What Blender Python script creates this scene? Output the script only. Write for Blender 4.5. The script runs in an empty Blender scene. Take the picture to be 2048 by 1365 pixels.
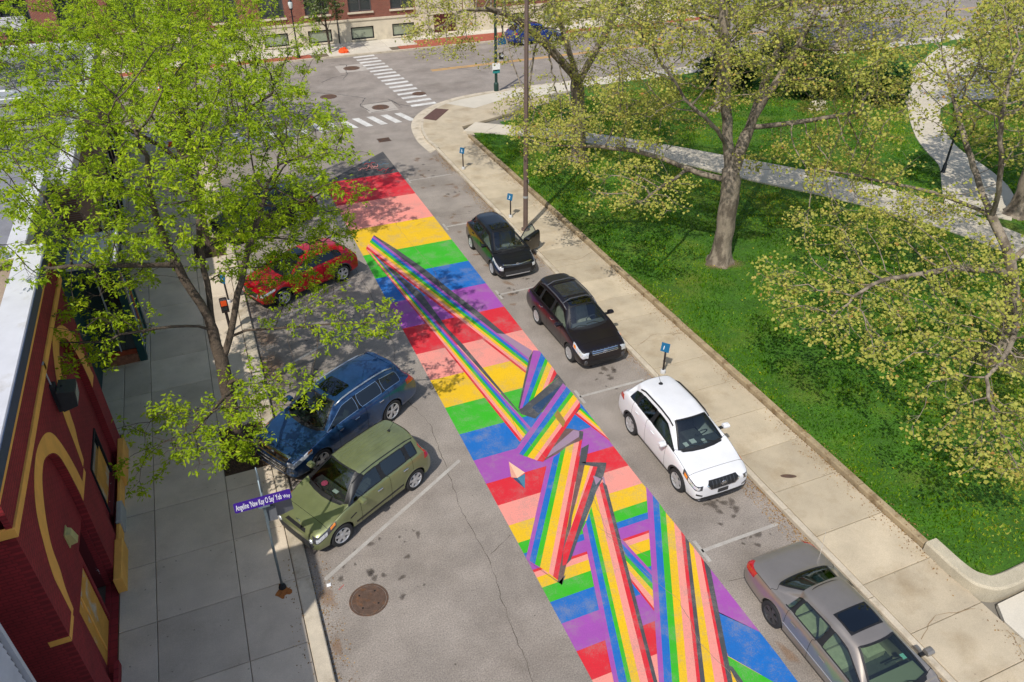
import bpy, bmesh, math, random
import numpy as np
from mathutils import Vector, Matrix
from mathutils.bvhtree import BVHTree

random.seed(7)
rng = np.random.default_rng(7)
S = bpy.context.scene
COL = S.collection
R = math.radians

# ------------------------------------------------------------------ camera
cam_data = bpy.data.cameras.new("camera")
cam = bpy.data.objects.new("camera", cam_data)
COL.objects.link(cam)
S.camera = cam
cam_data.sensor_width = 36.0
cam_data.lens = 1506.9 / 2048 * 36.0
cam_data.clip_start = 0.1
cam_data.clip_end = 2000
YAW, PITCH, ROLL = R(22.26), R(33.874), R(0.370)
_f = Vector((math.sin(YAW) * math.cos(PITCH), math.cos(YAW) * math.cos(PITCH), -math.sin(PITCH)))
_r0 = Vector((math.cos(YAW), -math.sin(YAW), 0))
_d0 = _f.cross(_r0)
_r = _r0 * math.cos(ROLL) + _d0 * math.sin(ROLL)
_u = -(-_r0 * math.sin(ROLL) + _d0 * math.cos(ROLL))
cam.matrix_world = Matrix(((_r.x, _u.x, -_f.x, 0), (_r.y, _u.y, -_f.y, 0), (_r.z, _u.z, -_f.z, 15.0), (0, 0, 0, 1)))

# ------------------------------------------------------------------ sky and sun
SUN_EL, SUN_AZ = 52.0, 226.0          # azimuth from +Y towards +X
world = bpy.data.worlds.new("World")
S.world = world
world.use_nodes = True
wn = world.node_tree
sky = wn.nodes.new("ShaderNodeTexSky")
sky.sky_type = 'NISHITA'
sky.sun_disc = False
sky.sun_elevation = R(SUN_EL)
sky.sun_rotation = R(SUN_AZ)
sky.air_density = 1.0
sky.dust_density = 1.5
sky.ozone_density = 1.0
bg = wn.nodes["Background"]
bg.inputs[1].default_value = 0.15
wn.links.new(sky.outputs[0], bg.inputs[0])
sun_d = bpy.data.lights.new("sun", 'SUN')
sun_d.energy = 3.9
sun_d.angle = R(0.53)
sun_d.color = (1.0, 0.955, 0.88)
sun = bpy.data.objects.new("sun", sun_d)
COL.objects.link(sun)
_sd = Vector((math.sin(R(SUN_AZ)) * math.cos(R(SUN_EL)), math.cos(R(SUN_AZ)) * math.cos(R(SUN_EL)), math.sin(R(SUN_EL))))
sun.rotation_euler = _sd.to_track_quat('Z', 'Y').to_euler()
sun.location = (-20, -20, 40)
S.view_settings.view_transform = 'Standard'
S.view_settings.look = 'None'
S.view_settings.exposure = 0.0
S.view_settings.gamma = 1.0
S.view_settings.use_curve_mapping = False
S.render.engine = 'CYCLES'
S.cycles.max_bounces = 5
S.cycles.diffuse_bounces = 2
S.cycles.glossy_bounces = 3
S.cycles.transmission_bounces = 4
S.cycles.transparent_max_bounces = 8
S.cycles.sample_clamp_indirect = 6.0
S.cycles.use_denoising = True
S.cycles.use_adaptive_sampling = True
S.cycles.adaptive_threshold = 0.02

# ------------------------------------------------------------------ materials
def srgb(r, g, b):
    def c(v):
        v /= 255.0
        return v / 12.92 if v <= 0.04045 else ((v + 0.055) / 1.055) ** 2.4
    return (c(r), c(g), c(b))

def _mix(nt, fac, a, b, blend='MIX'):
    m = nt.nodes.new("ShaderNodeMix")
    m.data_type = 'RGBA'
    m.blend_type = blend
    for sock, v in ((m.inputs[0], fac), (m.inputs[6], a), (m.inputs[7], b)):
        if hasattr(v, 'is_linked') or isinstance(v, bpy.types.NodeSocket):
            nt.links.new(v, sock)
        elif isinstance(v, (int, float)):
            sock.default_value = v
        else:
            sock.default_value = (*v, 1)
    return m.outputs[2]

def _noise(nt, vec, scale, detail=4, rough=0.6, stretch=None):
    if stretch:
        mp = nt.nodes.new("ShaderNodeMapping")
        mp.inputs['Scale'].default_value = stretch
        nt.links.new(vec, mp.inputs[0])
        vec = mp.outputs[0]
    n = nt.nodes.new("ShaderNodeTexNoise")
    n.inputs['Scale'].default_value = scale
    n.inputs['Detail'].default_value = detail
    n.inputs['Roughness'].default_value = rough
    nt.links.new(vec, n.inputs['Vector'])
    return n.outputs['Fac']

def _ramp(nt, fac, lo, hi, a=0.0, b=1.0):
    m = nt.nodes.new("ShaderNodeMapRange")
    m.inputs[1].default_value = lo
    m.inputs[2].default_value = hi
    m.inputs[3].default_value = a
    m.inputs[4].default_value = b
    nt.links.new(fac, m.inputs[0])
    return m.outputs[0]

def _coords(nt, kind='Position'):
    if kind == 'Position':
        g = nt.nodes.new("ShaderNodeNewGeometry")
        return g.outputs['Position']
    t = nt.nodes.new("ShaderNodeTexCoord")
    return t.outputs[kind]

MATS = {}
def M(name, color=(0.5, 0.5, 0.5), rough=0.6, metal=0.0, var=0.0, vscale=3.0, fine=0.0, fscale=60.0,
      bump=0.0, bscale=80.0, rand=0.0, coat=0.0, second=None, second_scale=1.0, second_lo=0.5, second_hi=0.65,
      spec=0.5, emit=None, coord='Position', stretch=None, bdist=0.01):
    """A Principled material with large and fine colour variation, optional second colour patches and bump."""
    if name in MATS:
        return MATS[name]
    m = bpy.data.materials.new(name)
    MATS[name] = m
    m.use_nodes = True
    nt = m.node_tree
    p = nt.nodes["Principled BSDF"]
    p.inputs['Roughness'].default_value = rough
    p.inputs['Metallic'].default_value = metal
    p.inputs['Specular IOR Level'].default_value = spec
    p.inputs['Coat Weight'].default_value = coat
    p.inputs['Coat Roughness'].default_value = 0.04
    col = None
    vec = _coords(nt, coord)
    if second is not None:
        n = _noise(nt, vec, second_scale, 6, 0.65, stretch)
        col = _mix(nt, _ramp(nt, n, second_lo, second_hi), color, second)
    if var:
        n = _noise(nt, vec, vscale, 5, 0.6)
        v = _ramp(nt, n, 0.3, 0.7, 1 - var, 1 + var)
        cc = nt.nodes.new("ShaderNodeCombineColor")
        for i in range(3):
            nt.links.new(v, cc.inputs[i])
        col = _mix(nt, 1.0, col if col is not None else color, cc.outputs[0], 'MULTIPLY')
    if fine:
        n = _noise(nt, vec, fscale, 2, 0.7)
        v = _ramp(nt, n, 0.25, 0.75, 1 - fine, 1 + fine)
        cc = nt.nodes.new("ShaderNodeCombineColor")
        for i in range(3):
            nt.links.new(v, cc.inputs[i])
        col = _mix(nt, 1.0, col if col is not None else color, cc.outputs[0], 'MULTIPLY')
    if rand:
        oi = nt.nodes.new("ShaderNodeObjectInfo")
        v = _ramp(nt, oi.outputs['Random'], 0, 1, 1 - rand, 1 + rand)
        cc = nt.nodes.new("ShaderNodeCombineColor")
        for i in range(3):
            nt.links.new(v, cc.inputs[i])
        col = _mix(nt, 1.0, col if col is not None else color, cc.outputs[0], 'MULTIPLY')
    if col is None:
        p.inputs['Base Color'].default_value = (*color, 1)
    else:
        nt.links.new(col, p.inputs['Base Color'])
    if bump:
        n = _noise(nt, vec, bscale, 3, 0.6)
        b = nt.nodes.new("ShaderNodeBump")
        b.inputs['Strength'].default_value = bump
        b.inputs['Distance'].default_value = bdist
        nt.links.new(n, b.inputs['Height'])
        nt.links.new(b.outputs[0], p.inputs['Normal'])
    if emit:
        p.inputs['Emission Color'].default_value = (*emit[0], 1)
        p.inputs['Emission Strength'].default_value = emit[1]
    return m

def glass_mat(name, tint=(0.25, 0.32, 0.30), refl=0.08):
    if name in MATS:
        return MATS[name]
    m = bpy.data.materials.new(name)
    MATS[name] = m
    m.use_nodes = True
    nt = m.node_tree
    nt.nodes.remove(nt.nodes["Principled BSDF"])
    out = nt.nodes["Material Output"]
    tr = nt.nodes.new("ShaderNodeBsdfTransparent")
    tr.inputs[0].default_value = (*tint, 1)
    gl = nt.nodes.new("ShaderNodeBsdfGlossy")
    gl.inputs['Roughness'].default_value = 0.02
    fr = nt.nodes.new("ShaderNodeFresnel")
    fr.inputs[0].default_value = 1.5
    ad = nt.nodes.new("ShaderNodeMath")
    ad.operation = 'ADD'
    ad.inputs[1].default_value = refl
    nt.links.new(fr.outputs[0], ad.inputs[0])
    mx = nt.nodes.new("ShaderNodeMixShader")
    nt.links.new(ad.outputs[0], mx.inputs[0])
    nt.links.new(tr.outputs[0], mx.inputs[1])
    nt.links.new(gl.outputs[0], mx.inputs[2])
    nt.links.new(mx.outputs[0], out.inputs[0])
    return m

# ------------------------------------------------------------------ objects
def tag(o, label=None, cat=None, group=None, kind=None):
    if label:
        o["label"] = label
    if cat:
        o["category"] = cat
    if group:
        o["group"] = group
    if kind:
        o["kind"] = kind
    return o

def link(name, me, mat=None, parent=None, smooth=False):
    o = bpy.data.objects.new(name, me)
    COL.objects.link(o)
    if mat is not None and not me.materials:
        me.materials.append(mat)
    if parent is not None:
        o.parent = parent
    if smooth:
        me.shade_smooth()
    return o

def empty(name, loc=(0, 0, 0), rz=0.0):
    o = bpy.data.objects.new(name, None)
    COL.objects.link(o)
    o.location = loc
    o.rotation_euler = (0, 0, rz)
    o.empty_display_size = 0.3
    return o

def copy_tree(o, parent=None):
    c = o.copy()
    COL.objects.link(c)
    c.parent = parent
    for ch in list(o.children):
        copy_tree(ch, c)
    return c

class MB:
    """Collects vertices and faces for one mesh."""
    def __init__(s):
        s.v, s.f, s.m = [], [], []
    def add(s, vs, fs, mi=0):
        n = len(s.v)
        s.v += [tuple(v) for v in vs]
        s.f += [tuple(i + n for i in f) for f in fs]
        s.m += [mi] * len(fs)
        return s
    def box(s, x0, x1, y0, y1, z0, z1, mi=0):
        vs = [(x, y, z) for z in (z0, z1) for y in (y0, y1) for x in (x0, x1)]
        return s.add(vs, [(0, 2, 3, 1), (4, 5, 7, 6), (0, 1, 5, 4), (2, 6, 7, 3), (0, 4, 6, 2), (1, 3, 7, 5)], mi)
    def bbox(s, x0, x1, y0, y1, z0, z1, b=0.02, mi=0):
        """box with chamfered top edges"""
        lo = [(x0, y0, z0), (x1, y0, z0), (x1, y1, z0), (x0, y1, z0)]
        md = [(x, y, z1 - b) for x, y, _ in lo]
        tp = [(x0 + b, y0 + b, z1), (x1 - b, y0 + b, z1), (x1 - b, y1 - b, z1), (x0 + b, y1 - b, z1)]
        fs = [(3, 2, 1, 0), (8, 9, 10, 11)]
        for i in range(4):
            j = (i + 1) % 4
            fs += [(i, j, 4 + j, 4 + i), (4 + i, 4 + j, 8 + j, 8 + i)]
        return s.add(lo + md + tp, fs, mi)
    def prism(s, poly, z0, z1, mi=0):
        n = len(poly)
        a = sum(poly[i][0] * poly[(i + 1) % n][1] - poly[(i + 1) % n][0] * poly[i][1] for i in range(n))
        if a < 0:
            poly = poly[::-1]
        vs = [(x, y, z0) for x, y in poly] + [(x, y, z1) for x, y in poly]
        fs = [tuple(range(n - 1, -1, -1)), tuple(range(n, 2 * n))]
        fs += [(i, (i + 1) % n, n + (i + 1) % n, n + i) for i in range(n)]
        return s.add(vs, fs, mi)
    def poly(s, poly, z, mi=0):
        n = len(poly)
        a = sum(poly[i][0] * poly[(i + 1) % n][1] - poly[(i + 1) % n][0] * poly[i][1] for i in range(n))
        if a < 0:
            poly = poly[::-1]
        return s.add([(x, y, z) for x, y in poly], [tuple(range(n))], mi)
    def tube(s, pts, rad, sides=8, cap=True, mi=0):
        pts = [Vector(p) for p in pts]
        n = len(pts)
        rad = rad if isinstance(rad, (list, tuple)) else [rad] * n
        vs, fs = [], []
        ref = Vector((0, 0, 1))
        for i, p in enumerate(pts):
            t = (pts[min(i + 1, n - 1)] - pts[max(i - 1, 0)]).normalized()
            if abs(t.dot(ref)) > 0.95:
                ref = Vector((1, 0, 0))
            a = t.cross(ref).normalized()
            b = t.cross(a)
            ref = -b if False else ref
            for k in range(sides):
                an = 2 * math.pi * k / sides
                vs.append(p + (a * math.cos(an) + b * math.sin(an)) * rad[i])
        for i in range(n - 1):
            for k in range(sides):
                k2 = (k + 1) % sides
                fs.append((i * sides + k, i * sides + k2, (i + 1) * sides + k2, (i + 1) * sides + k))
        if cap:
            fs.append(tuple(range(sides - 1, -1, -1)))
            fs.append(tuple(range((n - 1) * sides, n * sides)))
        return s.add(vs, fs, mi)
    def lathe(s, prof, sides=24, center=(0, 0, 0), axis='z', mi=0):
        vs, fs = [], []
        cx, cy, cz = center
        for r, h in prof:
            for k in range(sides):
                a = 2 * math.pi * k / sides
                c, d = r * math.cos(a), r * math.sin(a)
                vs.append((cx + c, cy + d, cz + h) if axis == 'z' else ((cx + h, cy + c, cz + d) if axis == 'x' else (cx + c, cy + h, cz + d)))
        for i in range(len(prof) - 1):
            for k in range(sides):
                k2 = (k + 1) % sides
                fs.append((i * sides + k, i * sides + k2, (i + 1) * sides + k2, (i + 1) * sides + k))
        return s.add(vs, fs, mi)
    def ribbon(s, pts, w, z, mi=0):
        pts = [Vector((p[0], p[1])) for p in pts]
        n = len(pts)
        vs = []
        for i, p in enumerate(pts):
            t = (pts[min(i + 1, n - 1)] - pts[max(i - 1, 0)]).normalized()
            nn = Vector((-t.y, t.x)) * (w[i] if isinstance(w, (list, tuple)) else w) / 2
            vs += [(p.x + nn.x, p.y + nn.y, z), (p.x - nn.x, p.y - nn.y, z)]
        return s.add(vs, [(2 * i, 2 * i + 1, 2 * i + 3, 2 * i + 2) for i in range(n - 1)], mi)
    def mesh(s, name="mesh"):
        me = bpy.data.meshes.new(name)
        me.from_pydata(s.v, [], s.f)
        if any(s.m):
            me.polygons.foreach_set("material_index", s.m)
        me.update()
        return me
    def build(s, name, mat=None, parent=None, smooth=False, fix=True):
        me = s.mesh(name)
        if fix:
            b = bmesh.new()
            b.from_mesh(me)
            bmesh.ops.recalc_face_normals(b, faces=b.faces)
            b.to_mesh(me)
            b.free()
        if isinstance(mat, (list, tuple)):
            for q in mat:
                me.materials.append(q)
            mat = None
        return link(name, me, mat, parent, smooth)

def catmull(pts, n):
    out = []
    P = [np.array(p, float) for p in pts]
    P = [2 * P[0] - P[1]] + P + [2 * P[-1] - P[-2]]
    for i in range(1, len(P) - 2):
        for k in range(n):
            t = k / n
            a, b, c, d = P[i - 1], P[i], P[i + 1], P[i + 2]
            out.append(0.5 * ((2 * b) + (c - a) * t + (2 * a - 5 * b + 4 * c - d) * t * t + (3 * b - a - 3 * c + d) * t ** 3))
    out.append(P[-2])
    return [tuple(p) for p in out]
# ------------------------------------------------------------------ ground, streets, pavements
ASPHALT = M("asphalt", srgb(144, 135, 126), 0.9, var=0.17, vscale=0.8, fine=0.40, fscale=30, bump=0.35, bscale=110,
            second=srgb(126, 117, 108), second_scale=0.35, second_lo=0.45, second_hi=0.68)
CONC_R = M("tan_concrete", srgb(180, 166, 142), 0.9, var=0.13, vscale=1.1, fine=0.13, fscale=45, bump=0.2, bscale=120, rand=0.11,
           second=srgb(160, 143, 116), second_scale=0.9, second_lo=0.5, second_hi=0.75)
CONC_L = M("grey_concrete", srgb(202, 187, 166), 0.9, var=0.10, vscale=1.3, fine=0.12, fscale=45, bump=0.2, bscale=120, rand=0.11,
           second=srgb(186, 171, 150), second_scale=0.9, second_lo=0.5, second_hi=0.75)
CONC_W = M("pale_concrete", srgb(198, 190, 174), 0.9, var=0.07, vscale=1.0, fine=0.10, fscale=45, bump=0.2, rand=0.04)
KERB = M("kerb_concrete", srgb(190, 178, 158), 0.9, var=0.14, vscale=2.5, fine=0.15, fscale=50, bump=0.25, rand=0.06,
         second=srgb(160, 146, 124), second_scale=1.6, second_lo=0.5, second_hi=0.7)
DIRT = M("dirt", srgb(84, 66, 50), 0.95, var=0.25, vscale=6, fine=0.4, fscale=60, bump=0.6, bscale=60, bdist=0.03)
WHITEPAINT = None

def struct(o, label, cat):
    return tag(o, label, cat, kind='structure')

g = MB().poly([(-600, -600), (700, -600), (700, 900), (-600, 900)], -0.06).build("ground", M("far_ground", srgb(120, 115, 105), 0.95, var=0.2, vscale=0.2))
struct(g, "grey bare ground stretching away beneath the whole block", "ground")

XL, XR = 0.0, 11.95        # kerb faces of the painted street
YN, YF = 50.3, 64.5        # near and far kerb of the cross street
st = MB().poly([(XL - 0.03, -40), (XR + 0.03, -40), (XR + 0.03, 44), (XR + 6, YN), (XL - 6, YN), (XL - 0.03, 44)], 0.0)
o = st.build("street", ASPHALT)
struct(o, "worn grey asphalt street carrying the rainbow mural between parked cars", "street")
o = MB().poly([(-120, YN), (160, YN), (160, YF + 0.03), (-120, YF + 0.03)], 0.0).build("cross_street", ASPHALT)
struct(o, "grey asphalt cross street in front of the brick building", "street")

def slab_set(root, rects, z, mat, name="slab", gap=0.007, depth=0.16):
    """paving slabs: each one an object, alike sizes share a mesh"""
    cache = {}
    for (x0, x1, y0, y1) in rects:
        key = (round(x1 - x0, 2), round(y1 - y0, 2))
        if key not in cache:
            w, d = (x1 - x0) / 2 - gap, (y1 - y0) / 2 - gap
            me = MB().bbox(-w, w, -d, d, -depth, 0, 0.012).mesh(name)
            me.materials.append(mat)
            cache[key] = me
        s = link(name, cache[key], None, root)
        s.location = ((x0 + x1) / 2, (y0 + y1) / 2, z + random.uniform(-0.004, 0.004))
        s.rotation_euler = (random.uniform(-.002, .002), random.uniform(-.002, .002), 0)

BED = M("joint_bed", srgb(104, 92, 76), 0.95, var=0.2, vscale=4, fine=0.3)
# right sidewalk
rs = MB().poly([(12.11, -30), (14.32, -30), (14.32, 41.0), (12.11, 41.0)], 0.09).build("sidewalk_right", BED)
struct(rs, "tan concrete sidewalk between the parked cars and the lawn", "sidewalk")
ys = [4.75, 6.18, 7.62, 9.23, 10.89, 12.45]
while ys[-1] < 40:
    ys.append(ys[-1] + 1.55)
ys = [ys[0] - 1.5 * k for k in range(6, 0, -1)] + ys
slab_set(rs, [(12.125, 14.30, a, b) for a, b in zip(ys[:-1], ys[1:])], 0.13, CONC_R)
# left sidewalk
ls = MB().poly([(-0.34, -30), (-9.5, -30), (-9.5, 48.5), (-0.34, 48.5)], 0.09).build("sidewalk_left", BED)
struct(ls, "grey shaded concrete sidewalk along the red building", "sidewalk")
rects = []
y = 3.77
pits = [(-1.62, -0.36, 17.35, 19.45), (-1.62, -0.36, 31.4, 33.4), (-1.62, -0.36, 45.0, 46.8)]
while y < 48:
    y1 = y + 1.853
    for x0, x1 in ((-1.62, -0.36), (-3.47, -1.62), (-4.28, -3.47), (-6.2, -4.28)):
        if x0 < -5 and y < 19.5:
            continue
        hit = [p for p in pits if x0 > -1.7 and p[2] < y1 and p[3] > y]
        if hit:
            p = hit[0]
            if p[2] > y + 0.1:
                rects.append((x0, x1, y, p[2]))
            if p[3] < y1 - 0.1:
                rects.append((x0, x1, p[3], y1))
        else:
            rects.append((x0, x1, y, y1))
    y = y1
slab_set(ls, rects, 0.13, CONC_L)
for p in pits:
    b = MB()
    nx, ny = 10, 14
    vs = [(p[0] + (p[1] - p[0]) * i / nx, p[2] + (p[3] - p[2]) * j / ny,
           0.10 + 0.05 * math.sin(math.pi * i / nx) * math.sin(math.pi * j / ny) + random.uniform(-.012, .012)) for j in range(ny + 1) for i in range(nx + 1)]
    b.add(vs, [(j * (nx + 1) + i, j * (nx + 1) + i + 1, (j + 1) * (nx + 1) + i + 1, (j + 1) * (nx + 1) + i) for j in range(ny) for i in range(nx)])
    b.build("tree_pit", DIRT, ls)
# kerbs
def kerb_run(name, label, x0, x1, y0, y1, step, face):
    root = MB().box(min(x0, x1) + 0.01, max(x0, x1) - 0.01, y0, y1, -0.05, 0.10).build(name, BED)
    struct(root, label, "kerb")
    n = int((y1 - y0) / step)
    me = MB().bbox(-(abs(x1 - x0)) / 2, abs(x1 - x0) / 2, -step / 2 + 0.006, step / 2 - 0.006, -0.15, 0, 0.022).mesh("kerb_stone")
    me.materials.append(KERB)
    for i in range(n):
        s = link("kerb_stone", me, None, root)
        s.location = ((x0 + x1) / 2, y0 + step * (i + .5), 0.132 + random.uniform(-.004, .004))
    return root
kerb_run("kerb_left", "pale concrete kerb along the shaded left sidewalk", -0.35, XL, -20, 46, 3.0, 1)
kerb_run("kerb_right", "pale concrete kerb beside the line of parallel parked cars", XR, 12.12, -20, 40.6, 3.03, -1)

# rounded corner on the right with its gutter apron
cor = catmull([(12.0, 40.6), (11.93, 42.6), (12.45, 45.2), (13.7, 47.4), (15.6, 48.9), (18.0, 49.75), (22, 50.05)], 8)
gut = catmull([(11.5, 40.2), (11.42, 42.7), (11.98, 45.7), (13.36, 48.0), (15.45, 49.6), (18.0, 50.4), (22, 50.65)], 8)
b = MB()
vs = [(x, y, 0.012) for x, y in gut] + [(x, y, 0.012) for x, y in cor]
n = len(cor)
b.add(vs, [(i, i + 1, n + i + 1, n + i) for i in range(n - 1)])
o = b.build("gutter_apron", KERB)
struct(o, "pale curved concrete gutter apron around the street corner", "gutter")
b = MB()
cin = [(x + 0.16 * nx_, y + 0.16 * ny_) for (x, y), (nx_, ny_) in zip(cor, [(1, -.0)] * 1 + [tuple(np.array([(cor[i + 1][1] - cor[i - 1][1]), -(cor[i + 1][0] - cor[i - 1][0])]) / max(1e-6, math.hypot(cor[i + 1][0] - cor[i - 1][0], cor[i + 1][1] - cor[i - 1][1]))) for i in range(1, n - 1)] + [(0, -1)])]
for z0, z1 in ((-0.05, 0.135),):
    vs = [(x, y, z0) for x, y in cor] + [(x, y, z1) for x, y in cor] + [(x, y, z1) for x, y in cin] + [(x, y, z0) for x, y in cin]
    fs = []
    for i in range(n - 1):
        fs += [(i, i + 1, n + i + 1, n + i), (n + i, n + i + 1, 2 * n + i + 1, 2 * n + i), (2 * n + i, 2 * n + i + 1, 3 * n + i + 1, 3 * n + i)]
    b.add(vs, fs)
o = b.build("kerb_corner", KERB)
struct(o, "curved concrete kerb rounding the street corner", "kerb")
# corner paving
b = MB().prism([p for p in cin] + [(22, 46.2), (14.6, 43.6), (14.32, 41.2), (14.32, 40.0), (12.16, 40.0)], -0.02, 0.122)
o = b.build("corner_paving", CONC_R)
struct(o, "tan concrete paving at the street corner", "pavement")
o = MB().poly([(15.2, 48.55), (16.4, 49.05), (19.4, 49.7), (19.6, 48.2), (16.6, 46.8)], 0.132).build("corner_ramp", CONC_W)
struct(o, "bright new concrete ramp at the rounded street corner", "ramp")
TACT = M("tactile_iron", srgb(92, 66, 58), 0.75, var=0.15, vscale=5, fine=0.2)
def tactile(pts, z, label):
    root = MB().prism(pts, z, z + 0.012).build("tactile_plate", TACT)
    tag(root, label, "tactile plate")
    p = [np.array(q) for q in pts]
    d = MB()
    for i in range(16):
        for j in range(6):
            u, v = (i + .5) / 16, (j + .5) / 6
            q = (p[0] * (1 - u) + p[3] * u) * (1 - v) + (p[1] * (1 - u) + p[2] * u) * v
            d.lathe([(0.035, 0), (0.03, 0.008), (0.0, 0.009)], 6, (q[0], q[1], z + 0.012))
    e = d.build("dome_studs", TACT, root)
    e["kind"] = "stuff"
tactile([(12.85, 46.05), (13.5, 45.35), (14.95, 47.2), (14.25, 47.75)], 0.131, "brown iron tactile plate set in the rounded corner")
# far pavement
fp = MB().poly([(-60, YF + .2), (70, YF + .2), (70, 69.05), (-60, 69.05)], 0.09).build("sidewalk_far", BED)
struct(fp, "pale concrete sidewalk at the foot of the brick building", "sidewalk")
rects, bricks = [], []
for i in range(-14, 28):
    x0 = i * 1.75 + 0.1
    for (y0, y1) in ((65.95, 67.5), (67.5, 69.0)):
        rects.append((x0, x0 + 1.75, y0, y1))
    if x0 > 9.2 and x0 < 15.6:
        rects.append((x0, x0 + 1.75, 64.75, 65.95))
slab_set(fp, rects, 0.13, CONC_W, gap=0.012)
BRICKP = M("brick_paving", srgb(158, 84, 62), 0.9, var=0.2, vscale=5, fine=0.3, fscale=18)
for (x0, x1, y1) in ((-14, 9.2, 65.9), (16.6, 50, 65.9), (18.4, 29, 67.4)):
    o = MB().box(x0, x1, 64.75, y1, 0.06, 0.137 if y1 < 66 else 0.146).build("brick_strip", BRICKP, fp)
kb = MB().box(-60, 70, YF, YF + .24, -0.05, 0.13).build("kerb_far", KERB)
struct(kb, "concrete kerb along the far side of the cross street", "kerb")
nk = MB().box(22, 90, 50.05, 50.3, -0.05, 0.13).build("kerb_park", KERB)
struct(nk, "concrete kerb between the cross street and the park", "kerb")
# left block corner paving
o = MB().prism([(-0.34, 46.0), (-0.6, 48.0), (-2.4, 49.9), (-4, 50.2), (-60, 50.2), (-60, 47.7), (-9, 47.7), (-6.2, 47.7), (-0.36, 47.7)], -0.02, 0.126).build("pavement_left_corner", CONC_W)
struct(o, "pale concrete paving at the corner under the leafy street trees", "pavement")

# ------------------------------------------------------------------ park: lawn, paths, edging
LAWN_M = M("lawn", srgb(62, 106, 12), 0.95, var=0.3, vscale=0.9, fine=0.5, fscale=26, bump=0.8, bscale=45, bdist=0.05,
           second=srgb(88, 100, 24), second_scale=0.45, second_lo=0.5, second_hi=0.72)
PATHM = M("path_concrete", srgb(196, 186, 168), 0.9, var=0.1, vscale=0.8, fine=0.12, fscale=40, bump=0.2)
LZ = 0.24
gx0, gx1, gy0, gy1 = 14.5, 78.0, 6.42, 48.4
def lawn_z(x, y):
    t = min(1, max(0, (y - 35 - max(0, x - 14.5) * .5) / 6.5))
    return LZ - 0.09 * t * t * (3 - 2 * t) + (0.05 * math.sin(x * .35) * math.cos(y * .3) + 0.02 * math.sin(x * 1.3 + y)) * min(1, max(0, x - gx0) / 3) * (1 - .7 * t)
nx, ny = 90, 60
vs = []
for j in range(ny + 1):
    for i in range(nx + 1):
        x = gx0 + (gx1 - gx0) * (i / nx) ** 1.4
        y = gy0 + (gy1 - gy0) * j / ny
        z = lawn_z(x, y)
        # the corner by the rounded pavement is cut away
        vs.append((x, y, z))
fs = []
for j in range(ny):
    for i in range(nx):
        q = (j * (nx + 1) + i, j * (nx + 1) + i + 1, (j + 1) * (nx + 1) + i + 1, (j + 1) * (nx + 1) + i)
        cx = sum(vs[k][0] for k in q) / 4
        cy = sum(vs[k][1] for k in q) / 4
        if cy > 41.6 + max(0.0, (cx - 14.5)) * 0.62 and cx < 26:
            continue
        fs.append(q)
lawn = MB().add(vs, fs).build("lawn", LAWN_M, smooth=True)
struct(lawn, "bright green park lawn under the tall sycamore trees", "lawn")
LAWNV, LAWNNX = vs, nx
def path(name, label, left, right, lift=0.045):
    L, Rr = catmull(left, 6), catmull(right, 6)
    n = min(len(L), len(Rr))
    root = empty(name, (0, 0, 0))
    struct(root, label, "path")
    # split into slabs along its length
    k = 2
    for s in range(0, n - 1, k):
        e = min(n - 1, s + k)
        a, b_, c, d = np.array(L[s]), np.array(L[e]), np.array(Rr[e]), np.array(Rr[s])
        m = (a + b_ + c + d) / 4
        pts = [tuple(m + (q - m) * (1 - 0.012 / max(0.3, np.linalg.norm(q - m)))) for q in (a, b_, c, d)]
        zz = [max(lawn_z(q[0], q[1]), lawn_z(m[0], m[1]) - .02) + lift for q in pts]
        MB().add([(x, y, w - .2) for (x, y), w in zip(pts, zz)] + [(x, y, w) for (x, y), w in zip(pts, zz)],
                 [(0, 1, 2, 3), (4, 5, 6, 7), (0, 1, 5, 4), (1, 2, 6, 5), (2, 3, 7, 6), (3, 0, 4, 7)]).build("slab", PATHM, root)
    return root
path("park_path", "pale concrete path crossing the lawn behind the big sycamore",
     [(14.35, 42.6), (17.5, 40.1), (20.6, 36.9), (22.5, 34.0), (24.0, 31.5), (25.6, 28.6), (27.6, 25.6), (29.3, 22.1), (30.1, 18.6), (30.6, 13), (30.8, 6)],
     [(15.6, 43.9), (19.0, 41.0), (22.0, 38.0), (24.6, 35.0), (26.6, 32.2), (28.4, 29.6), (30.2, 26.8), (31.8, 23.2), (32.4, 18.8), (32.8, 13), (33, 6)])
path("park_path", "winding pale concrete path rising past the black park lamps at right",
     [(31.6, 22.9), (34.0, 25.3), (35.8, 27.1), (37.0, 29.2), (39.1, 32.0), (42.2, 35.4), (45, 38.5), (50, 42.5), (58, 47)],
     [(33.2, 20.6), (35.8, 22.6), (37.5, 25.2), (38.6, 28.0), (40.7, 31.0), (44.0, 34.4), (47.2, 35.6), (53, 38.8), (60, 44)], 0.049)
o = MB().prism([(46.5, 35.0), (49, 40.8), (53, 41), (62, 38), (64, 33), (54, 33.5)], LZ - 0.1, LZ + 0.074).build("park_plaza", PATHM)
struct(o, "pale paved open area in the park where the bicycle stands", "pavement")
o = MB().prism([(19.8, 47.5), (27, 48.35), (80, 48.35), (80, 50.06), (22, 50.06), (19.5, 49.6)], -0.02, 0.131).build("sidewalk_park", CONC_W)
struct(o, "pale sidewalk between the park lawn and the cross street", "sidewalk")
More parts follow.
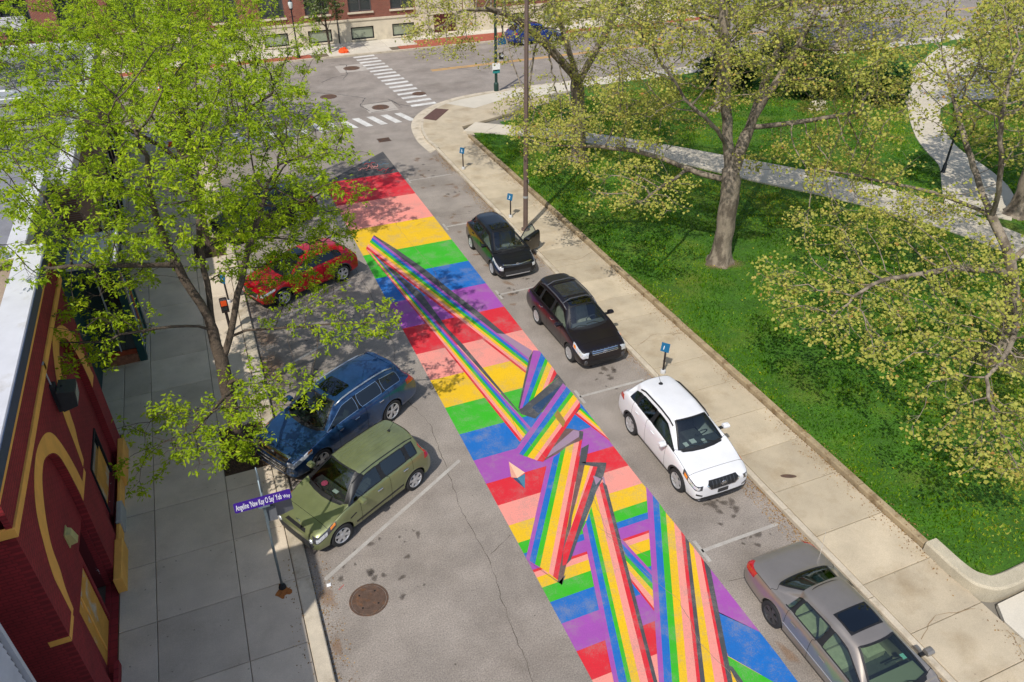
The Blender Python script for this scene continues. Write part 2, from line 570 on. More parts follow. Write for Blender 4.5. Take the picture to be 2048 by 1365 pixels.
# low concrete edging of the lawn, one piece per length
ed = MB().box(14.33, 14.49, 7.9, 41.6, -0.05, 0.20).build("lawn_edging", BED)
struct(ed, "low weathered concrete edging between sidewalk and lawn", "edging")
me = MB().bbox(-0.1, 0.1, -1.12, 1.12, -0.3, 0, 0.02).mesh("edging_stone")
EDGE = M("edging_concrete", srgb(156, 138, 108), 0.95, var=0.2, vscale=2, fine=0.2, fscale=40, bump=0.4, rand=0.08,
         second=srgb(120, 100, 72), second_scale=2.5, second_lo=0.5, second_hi=0.62)
me.materials.append(EDGE)
for i in range(15):
    s = link("edging_stone", me, None, ed)
    s.location = (14.41, 9.02 + 2.25 * i, 0.285 + random.uniform(-.01, .01))
    s.rotation_euler = (random.uniform(-.004, .004), 0, random.uniform(-.004, .004))
# stone corner wall at lower right
pin = catmull([(14.62, 7.85), (14.62, 6.95), (14.78, 6.62), (15.1, 6.5), (16.5, 6.52), (20, 6.55)], 6)
pout = catmull([(14.24, 7.85), (14.24, 6.75), (14.42, 6.32), (14.95, 6.1), (16.5, 6.12), (20, 6.15)], 6)
def wall_seg(a, b, nm):
    q = MB()
    L, Rr = pin[a:b], pout[a:b]
    n = len(L)
    H = 0.44
    rows = [[(x, y, -0.05) for x, y in Rr], [(x, y, H - .05) for x, y in Rr],
            [(x + (u - x) * .12, y + (v - y) * .12, H) for (x, y), (u, v) in zip(Rr, L)],
            [(x + (u - x) * .88, y + (v - y) * .88, H) for (x, y), (u, v) in zip(Rr, L)], [(x, y, H - .05) for x, y in L], [(x, y, -0.05) for x, y in L]]
    vs = [p for r in rows for p in r]
    fs = [(r * n + i, r * n + i + 1, (r + 1) * n + i + 1, (r + 1) * n + i) for r in range(5) for i in range(n - 1)]
    fs += [tuple(r * n for r in range(6)), tuple(r * n + n - 1 for r in range(6))]
    return q.add(vs, fs)
AGG = M("aggregate_concrete", srgb(178, 168, 146), 0.95, var=0.12, vscale=3, fine=0.35, fscale=70, bump=0.5, bscale=90)
cw = empty("corner_wall", (0, 0, 0))
tag(cw, "low rounded concrete retaining wall at the lawn's near corner", "wall")
wall_seg(0, 23, "wall_block").build("wall_block", AGG, cw)
wall_seg(22, len(pin), "wall_block").build("wall_block", AGG, cw).location = (0.012, 0, 0)
o = MB().prism([(14.34, -30), (14.34, 5.6), (14.6, 6.0), (20, 6.12), (60, 6.12), (60, -30)], 0.0, 0.118).build("entry_paving", CONC_W)
struct(o, "bright pale concrete paving beyond the low corner wall", "pavement")
MURAL = [
(1, 'slate', [(7.16, 16.99), (9.11, 18.09), (9.16, 17.89), (9.15, 17.63), (7.48, 16.40), (7.16, 16.78)]),
(2, 'navy', [(7.61, 16.96), (8.92, 17.63), (9.12, 17.74), (7.67, 16.59)]),
(2, 'slate', [(5.50, 29.89), (6.03, 27.05), (6.46, 25.16), (6.59, 22.43), (6.78, 21.09), (6.92, 19.51), (7.16, 16.78), (7.10, 16.98), (6.10, 25.38)]),
(3, 'purple', [(5.50, 29.89), (5.47, 29.89), (7.09, 15.99), (7.18, 16.06)]),
(3, 'blue', [(5.47, 29.89), (5.44, 29.88), (7.00, 15.91), (7.09, 15.99)]),
(3, 'green', [(5.44, 29.88), (5.41, 29.88), (6.90, 15.83), (7.00, 15.91)]),
(3, 'yellow', [(5.41, 29.88), (5.38, 29.87), (6.80, 15.74), (6.90, 15.83)]),
(3, 'pink', [(5.38, 29.87), (5.35, 29.86), (6.70, 15.66), (6.80, 15.74)]),
(3, 'red', [(5.35, 29.86), (5.33, 29.86), (6.62, 15.59), (6.70, 15.66)]),
(3, 'slate', [(6.00, 31.03), (6.57, 29.27), (7.16, 27.10), (7.59, 25.02), (8.06, 22.97), (8.41, 21.17), (8.12, 21.37), (5.95, 30.98)]),
(3, 'mauve', [(8.41, 21.17), (8.88, 19.82), (8.59, 19.43), (8.12, 21.37)]),
(4, 'purple', [(5.95, 30.98), (5.86, 30.82), (8.53, 19.33), (8.59, 19.43)]),
(4, 'blue', [(5.86, 30.82), (5.76, 30.63), (8.45, 19.20), (8.53, 19.33)]),
(4, 'green', [(5.76, 30.63), (5.65, 30.44), (8.36, 19.07), (8.45, 19.20)]),
(4, 'yellow', [(5.65, 30.44), (5.54, 30.25), (8.28, 18.94), (8.36, 19.07)]),
(4, 'pink', [(5.54, 30.25), (5.44, 30.05), (8.20, 18.81), (8.28, 18.94)]),
(4, 'red', [(5.44, 30.05), (5.35, 29.90), (8.14, 18.71), (8.20, 18.81)]),
(5, 'slate', [(8.61, 19.48), (8.92, 19.83), (7.21, 17.02), (7.19, 17.09)]),
(5, 'purple', [(8.92, 19.83), (9.18, 19.68), (7.31, 17.04), (7.21, 17.02)]),
(5, 'blue', [(9.18, 19.68), (9.13, 19.26), (7.61, 17.24), (7.31, 17.04)]),
(5, 'green', [(9.13, 19.26), (9.12, 19.04), (7.86, 17.37), (7.61, 17.24)]),
(5, 'yellow', [(9.12, 19.04), (9.12, 18.73), (8.25, 17.61), (7.86, 17.37)]),
(5, 'pink', [(9.12, 18.73), (9.12, 18.52), (8.55, 17.79), (8.25, 17.61)]),
(5, 'red', [(9.12, 18.52), (9.09, 18.27), (8.76, 17.92), (8.55, 17.79)]),
(5, 'slate', [(9.09, 18.27), (9.11, 18.09), (8.75, 17.90)]),
(2, 'blue', [(9.06, 16.47), (9.00, 16.39), (9.14, 15.56), (9.14, 16.14), (9.12, 16.52)]),
(2, 'green', [(9.00, 16.39), (8.93, 16.32), (9.14, 15.15), (9.14, 15.56)]),
(2, 'yellow', [(8.93, 16.32), (8.85, 16.26), (9.13, 14.85), (9.14, 15.15)]),
(2, 'pink', [(8.85, 16.26), (8.77, 16.20), (9.13, 14.64), (9.13, 14.85)]),
(2, 'red', [(8.77, 16.20), (8.69, 16.15), (9.12, 14.53), (9.13, 14.64)]),
(3, 'slate', [(9.01, 16.42), (9.01, 16.32), (8.73, 16.12), (8.70, 16.19)]),
(3, 'brown', [(8.07, 15.66), (8.26, 15.57), (8.57, 15.29), (8.49, 15.14), (8.33, 14.93), (7.16, 14.64), (6.88, 14.56)]),
(4, 'mauve', [(8.33, 15.47), (8.48, 15.34), (8.34, 15.12), (7.08, 14.67), (7.35, 14.95)]),
(4, 'slate', [(8.46, 15.34), (8.56, 15.27), (8.35, 14.92), (8.34, 15.10)]),
(5, 'purple', [(9.05, 17.70), (9.08, 17.49), (6.39, 15.12), (6.39, 15.35)]),
(5, 'blue', [(9.08, 17.49), (9.10, 17.22), (6.47, 15.01), (6.39, 15.12)]),
(5, 'green', [(9.10, 17.22), (9.10, 17.03), (6.56, 14.91), (6.47, 15.01)]),
(5, 'yellow', [(9.10, 17.03), (9.11, 16.78), (6.69, 14.75), (6.56, 14.91)]),
(5, 'pink', [(9.11, 16.78), (9.10, 16.59), (6.76, 14.66), (6.69, 14.75)]),
(5, 'red', [(9.10, 16.59), (9.04, 16.42), (6.90, 14.54), (6.76, 14.66)]),
(6, 'wear_shade', [(8.30, 16.54), (8.28, 15.93), (8.09, 15.69), (8.07, 16.29)]),  # dark shadow lying over the ribbon, put into the paint colour
(6, 'purple', [(6.99, 14.46), (7.25, 14.60), (5.11, 11.43), (5.05, 11.52)]),
(6, 'blue', [(7.25, 14.60), (7.54, 14.73), (5.19, 11.28), (5.11, 11.43)]),
(6, 'green', [(7.54, 14.73), (7.77, 14.85), (5.27, 11.15), (5.19, 11.28)]),
(6, 'yellow', [(7.77, 14.85), (8.07, 14.92), (5.39, 10.90), (5.27, 11.15)]),
(6, 'pink', [(8.07, 14.92), (8.25, 14.93), (5.45, 10.77), (5.39, 10.90)]),
(6, 'red', [(8.25, 14.93), (8.38, 14.98), (5.51, 10.63), (5.45, 10.77)]),
(5, 'brown', [(8.45, 14.70), (8.24, 14.37), (8.01, 14.03), (6.75, 12.36), (5.90, 10.97), (5.54, 10.46), (5.48, 10.59), (7.83, 14.10), (8.17, 14.63)]),
(5, 'slate', [(5.04, 11.50), (5.05, 11.47), (5.51, 10.57), (5.76, 10.71), (5.54, 10.46)]),
(6, 'slate', [(8.46, 14.71), (8.23, 14.35), (7.99, 14.00), (7.86, 14.15), (8.17, 14.63)]),
(6, 'slate', [(7.85, 14.14), (8.56, 13.81), (8.45, 13.64), (8.12, 13.24), (8.03, 13.53), (8.24, 13.76), (7.94, 13.94), (7.79, 14.02)]),
(7, 'yellow', [(7.94, 13.96), (8.07, 13.87), (6.80, 12.31), (6.81, 12.38)]),
(7, 'pink', [(8.07, 13.87), (8.14, 13.82), (6.03, 11.41), (6.39, 11.83), (6.80, 12.31)]),
(7, 'red', [(8.14, 13.82), (8.24, 13.75), (5.90, 10.97), (5.80, 10.97), (6.03, 11.41)]),
(6, 'slate2', [(8.04, 13.52), (8.13, 13.27), (6.72, 11.80), (6.07, 11.06), (5.90, 10.97)]),
(8, 'purple', [(6.79, 11.84), (6.99, 12.02), (4.79, 5.38), (4.75, 5.54)]),
(8, 'blue', [(6.99, 12.02), (7.21, 12.28), (4.92, 5.13), (4.79, 5.38)]),
(8, 'green', [(7.21, 12.28), (7.37, 12.45), (4.97, 4.99), (4.92, 5.13)]),
(8, 'yellow', [(7.37, 12.45), (7.71, 12.86), (5.04, 4.65), (4.97, 4.99)]),
(8, 'pink', [(7.71, 12.86), (7.94, 13.08), (5.16, 4.42), (5.04, 4.65)]),
(8, 'red', [(7.94, 13.08), (8.08, 13.16), (5.25, 4.31), (5.16, 4.42)]),
(8, 'slate', [(8.08, 13.16), (8.13, 13.00), (5.34, 4.35), (5.25, 4.31)]),
(8, 'mauve', [(7.96, 13.49), (7.86, 13.12), (8.12, 13.28)]),
(7, 'mauve', [(8.17, 13.35), (7.96, 12.67), (8.11, 13.02), (8.22, 13.32)]),
(9, 'purple', [(9.14, 12.59), (9.12, 12.21), (5.00, 4.70), (4.83, 4.55)]),
(9, 'blue', [(9.12, 12.21), (9.12, 11.87), (5.24, 4.78), (5.00, 4.70)]),
(9, 'green', [(9.12, 11.87), (9.09, 11.49), (5.49, 4.90), (5.24, 4.78)]),
(9, 'yellow', [(9.09, 11.49), (9.11, 11.12), (5.72, 5.00), (5.49, 4.90)]),
(9, 'pink', [(9.11, 11.12), (9.13, 10.83), (5.99, 5.04), (5.72, 5.00)]),
(9, 'red', [(9.13, 10.83), (9.11, 10.61), (6.11, 5.12), (5.99, 5.04)]),
(9, 'slate', [(9.11, 10.61), (9.10, 10.41), (6.26, 5.17), (6.11, 5.12)]),
(9, 'yellow', [(9.10, 10.41), (9.12, 10.24), (6.54, 5.14), (6.26, 5.17)]),
(9, 'pink', [(9.12, 10.24), (9.12, 9.93), (6.83, 5.19), (6.54, 5.14)]),
(9, 'red', [(9.12, 9.93), (9.10, 9.76), (6.94, 5.24), (6.83, 5.19)]),
(9, 'slate', [(9.10, 9.76), (9.13, 9.53), (7.08, 5.30), (6.94, 5.24)]),
(3, 'purple', [(7.56, 11.28), (7.50, 11.04), (7.69, 9.83), (7.75, 9.95)]),
(3, 'blue', [(7.50, 11.04), (7.40, 10.71), (7.58, 9.63), (7.69, 9.83)]),
(3, 'green', [(7.40, 10.71), (7.33, 10.52), (7.48, 9.46), (7.58, 9.63)]),
(3, 'yellow', [(7.33, 10.52), (7.24, 10.28), (7.37, 9.26), (7.48, 9.46)]),
(3, 'pink', [(7.24, 10.28), (7.16, 10.07), (7.24, 9.03), (7.37, 9.26)]),
(3, 'red', [(7.16, 10.07), (7.12, 9.92), (7.20, 8.95), (7.24, 9.03)]),
(2, 'purple', [(9.12, 9.53), (9.13, 7.55), (8.53, 8.38), (8.43, 8.57)]),
(2, 'blue', [(8.48, 8.50), (9.13, 7.55), (9.09, 6.30), (9.09, 5.90), (8.62, 6.46), (8.09, 7.35)]),
(3, 'green', [(8.07, 7.35), (8.61, 6.47), (8.80, 6.12), (8.06, 6.43), (7.97, 6.74), (7.95, 7.16)]),
(4, 'slate', [(7.95, 7.17), (8.02, 7.10), (8.02, 6.71), (8.03, 6.44), (7.90, 6.49), (7.89, 6.77)]),
(3, 'cream', [(5.99, 14.94), (6.24, 14.35), (5.96, 14.23)]),
(3, 'salmon', [(5.99, 14.94), (5.96, 14.23), (5.81, 14.32)]),
(3, 'steel', [(5.96, 14.23), (6.23, 14.31), (5.99, 13.76)]),
(3, 'navy', [(5.84, 14.28), (5.96, 14.23), (5.99, 13.78)]),
]
# ------------------------------------------------------------------ painted street mural and markings
PC = dict(red=srgb(214, 30, 46), pink=srgb(240, 150, 136), yellow=srgb(232, 186, 8), green=srgb(50, 178, 20), blue=srgb(4, 104, 186),
          purple=srgb(160, 76, 168), slate=srgb(70, 72, 76), slate2=srgb(64, 76, 84), navy=srgb(28, 62, 98), mauve=srgb(156, 128, 152),
          brown=srgb(104, 78, 74), wear_shade=srgb(150, 122, 40), cream=srgb(246, 196, 164), salmon=srgb(226, 160, 136), steel=srgb(48, 122, 152), black=srgb(68, 68, 69))
def paint(name, color, wear_shade=0.66):
    if name in MATS:
        return MATS[name]
    m = bpy.data.materials.new(name)
    MATS[name] = m
    m.use_nodes = True
    nt = m.node_tree
    p = nt.nodes["Principled BSDF"]
    p.inputs['Roughness'].default_value = 0.8
    v = _coords(nt)
    big = _noise(nt, v, 0.7, 5, 0.6)
    fine = _noise(nt, v, 34, 3, 0.75)
    streak = _noise(nt, v, 1.3, 9, 0.72)
    c1 = _mix(nt, _ramp(nt, big, 0.35, 0.7, 0.0, 0.42), color, tuple(c * 0.72 + 0.02 for c in color))
    c2 = _mix(nt, _ramp(nt, fine, 0.35, 0.7, 0.0, 0.45), c1, tuple(c * 0.6 for c in color))
    ad = nt.nodes.new("ShaderNodeMath")
    ad.operation = 'MULTIPLY_ADD'
    nt.links.new(fine, ad.inputs[0])
    ad.inputs[1].default_value = 0.55
    nt.links.new(streak, ad.inputs[2])
    c3 = _mix(nt, _ramp(nt, ad.outputs[0], wear_shade + 0.10, wear_shade + 0.42, 0, 0.7), c2, srgb(146, 138, 130))
    nt.links.new(c3, p.inputs['Base Color'])
    b = nt.nodes.new("ShaderNodeBump")
    b.inputs['Strength'].default_value = 0.3
    b.inputs['Distance'].default_value = 0.01
    nt.links.new(fine, b.inputs['Height'])
    nt.links.new(b.outputs[0], p.inputs['Normal'])
    return m
mural = empty("street_mural", (7.0, 24, 0))
tag(mural, "rainbow striped mural with folded ribbons painted down the street", "mural", kind='structure')
mural_z = 0.004
def mural_part(poly, color, layer):
    z = mural_z + 0.0016 * layer
    pts = [(x - 7.0, y - 24) for x, y in poly]
    q = MB().poly(pts, z).build("painted_" + ("band" if layer == 0 else "ribbon"), paint("paint_" + color, PC[color]), mural)
    return q
mural_part([(5.07, 38.1), (9.09, 38.1), (9.09, 41.55)], 'black', 0)
bounds = [38.1, 34.96, 31.95, 29.27, 27.05, 24.95, 22.99, 21.2, 19.56, 18.0, 16.62, 15.38, 14.36, 13.47, 12.7, 12.07, 11.7, 11.5, 11.15, 11.07, 10.9, 10.58, 10.13, 9.5, 8.74, 8.0, 7.35, 6.7, 6.0, 5.2, 4.3]
cyc = ['red', 'pink', 'yellow', 'green', 'blue', 'purple']
for i in range(len(bounds) - 1):
    mural_part([(5.07, bounds[i + 1]), (9.09, bounds[i + 1]), (9.09, bounds[i]), (5.07, bounds[i])], cyc[i % 6], 0)
def clipx(poly, xmax=9.11, xmin=5.05):
    for lim, sgn in ((xmax, 1), (xmin, -1)):
        out = []
        for i in range(len(poly)):
            a, b = poly[i], poly[(i + 1) % len(poly)]
            ia, ib = sgn * a[0] <= sgn * lim, sgn * b[0] <= sgn * lim
            if ia:
                out.append(a)
            if ia != ib:
                t = (lim - a[0]) / (b[0] - a[0])
                out.append((lim, a[1] + (b[1] - a[1]) * t))
        poly = out
    return poly
for l, c, poly in MURAL:
    poly = clipx(poly)
    if len(poly) > 2:
        mural_part(poly, c, l)
# the painter's signature and chalk-like scribbles on the black wedge
def scribble(pts, w, col, l):
    q = MB().ribbon([(x - 7, y - 24) for x, y in catmull(pts, 5)], w, mural_z + 0.0016 * l).build("signature_stroke", paint("paint_" + col, PC[col]), mural)
x0, y0 = 7.2, 39.25
sig = [(-.1, -.12), (.1, .05), (.02, .45), (.14, .1), (.3, .3), (.32, 0), (.48, .25), (.5, .02), (.68, .3), (.62, -.02), (.8, .75), (.84, 0), (.98, .75), (1.0, .05), (1.15, .3), (1.2, .05), (1.34, .3), (1.38, .62)]
scribble([(x0 + u * .8, y0 + v * .75) for u, v in sig], 0.035, 'pink', 2)
scribble([(x0 + .3, y0 - .2), (x0 + .65, y0 - .12), (x0 + 1.0, y0 - .18)], 0.03, 'pink', 2)
for k, (xx, yy, c) in enumerate(((8.25, 39.6, 'steel'), (8.2, 39.9, 'navy'), (8.1, 38.8, 'red'), (8.3, 38.45, 'red'), (7.6, 40.0, 'red'), (7.6, 40.25, 'steel'))):
    scribble([(xx + .11 * i, yy + .12 * math.sin(i * 2.1 + k)) for i in range(7)], 0.035, c, 2)

WHITEP = paint("white_marking", srgb(226, 224, 218), 0.58)
FADED = paint("faded_marking", srgb(196, 192, 184), 0.40)
YELLOWP = paint("yellow_marking", srgb(228, 166, 40), 0.6)
cw = empty("crosswalk", (0, 0, 0))
tag(cw, "white ladder crosswalk over the cross street", "crosswalk", kind='structure')
for k in range(16):
    t = k / 15
    y = 64.05 + (49.35 - 64.05) * t
    x = 12.4 + 0.62 * t
    MB().poly([(x, y - .22), (x + 1.75, y - .12), (x + 1.75, y + .32), (x, y + .22)], 0.006).build("stripe", WHITEP, cw)
cw2 = empty("crosswalk", (0, 0, 0))
tag(cw2, "white ladder crosswalk over the end of the painted street", "crosswalk", kind='structure')
for k in range(12):
    x = 12.25 - 0.93 * k
    y = 46.3 - 0.0 * k
    MB().poly([(x - .2, y), (x + .25, y), (x - .25, y + 1.9), (x - .7, y + 1.9)], 0.006).build("stripe", WHITEP, cw2)
yl = empty("centre_line", (0, 0, 0))
tag(yl, "double yellow centre line on the cross street", "road marking", kind='structure')
for dy in (0, .32):
    MB().poly([(17.0, 57.35 + dy), (90, 59.2 + dy), (90, 59.33 + dy), (17.0, 57.5 + dy)], 0.006).build("yellow_stripe", YELLOWP, yl)
pk = empty("stall_lines", (0, 0, 0))
tag(pk, "faded white stall lines of the parking places", "road marking", kind='structure')
def line(pts, w=0.11):
    MB().ribbon(pts, w, 0.005).build("stall_line", FADED, pk)
d = np.array([2.29, 1.21]) / np.linalg.norm([2.29, 1.21])
line([(0.3, 12.83), (4.7, 15.55)])
for yy in (17.42, 22.0, 25.0, 28.9, 32.9, 37.2):
    line([(0.35, yy), (0.35 + 4.3 * d[0], yy + 4.3 * d[1] * 1.08)])
for yy in (16.85, 10.04, 23.9, 30.6, 36.7):
    line([(9.24, yy), (11.6, yy)], 0.10)
    line([(9.24, yy - .36), (9.24, yy + .36)], 0.10)
# ------------------------------------------------------------------ cars
def carpaint(name, c, metal=0.35, rough=0.32, dust=0.12):
    m = M(name, c, rough, metal, var=dust, vscale=2.6, fine=0.05, fscale=90, coat=0.7 if metal else 0.5, spec=0.4, coord='Object')
    return m
BLACKTRIM = M("black_trim", (0.012, 0.012, 0.013), 0.45, var=0.2, vscale=9)
DULLTRIM = M("dull_trim", (0.03, 0.03, 0.032), 0.7, var=0.2, vscale=9)
CHROME = M("chrome", (0.75, 0.76, 0.78), 0.12, 1.0)
RUBBER = M("tyre_rubber", (0.02, 0.02, 0.021), 0.85, fine=0.3, fscale=40, coord='Object')
WELL = M("wheel_well", (0.006, 0.006, 0.006), 0.95)
ALLOY = M("alloy", (0.60, 0.60, 0.61), 0.38, 0.6)
ALLOYD = M("alloy_dark", (0.10, 0.10, 0.105), 0.4, 0.7)
BRAKE = M("brake_dark", (0.010, 0.010, 0.010), 0.8)
SEATB = M("seat_black", (0.055, 0.055, 0.058), 0.8, var=0.2, vscale=8)
SEATG = M("seat_beige", (0.36, 0.33, 0.27), 0.8, var=0.15, vscale=8)
LAMPC = M("headlamp_clear", (0.62, 0.64, 0.66), 0.12, 0.3, coat=1.0, var=0.35, vscale=26, coord='Object')
LAMPA = M("lamp_amber", (0.75, 0.22, 0.02), 0.2, coat=1.0)
LAMPR = M("lamp_red", (0.42, 0.01, 0.012), 0.2, coat=1.0, var=0.3, vscale=14, coord='Object')
LAMPD = M("lamp_dark", (0.05, 0.05, 0.055), 0.12, coat=1.0)
PLATE = M("plate_white", (0.7, 0.7, 0.7), 0.5, var=0.2, vscale=40, coord='Object')
GLASS = glass_mat("car_glass", (0.60, 0.70, 0.66), 0.08)
GLASSG = glass_mat("car_glass_green", (0.66, 0.82, 0.66), 0.06)
GLASSD = glass_mat("car_glass_dark", (0.10, 0.12, 0.12), 0.09)

TAGS = ['body', 'hood', 'roof', 'front_bumper', 'rear_bumper', 'tailgate', 'windshield', 'rear_window', 'window_fl', 'window_fr',
        'window_rl', 'window_rr', 'quarter_l', 'quarter_r', 'pillar', 'door_fl', 'door_fr', 'door_rl', 'door_rr', 'well', 'cladding', 'underbody']
TI = {t: i for i, t in enumerate(TAGS)}

def make_car(name, P, loc, heading, label, cat, group=None):
    L, W, H, wb = P['L'], P['W'] / 2 * 1.025, P['H'], P['wb']
    xf = wb / 2 + P['fo']
    xr = xf - L
    zb = P.get('zb', 0.2)
    wr = P['wr']
    b0, b1 = P['belt']
    hf, hc = P['hood']
    rw = P['rw']
    def belt(x):
        t = (P['xc'] - x) / (P['xc'] - xr)
        return b0 + (b1 - b0) * min(1, max(-0.25, t))
    cols = []
    def hoodp(x, w, top, bl, zbb, k=1.0):
        y = [0, .80 * w, .955 * w, w, .985 * w, .95 * w, .92 * w, .885 * w, .83 * w, .74 * w, .40 * w, 0]
        d = top - bl
        z = [zbb, zbb, zbb + .09, zbb + .46 * (bl - zbb), bl - .11, bl - .012, bl + .004, bl + .32 * d, bl + .58 * d, bl + .78 * d, bl + .96 * d, top]
        return [(x, yy, zz) for yy, zz in zip(y, z)]
    def cabp(x, w, top, bl, dxs=None, gt=None, wrr=None):
        q = wrr or wr
        gt = gt or top - P.get('rail', .15)
        y = [0, .80 * w, .955 * w, w, .985 * w, .95 * w, .925 * w, q + .005, q - .035, q - .125, q * .5, 0]
        z = [zb, zb, zb + .09, zb + .46 * (bl - zb), bl - .11, bl - .012, bl + .02, gt, top - .065, top - .022, top - .004, top]
        return [(x, yy, zz) for yy, zz in zip(y, z)]
    xc, xh = P['xc'], P['xh']
    st = []
    st.append(hoodp(xf, W * (P.get('nose', .70) + .13), hf - P.get('drop', .20), hf - P.get('drop', .20) - .05, zb + .07))
    st.append(hoodp(xf - .09, W * (P.get('nose', .70) * .35 + .675), hf - P.get('drop', .20) * .35, hf - P.get('drop', .20) * .35 - .07, zb + .01))
    st.append(hoodp(xf - .40, W * .99, hf + .01, hf - .075, zb))
    xa = wb / 2 - .05
    st.append(hoodp(xa, W, hf + (hc - hf) * .45, max(hf - .05, belt(xa) - .05), zb))
    st.append(hoodp(xc + .16, W, hc - .02, belt(xc) - .02, zb))
    c = hoodp(xc, W, hc + .01, belt(xc), zb)
    c = [list(p) for p in c]
    c[6] = [xc + .02, .925 * W, belt(xc) + .012]
    c[7] = [xc + .00, .905 * W, belt(xc) + .03]
    c[8] = [xc - .02, .875 * W, belt(xc) + .05]
    c[9] = [xc + .01, .80 * W, hc + .0]
    c[10] = [xc + .10, .42 * W, hc + .005]
    c[11] = [xc + .13, 0, hc + .01]
    cowl = [tuple(p) for p in c]
    hd = [list(p) for p in cabp(xh, W, P['zh'], belt(xh))]
    hd[11][0] += .07; hd[10][0] += .055; hd[9][0] += .01; hd[8][0] -= .05; hd[7][0] -= .12
    hd = [tuple(p) for p in hd]
    mid = []
    for a, b in zip(cowl, hd):
        mid.append(tuple(.5 * (u + v) for u, v in zip(a, b)))
    mid = [list(p) for p in mid]
    for j in range(6):
        mid[j] = list(cabp(mid[5][0], W, H, belt(mid[5][0]))[j])
    mid[6][2] = belt(mid[6][0]) + .02; mid[6][1] = .925 * W
    for j in (9, 10, 11):
        mid[j][2] += .03; mid[j][0] += .02
    mid = [tuple(p) for p in mid]
    st += [cowl, mid, hd]
    xb1, xb2, xc1, xc2, xc3 = P['pill']
    def rooft(x):
        u = (xh - x) / (xh - P['xrr'])
        return P['zh'] + (H - P['zh']) * math.sin(min(1, u * 2.2) * math.pi / 2) - (H - P['zr']) * max(0, u - .45) ** 2 / .3025
    for x in (xb1, xb2, xc1, xc2):
        st.append(cabp(x, W, rooft(x), belt(x)))
    t3 = P.get('q_top', 0.0)
    c3 = [list(p) for p in cabp(xc3, W, rooft(xc3), belt(xc3))]
    c3[7][2] -= t3
    st.append([tuple(p) for p in c3])
    rr = [list(p) for p in cabp(P['xrr'], W * .99, P['zr'], belt(P['xrr']), wrr=wr - P.get('rtaper', .04))]
    rr[11][0] -= .05; rr[10][0] -= .04; rr[7][2] -= P.get('d_drop', .1) ; rr[6][2] += 0.01
    st.append([tuple(p) for p in rr])
    zg = P['zg']
    rg = [list(p) for p in hoodp(P['xrg'], W * P.get('wg', .97), zg, min(belt(P['xrg']), zg - .02), zb)]
    rg[11][0] -= .06; rg[10][0] -= .045
    for j in (7, 8):
        rg[j][0] += P.get('dlean', .06)
    st.append([tuple(p) for p in rg])
    if P.get('sedan'):
        st.append(hoodp(xr + .42, W * .965, P['zd'], P['zd'] - .05, zb + .02))
        st.append(hoodp(xr + .10, W * .93, P['zd'] - .03, P['zd'] - .10, zb + .06))
        st.append(hoodp(xr, W * .84, P['zd'] - .22, P['zd'] - .28, zb + .12))
    else:
        st.append(hoodp(P['xrg'] - (P['xrg'] - xr) * .5, W * .955, zg - .10, zg - .15, zb + .03))
        st.append(hoodp(xr + .03, W * .94, zg - .26, zg - .31, zb + .06))
        st.append(hoodp(xr, W * .87, zg - .42, zg - .47, zb + .12))
    ns, nc = len(st), 12
    V, F, FT, idx = [], [], [], {}
    for i in range(ns):
        for j in range(nc):
            x, y, z = st[i][j]
            for s in (1, -1):
                if y == 0 and s == -1:
                    idx[i, j, -1] = idx[i, j, 1]
                    continue
                idx[i, j, s] = len(V)
                V.append((x, y * s, z))
    def cls(i, j, s):
        side = 'l' if s == 1 else 'r'
        if j < 1:
            return 'underbody'
        if j in (7, 8) and i in (5, 6) and P.get('apillar'):
            return 'pillar'
        if 9 <= j:
            if i in (5, 6):
                return 'windshield'
            if i == 13:
                return 'rear_window'
        if j == 6:
            if 5 <= i <= 7:
                return 'window_f' + side
            if i == 8 or i == 10:
                return 'pillar' if (i == 8 or P.get('cpillar', True)) else 'body'
            if i == 9:
                return 'window_r' + side
            if i == 11 and P.get('quarter', True):
                return 'quarter_' + side
        if 2 <= j <= 5:
            if 6 <= i <= 8 and i >= 6:
                return 'door_f' + side
            if 9 <= i <= 10:
                return 'door_r' + side
        if j == 1 and P.get('clad') and 1 <= i <= 16:
            return 'cladding'
        if i <= 1 and j <= 4:
            return 'front_bumper' if not (P.get('clad') and j <= 1) else 'cladding'
        if i >= 15 and j <= 4:
            return 'rear_bumper'
        if i >= 14 and j >= 5:
            return 'tailgate'
        if j >= 7 and 7 <= i <= 12:
            return 'roof'
        if j >= 6 and 2 <= i <= 4:
            return 'hood'
        return 'body'
    for s in (1, -1):
        for i in range(ns - 1):
            for j in range(nc - 1):
                q = [idx[i, j, s], idx[i, j + 1, s], idx[i + 1, j + 1, s], idx[i + 1, j, s]]
                if s == -1:
                    q = q[::-1]
                q = list(dict.fromkeys(q))
                F.append(q)
                FT.append(TI[cls(i, j, s)])
    for i, tg, rev in ((0, 'front_bumper', 0), (ns - 1, 'rear_bumper', 1)):
        for j in range(nc - 1):
            q = [idx[i, j, 1], idx[i, j, -1], idx[i, j + 1, -1], idx[i, j + 1, 1]]
            q = list(dict.fromkeys(q))
            F.append(q[::-1] if rev else q)
            FT.append(TI[tg])
    me = bpy.data.meshes.new(name + "_cage")
    me.from_pydata(V, [], F)
    me.polygons.foreach_set("material_index", FT)
    for _ in TAGS:
        me.materials.append(None)
    bm = bmesh.new()
    bm.from_mesh(me)
    cl = bm.edges.layers.float.new('crease_edge')
    bm.verts.ensure_lookup_table()
    inv = {}
    for (i, j, s), v in idx.items():
        inv[v] = (i, j)
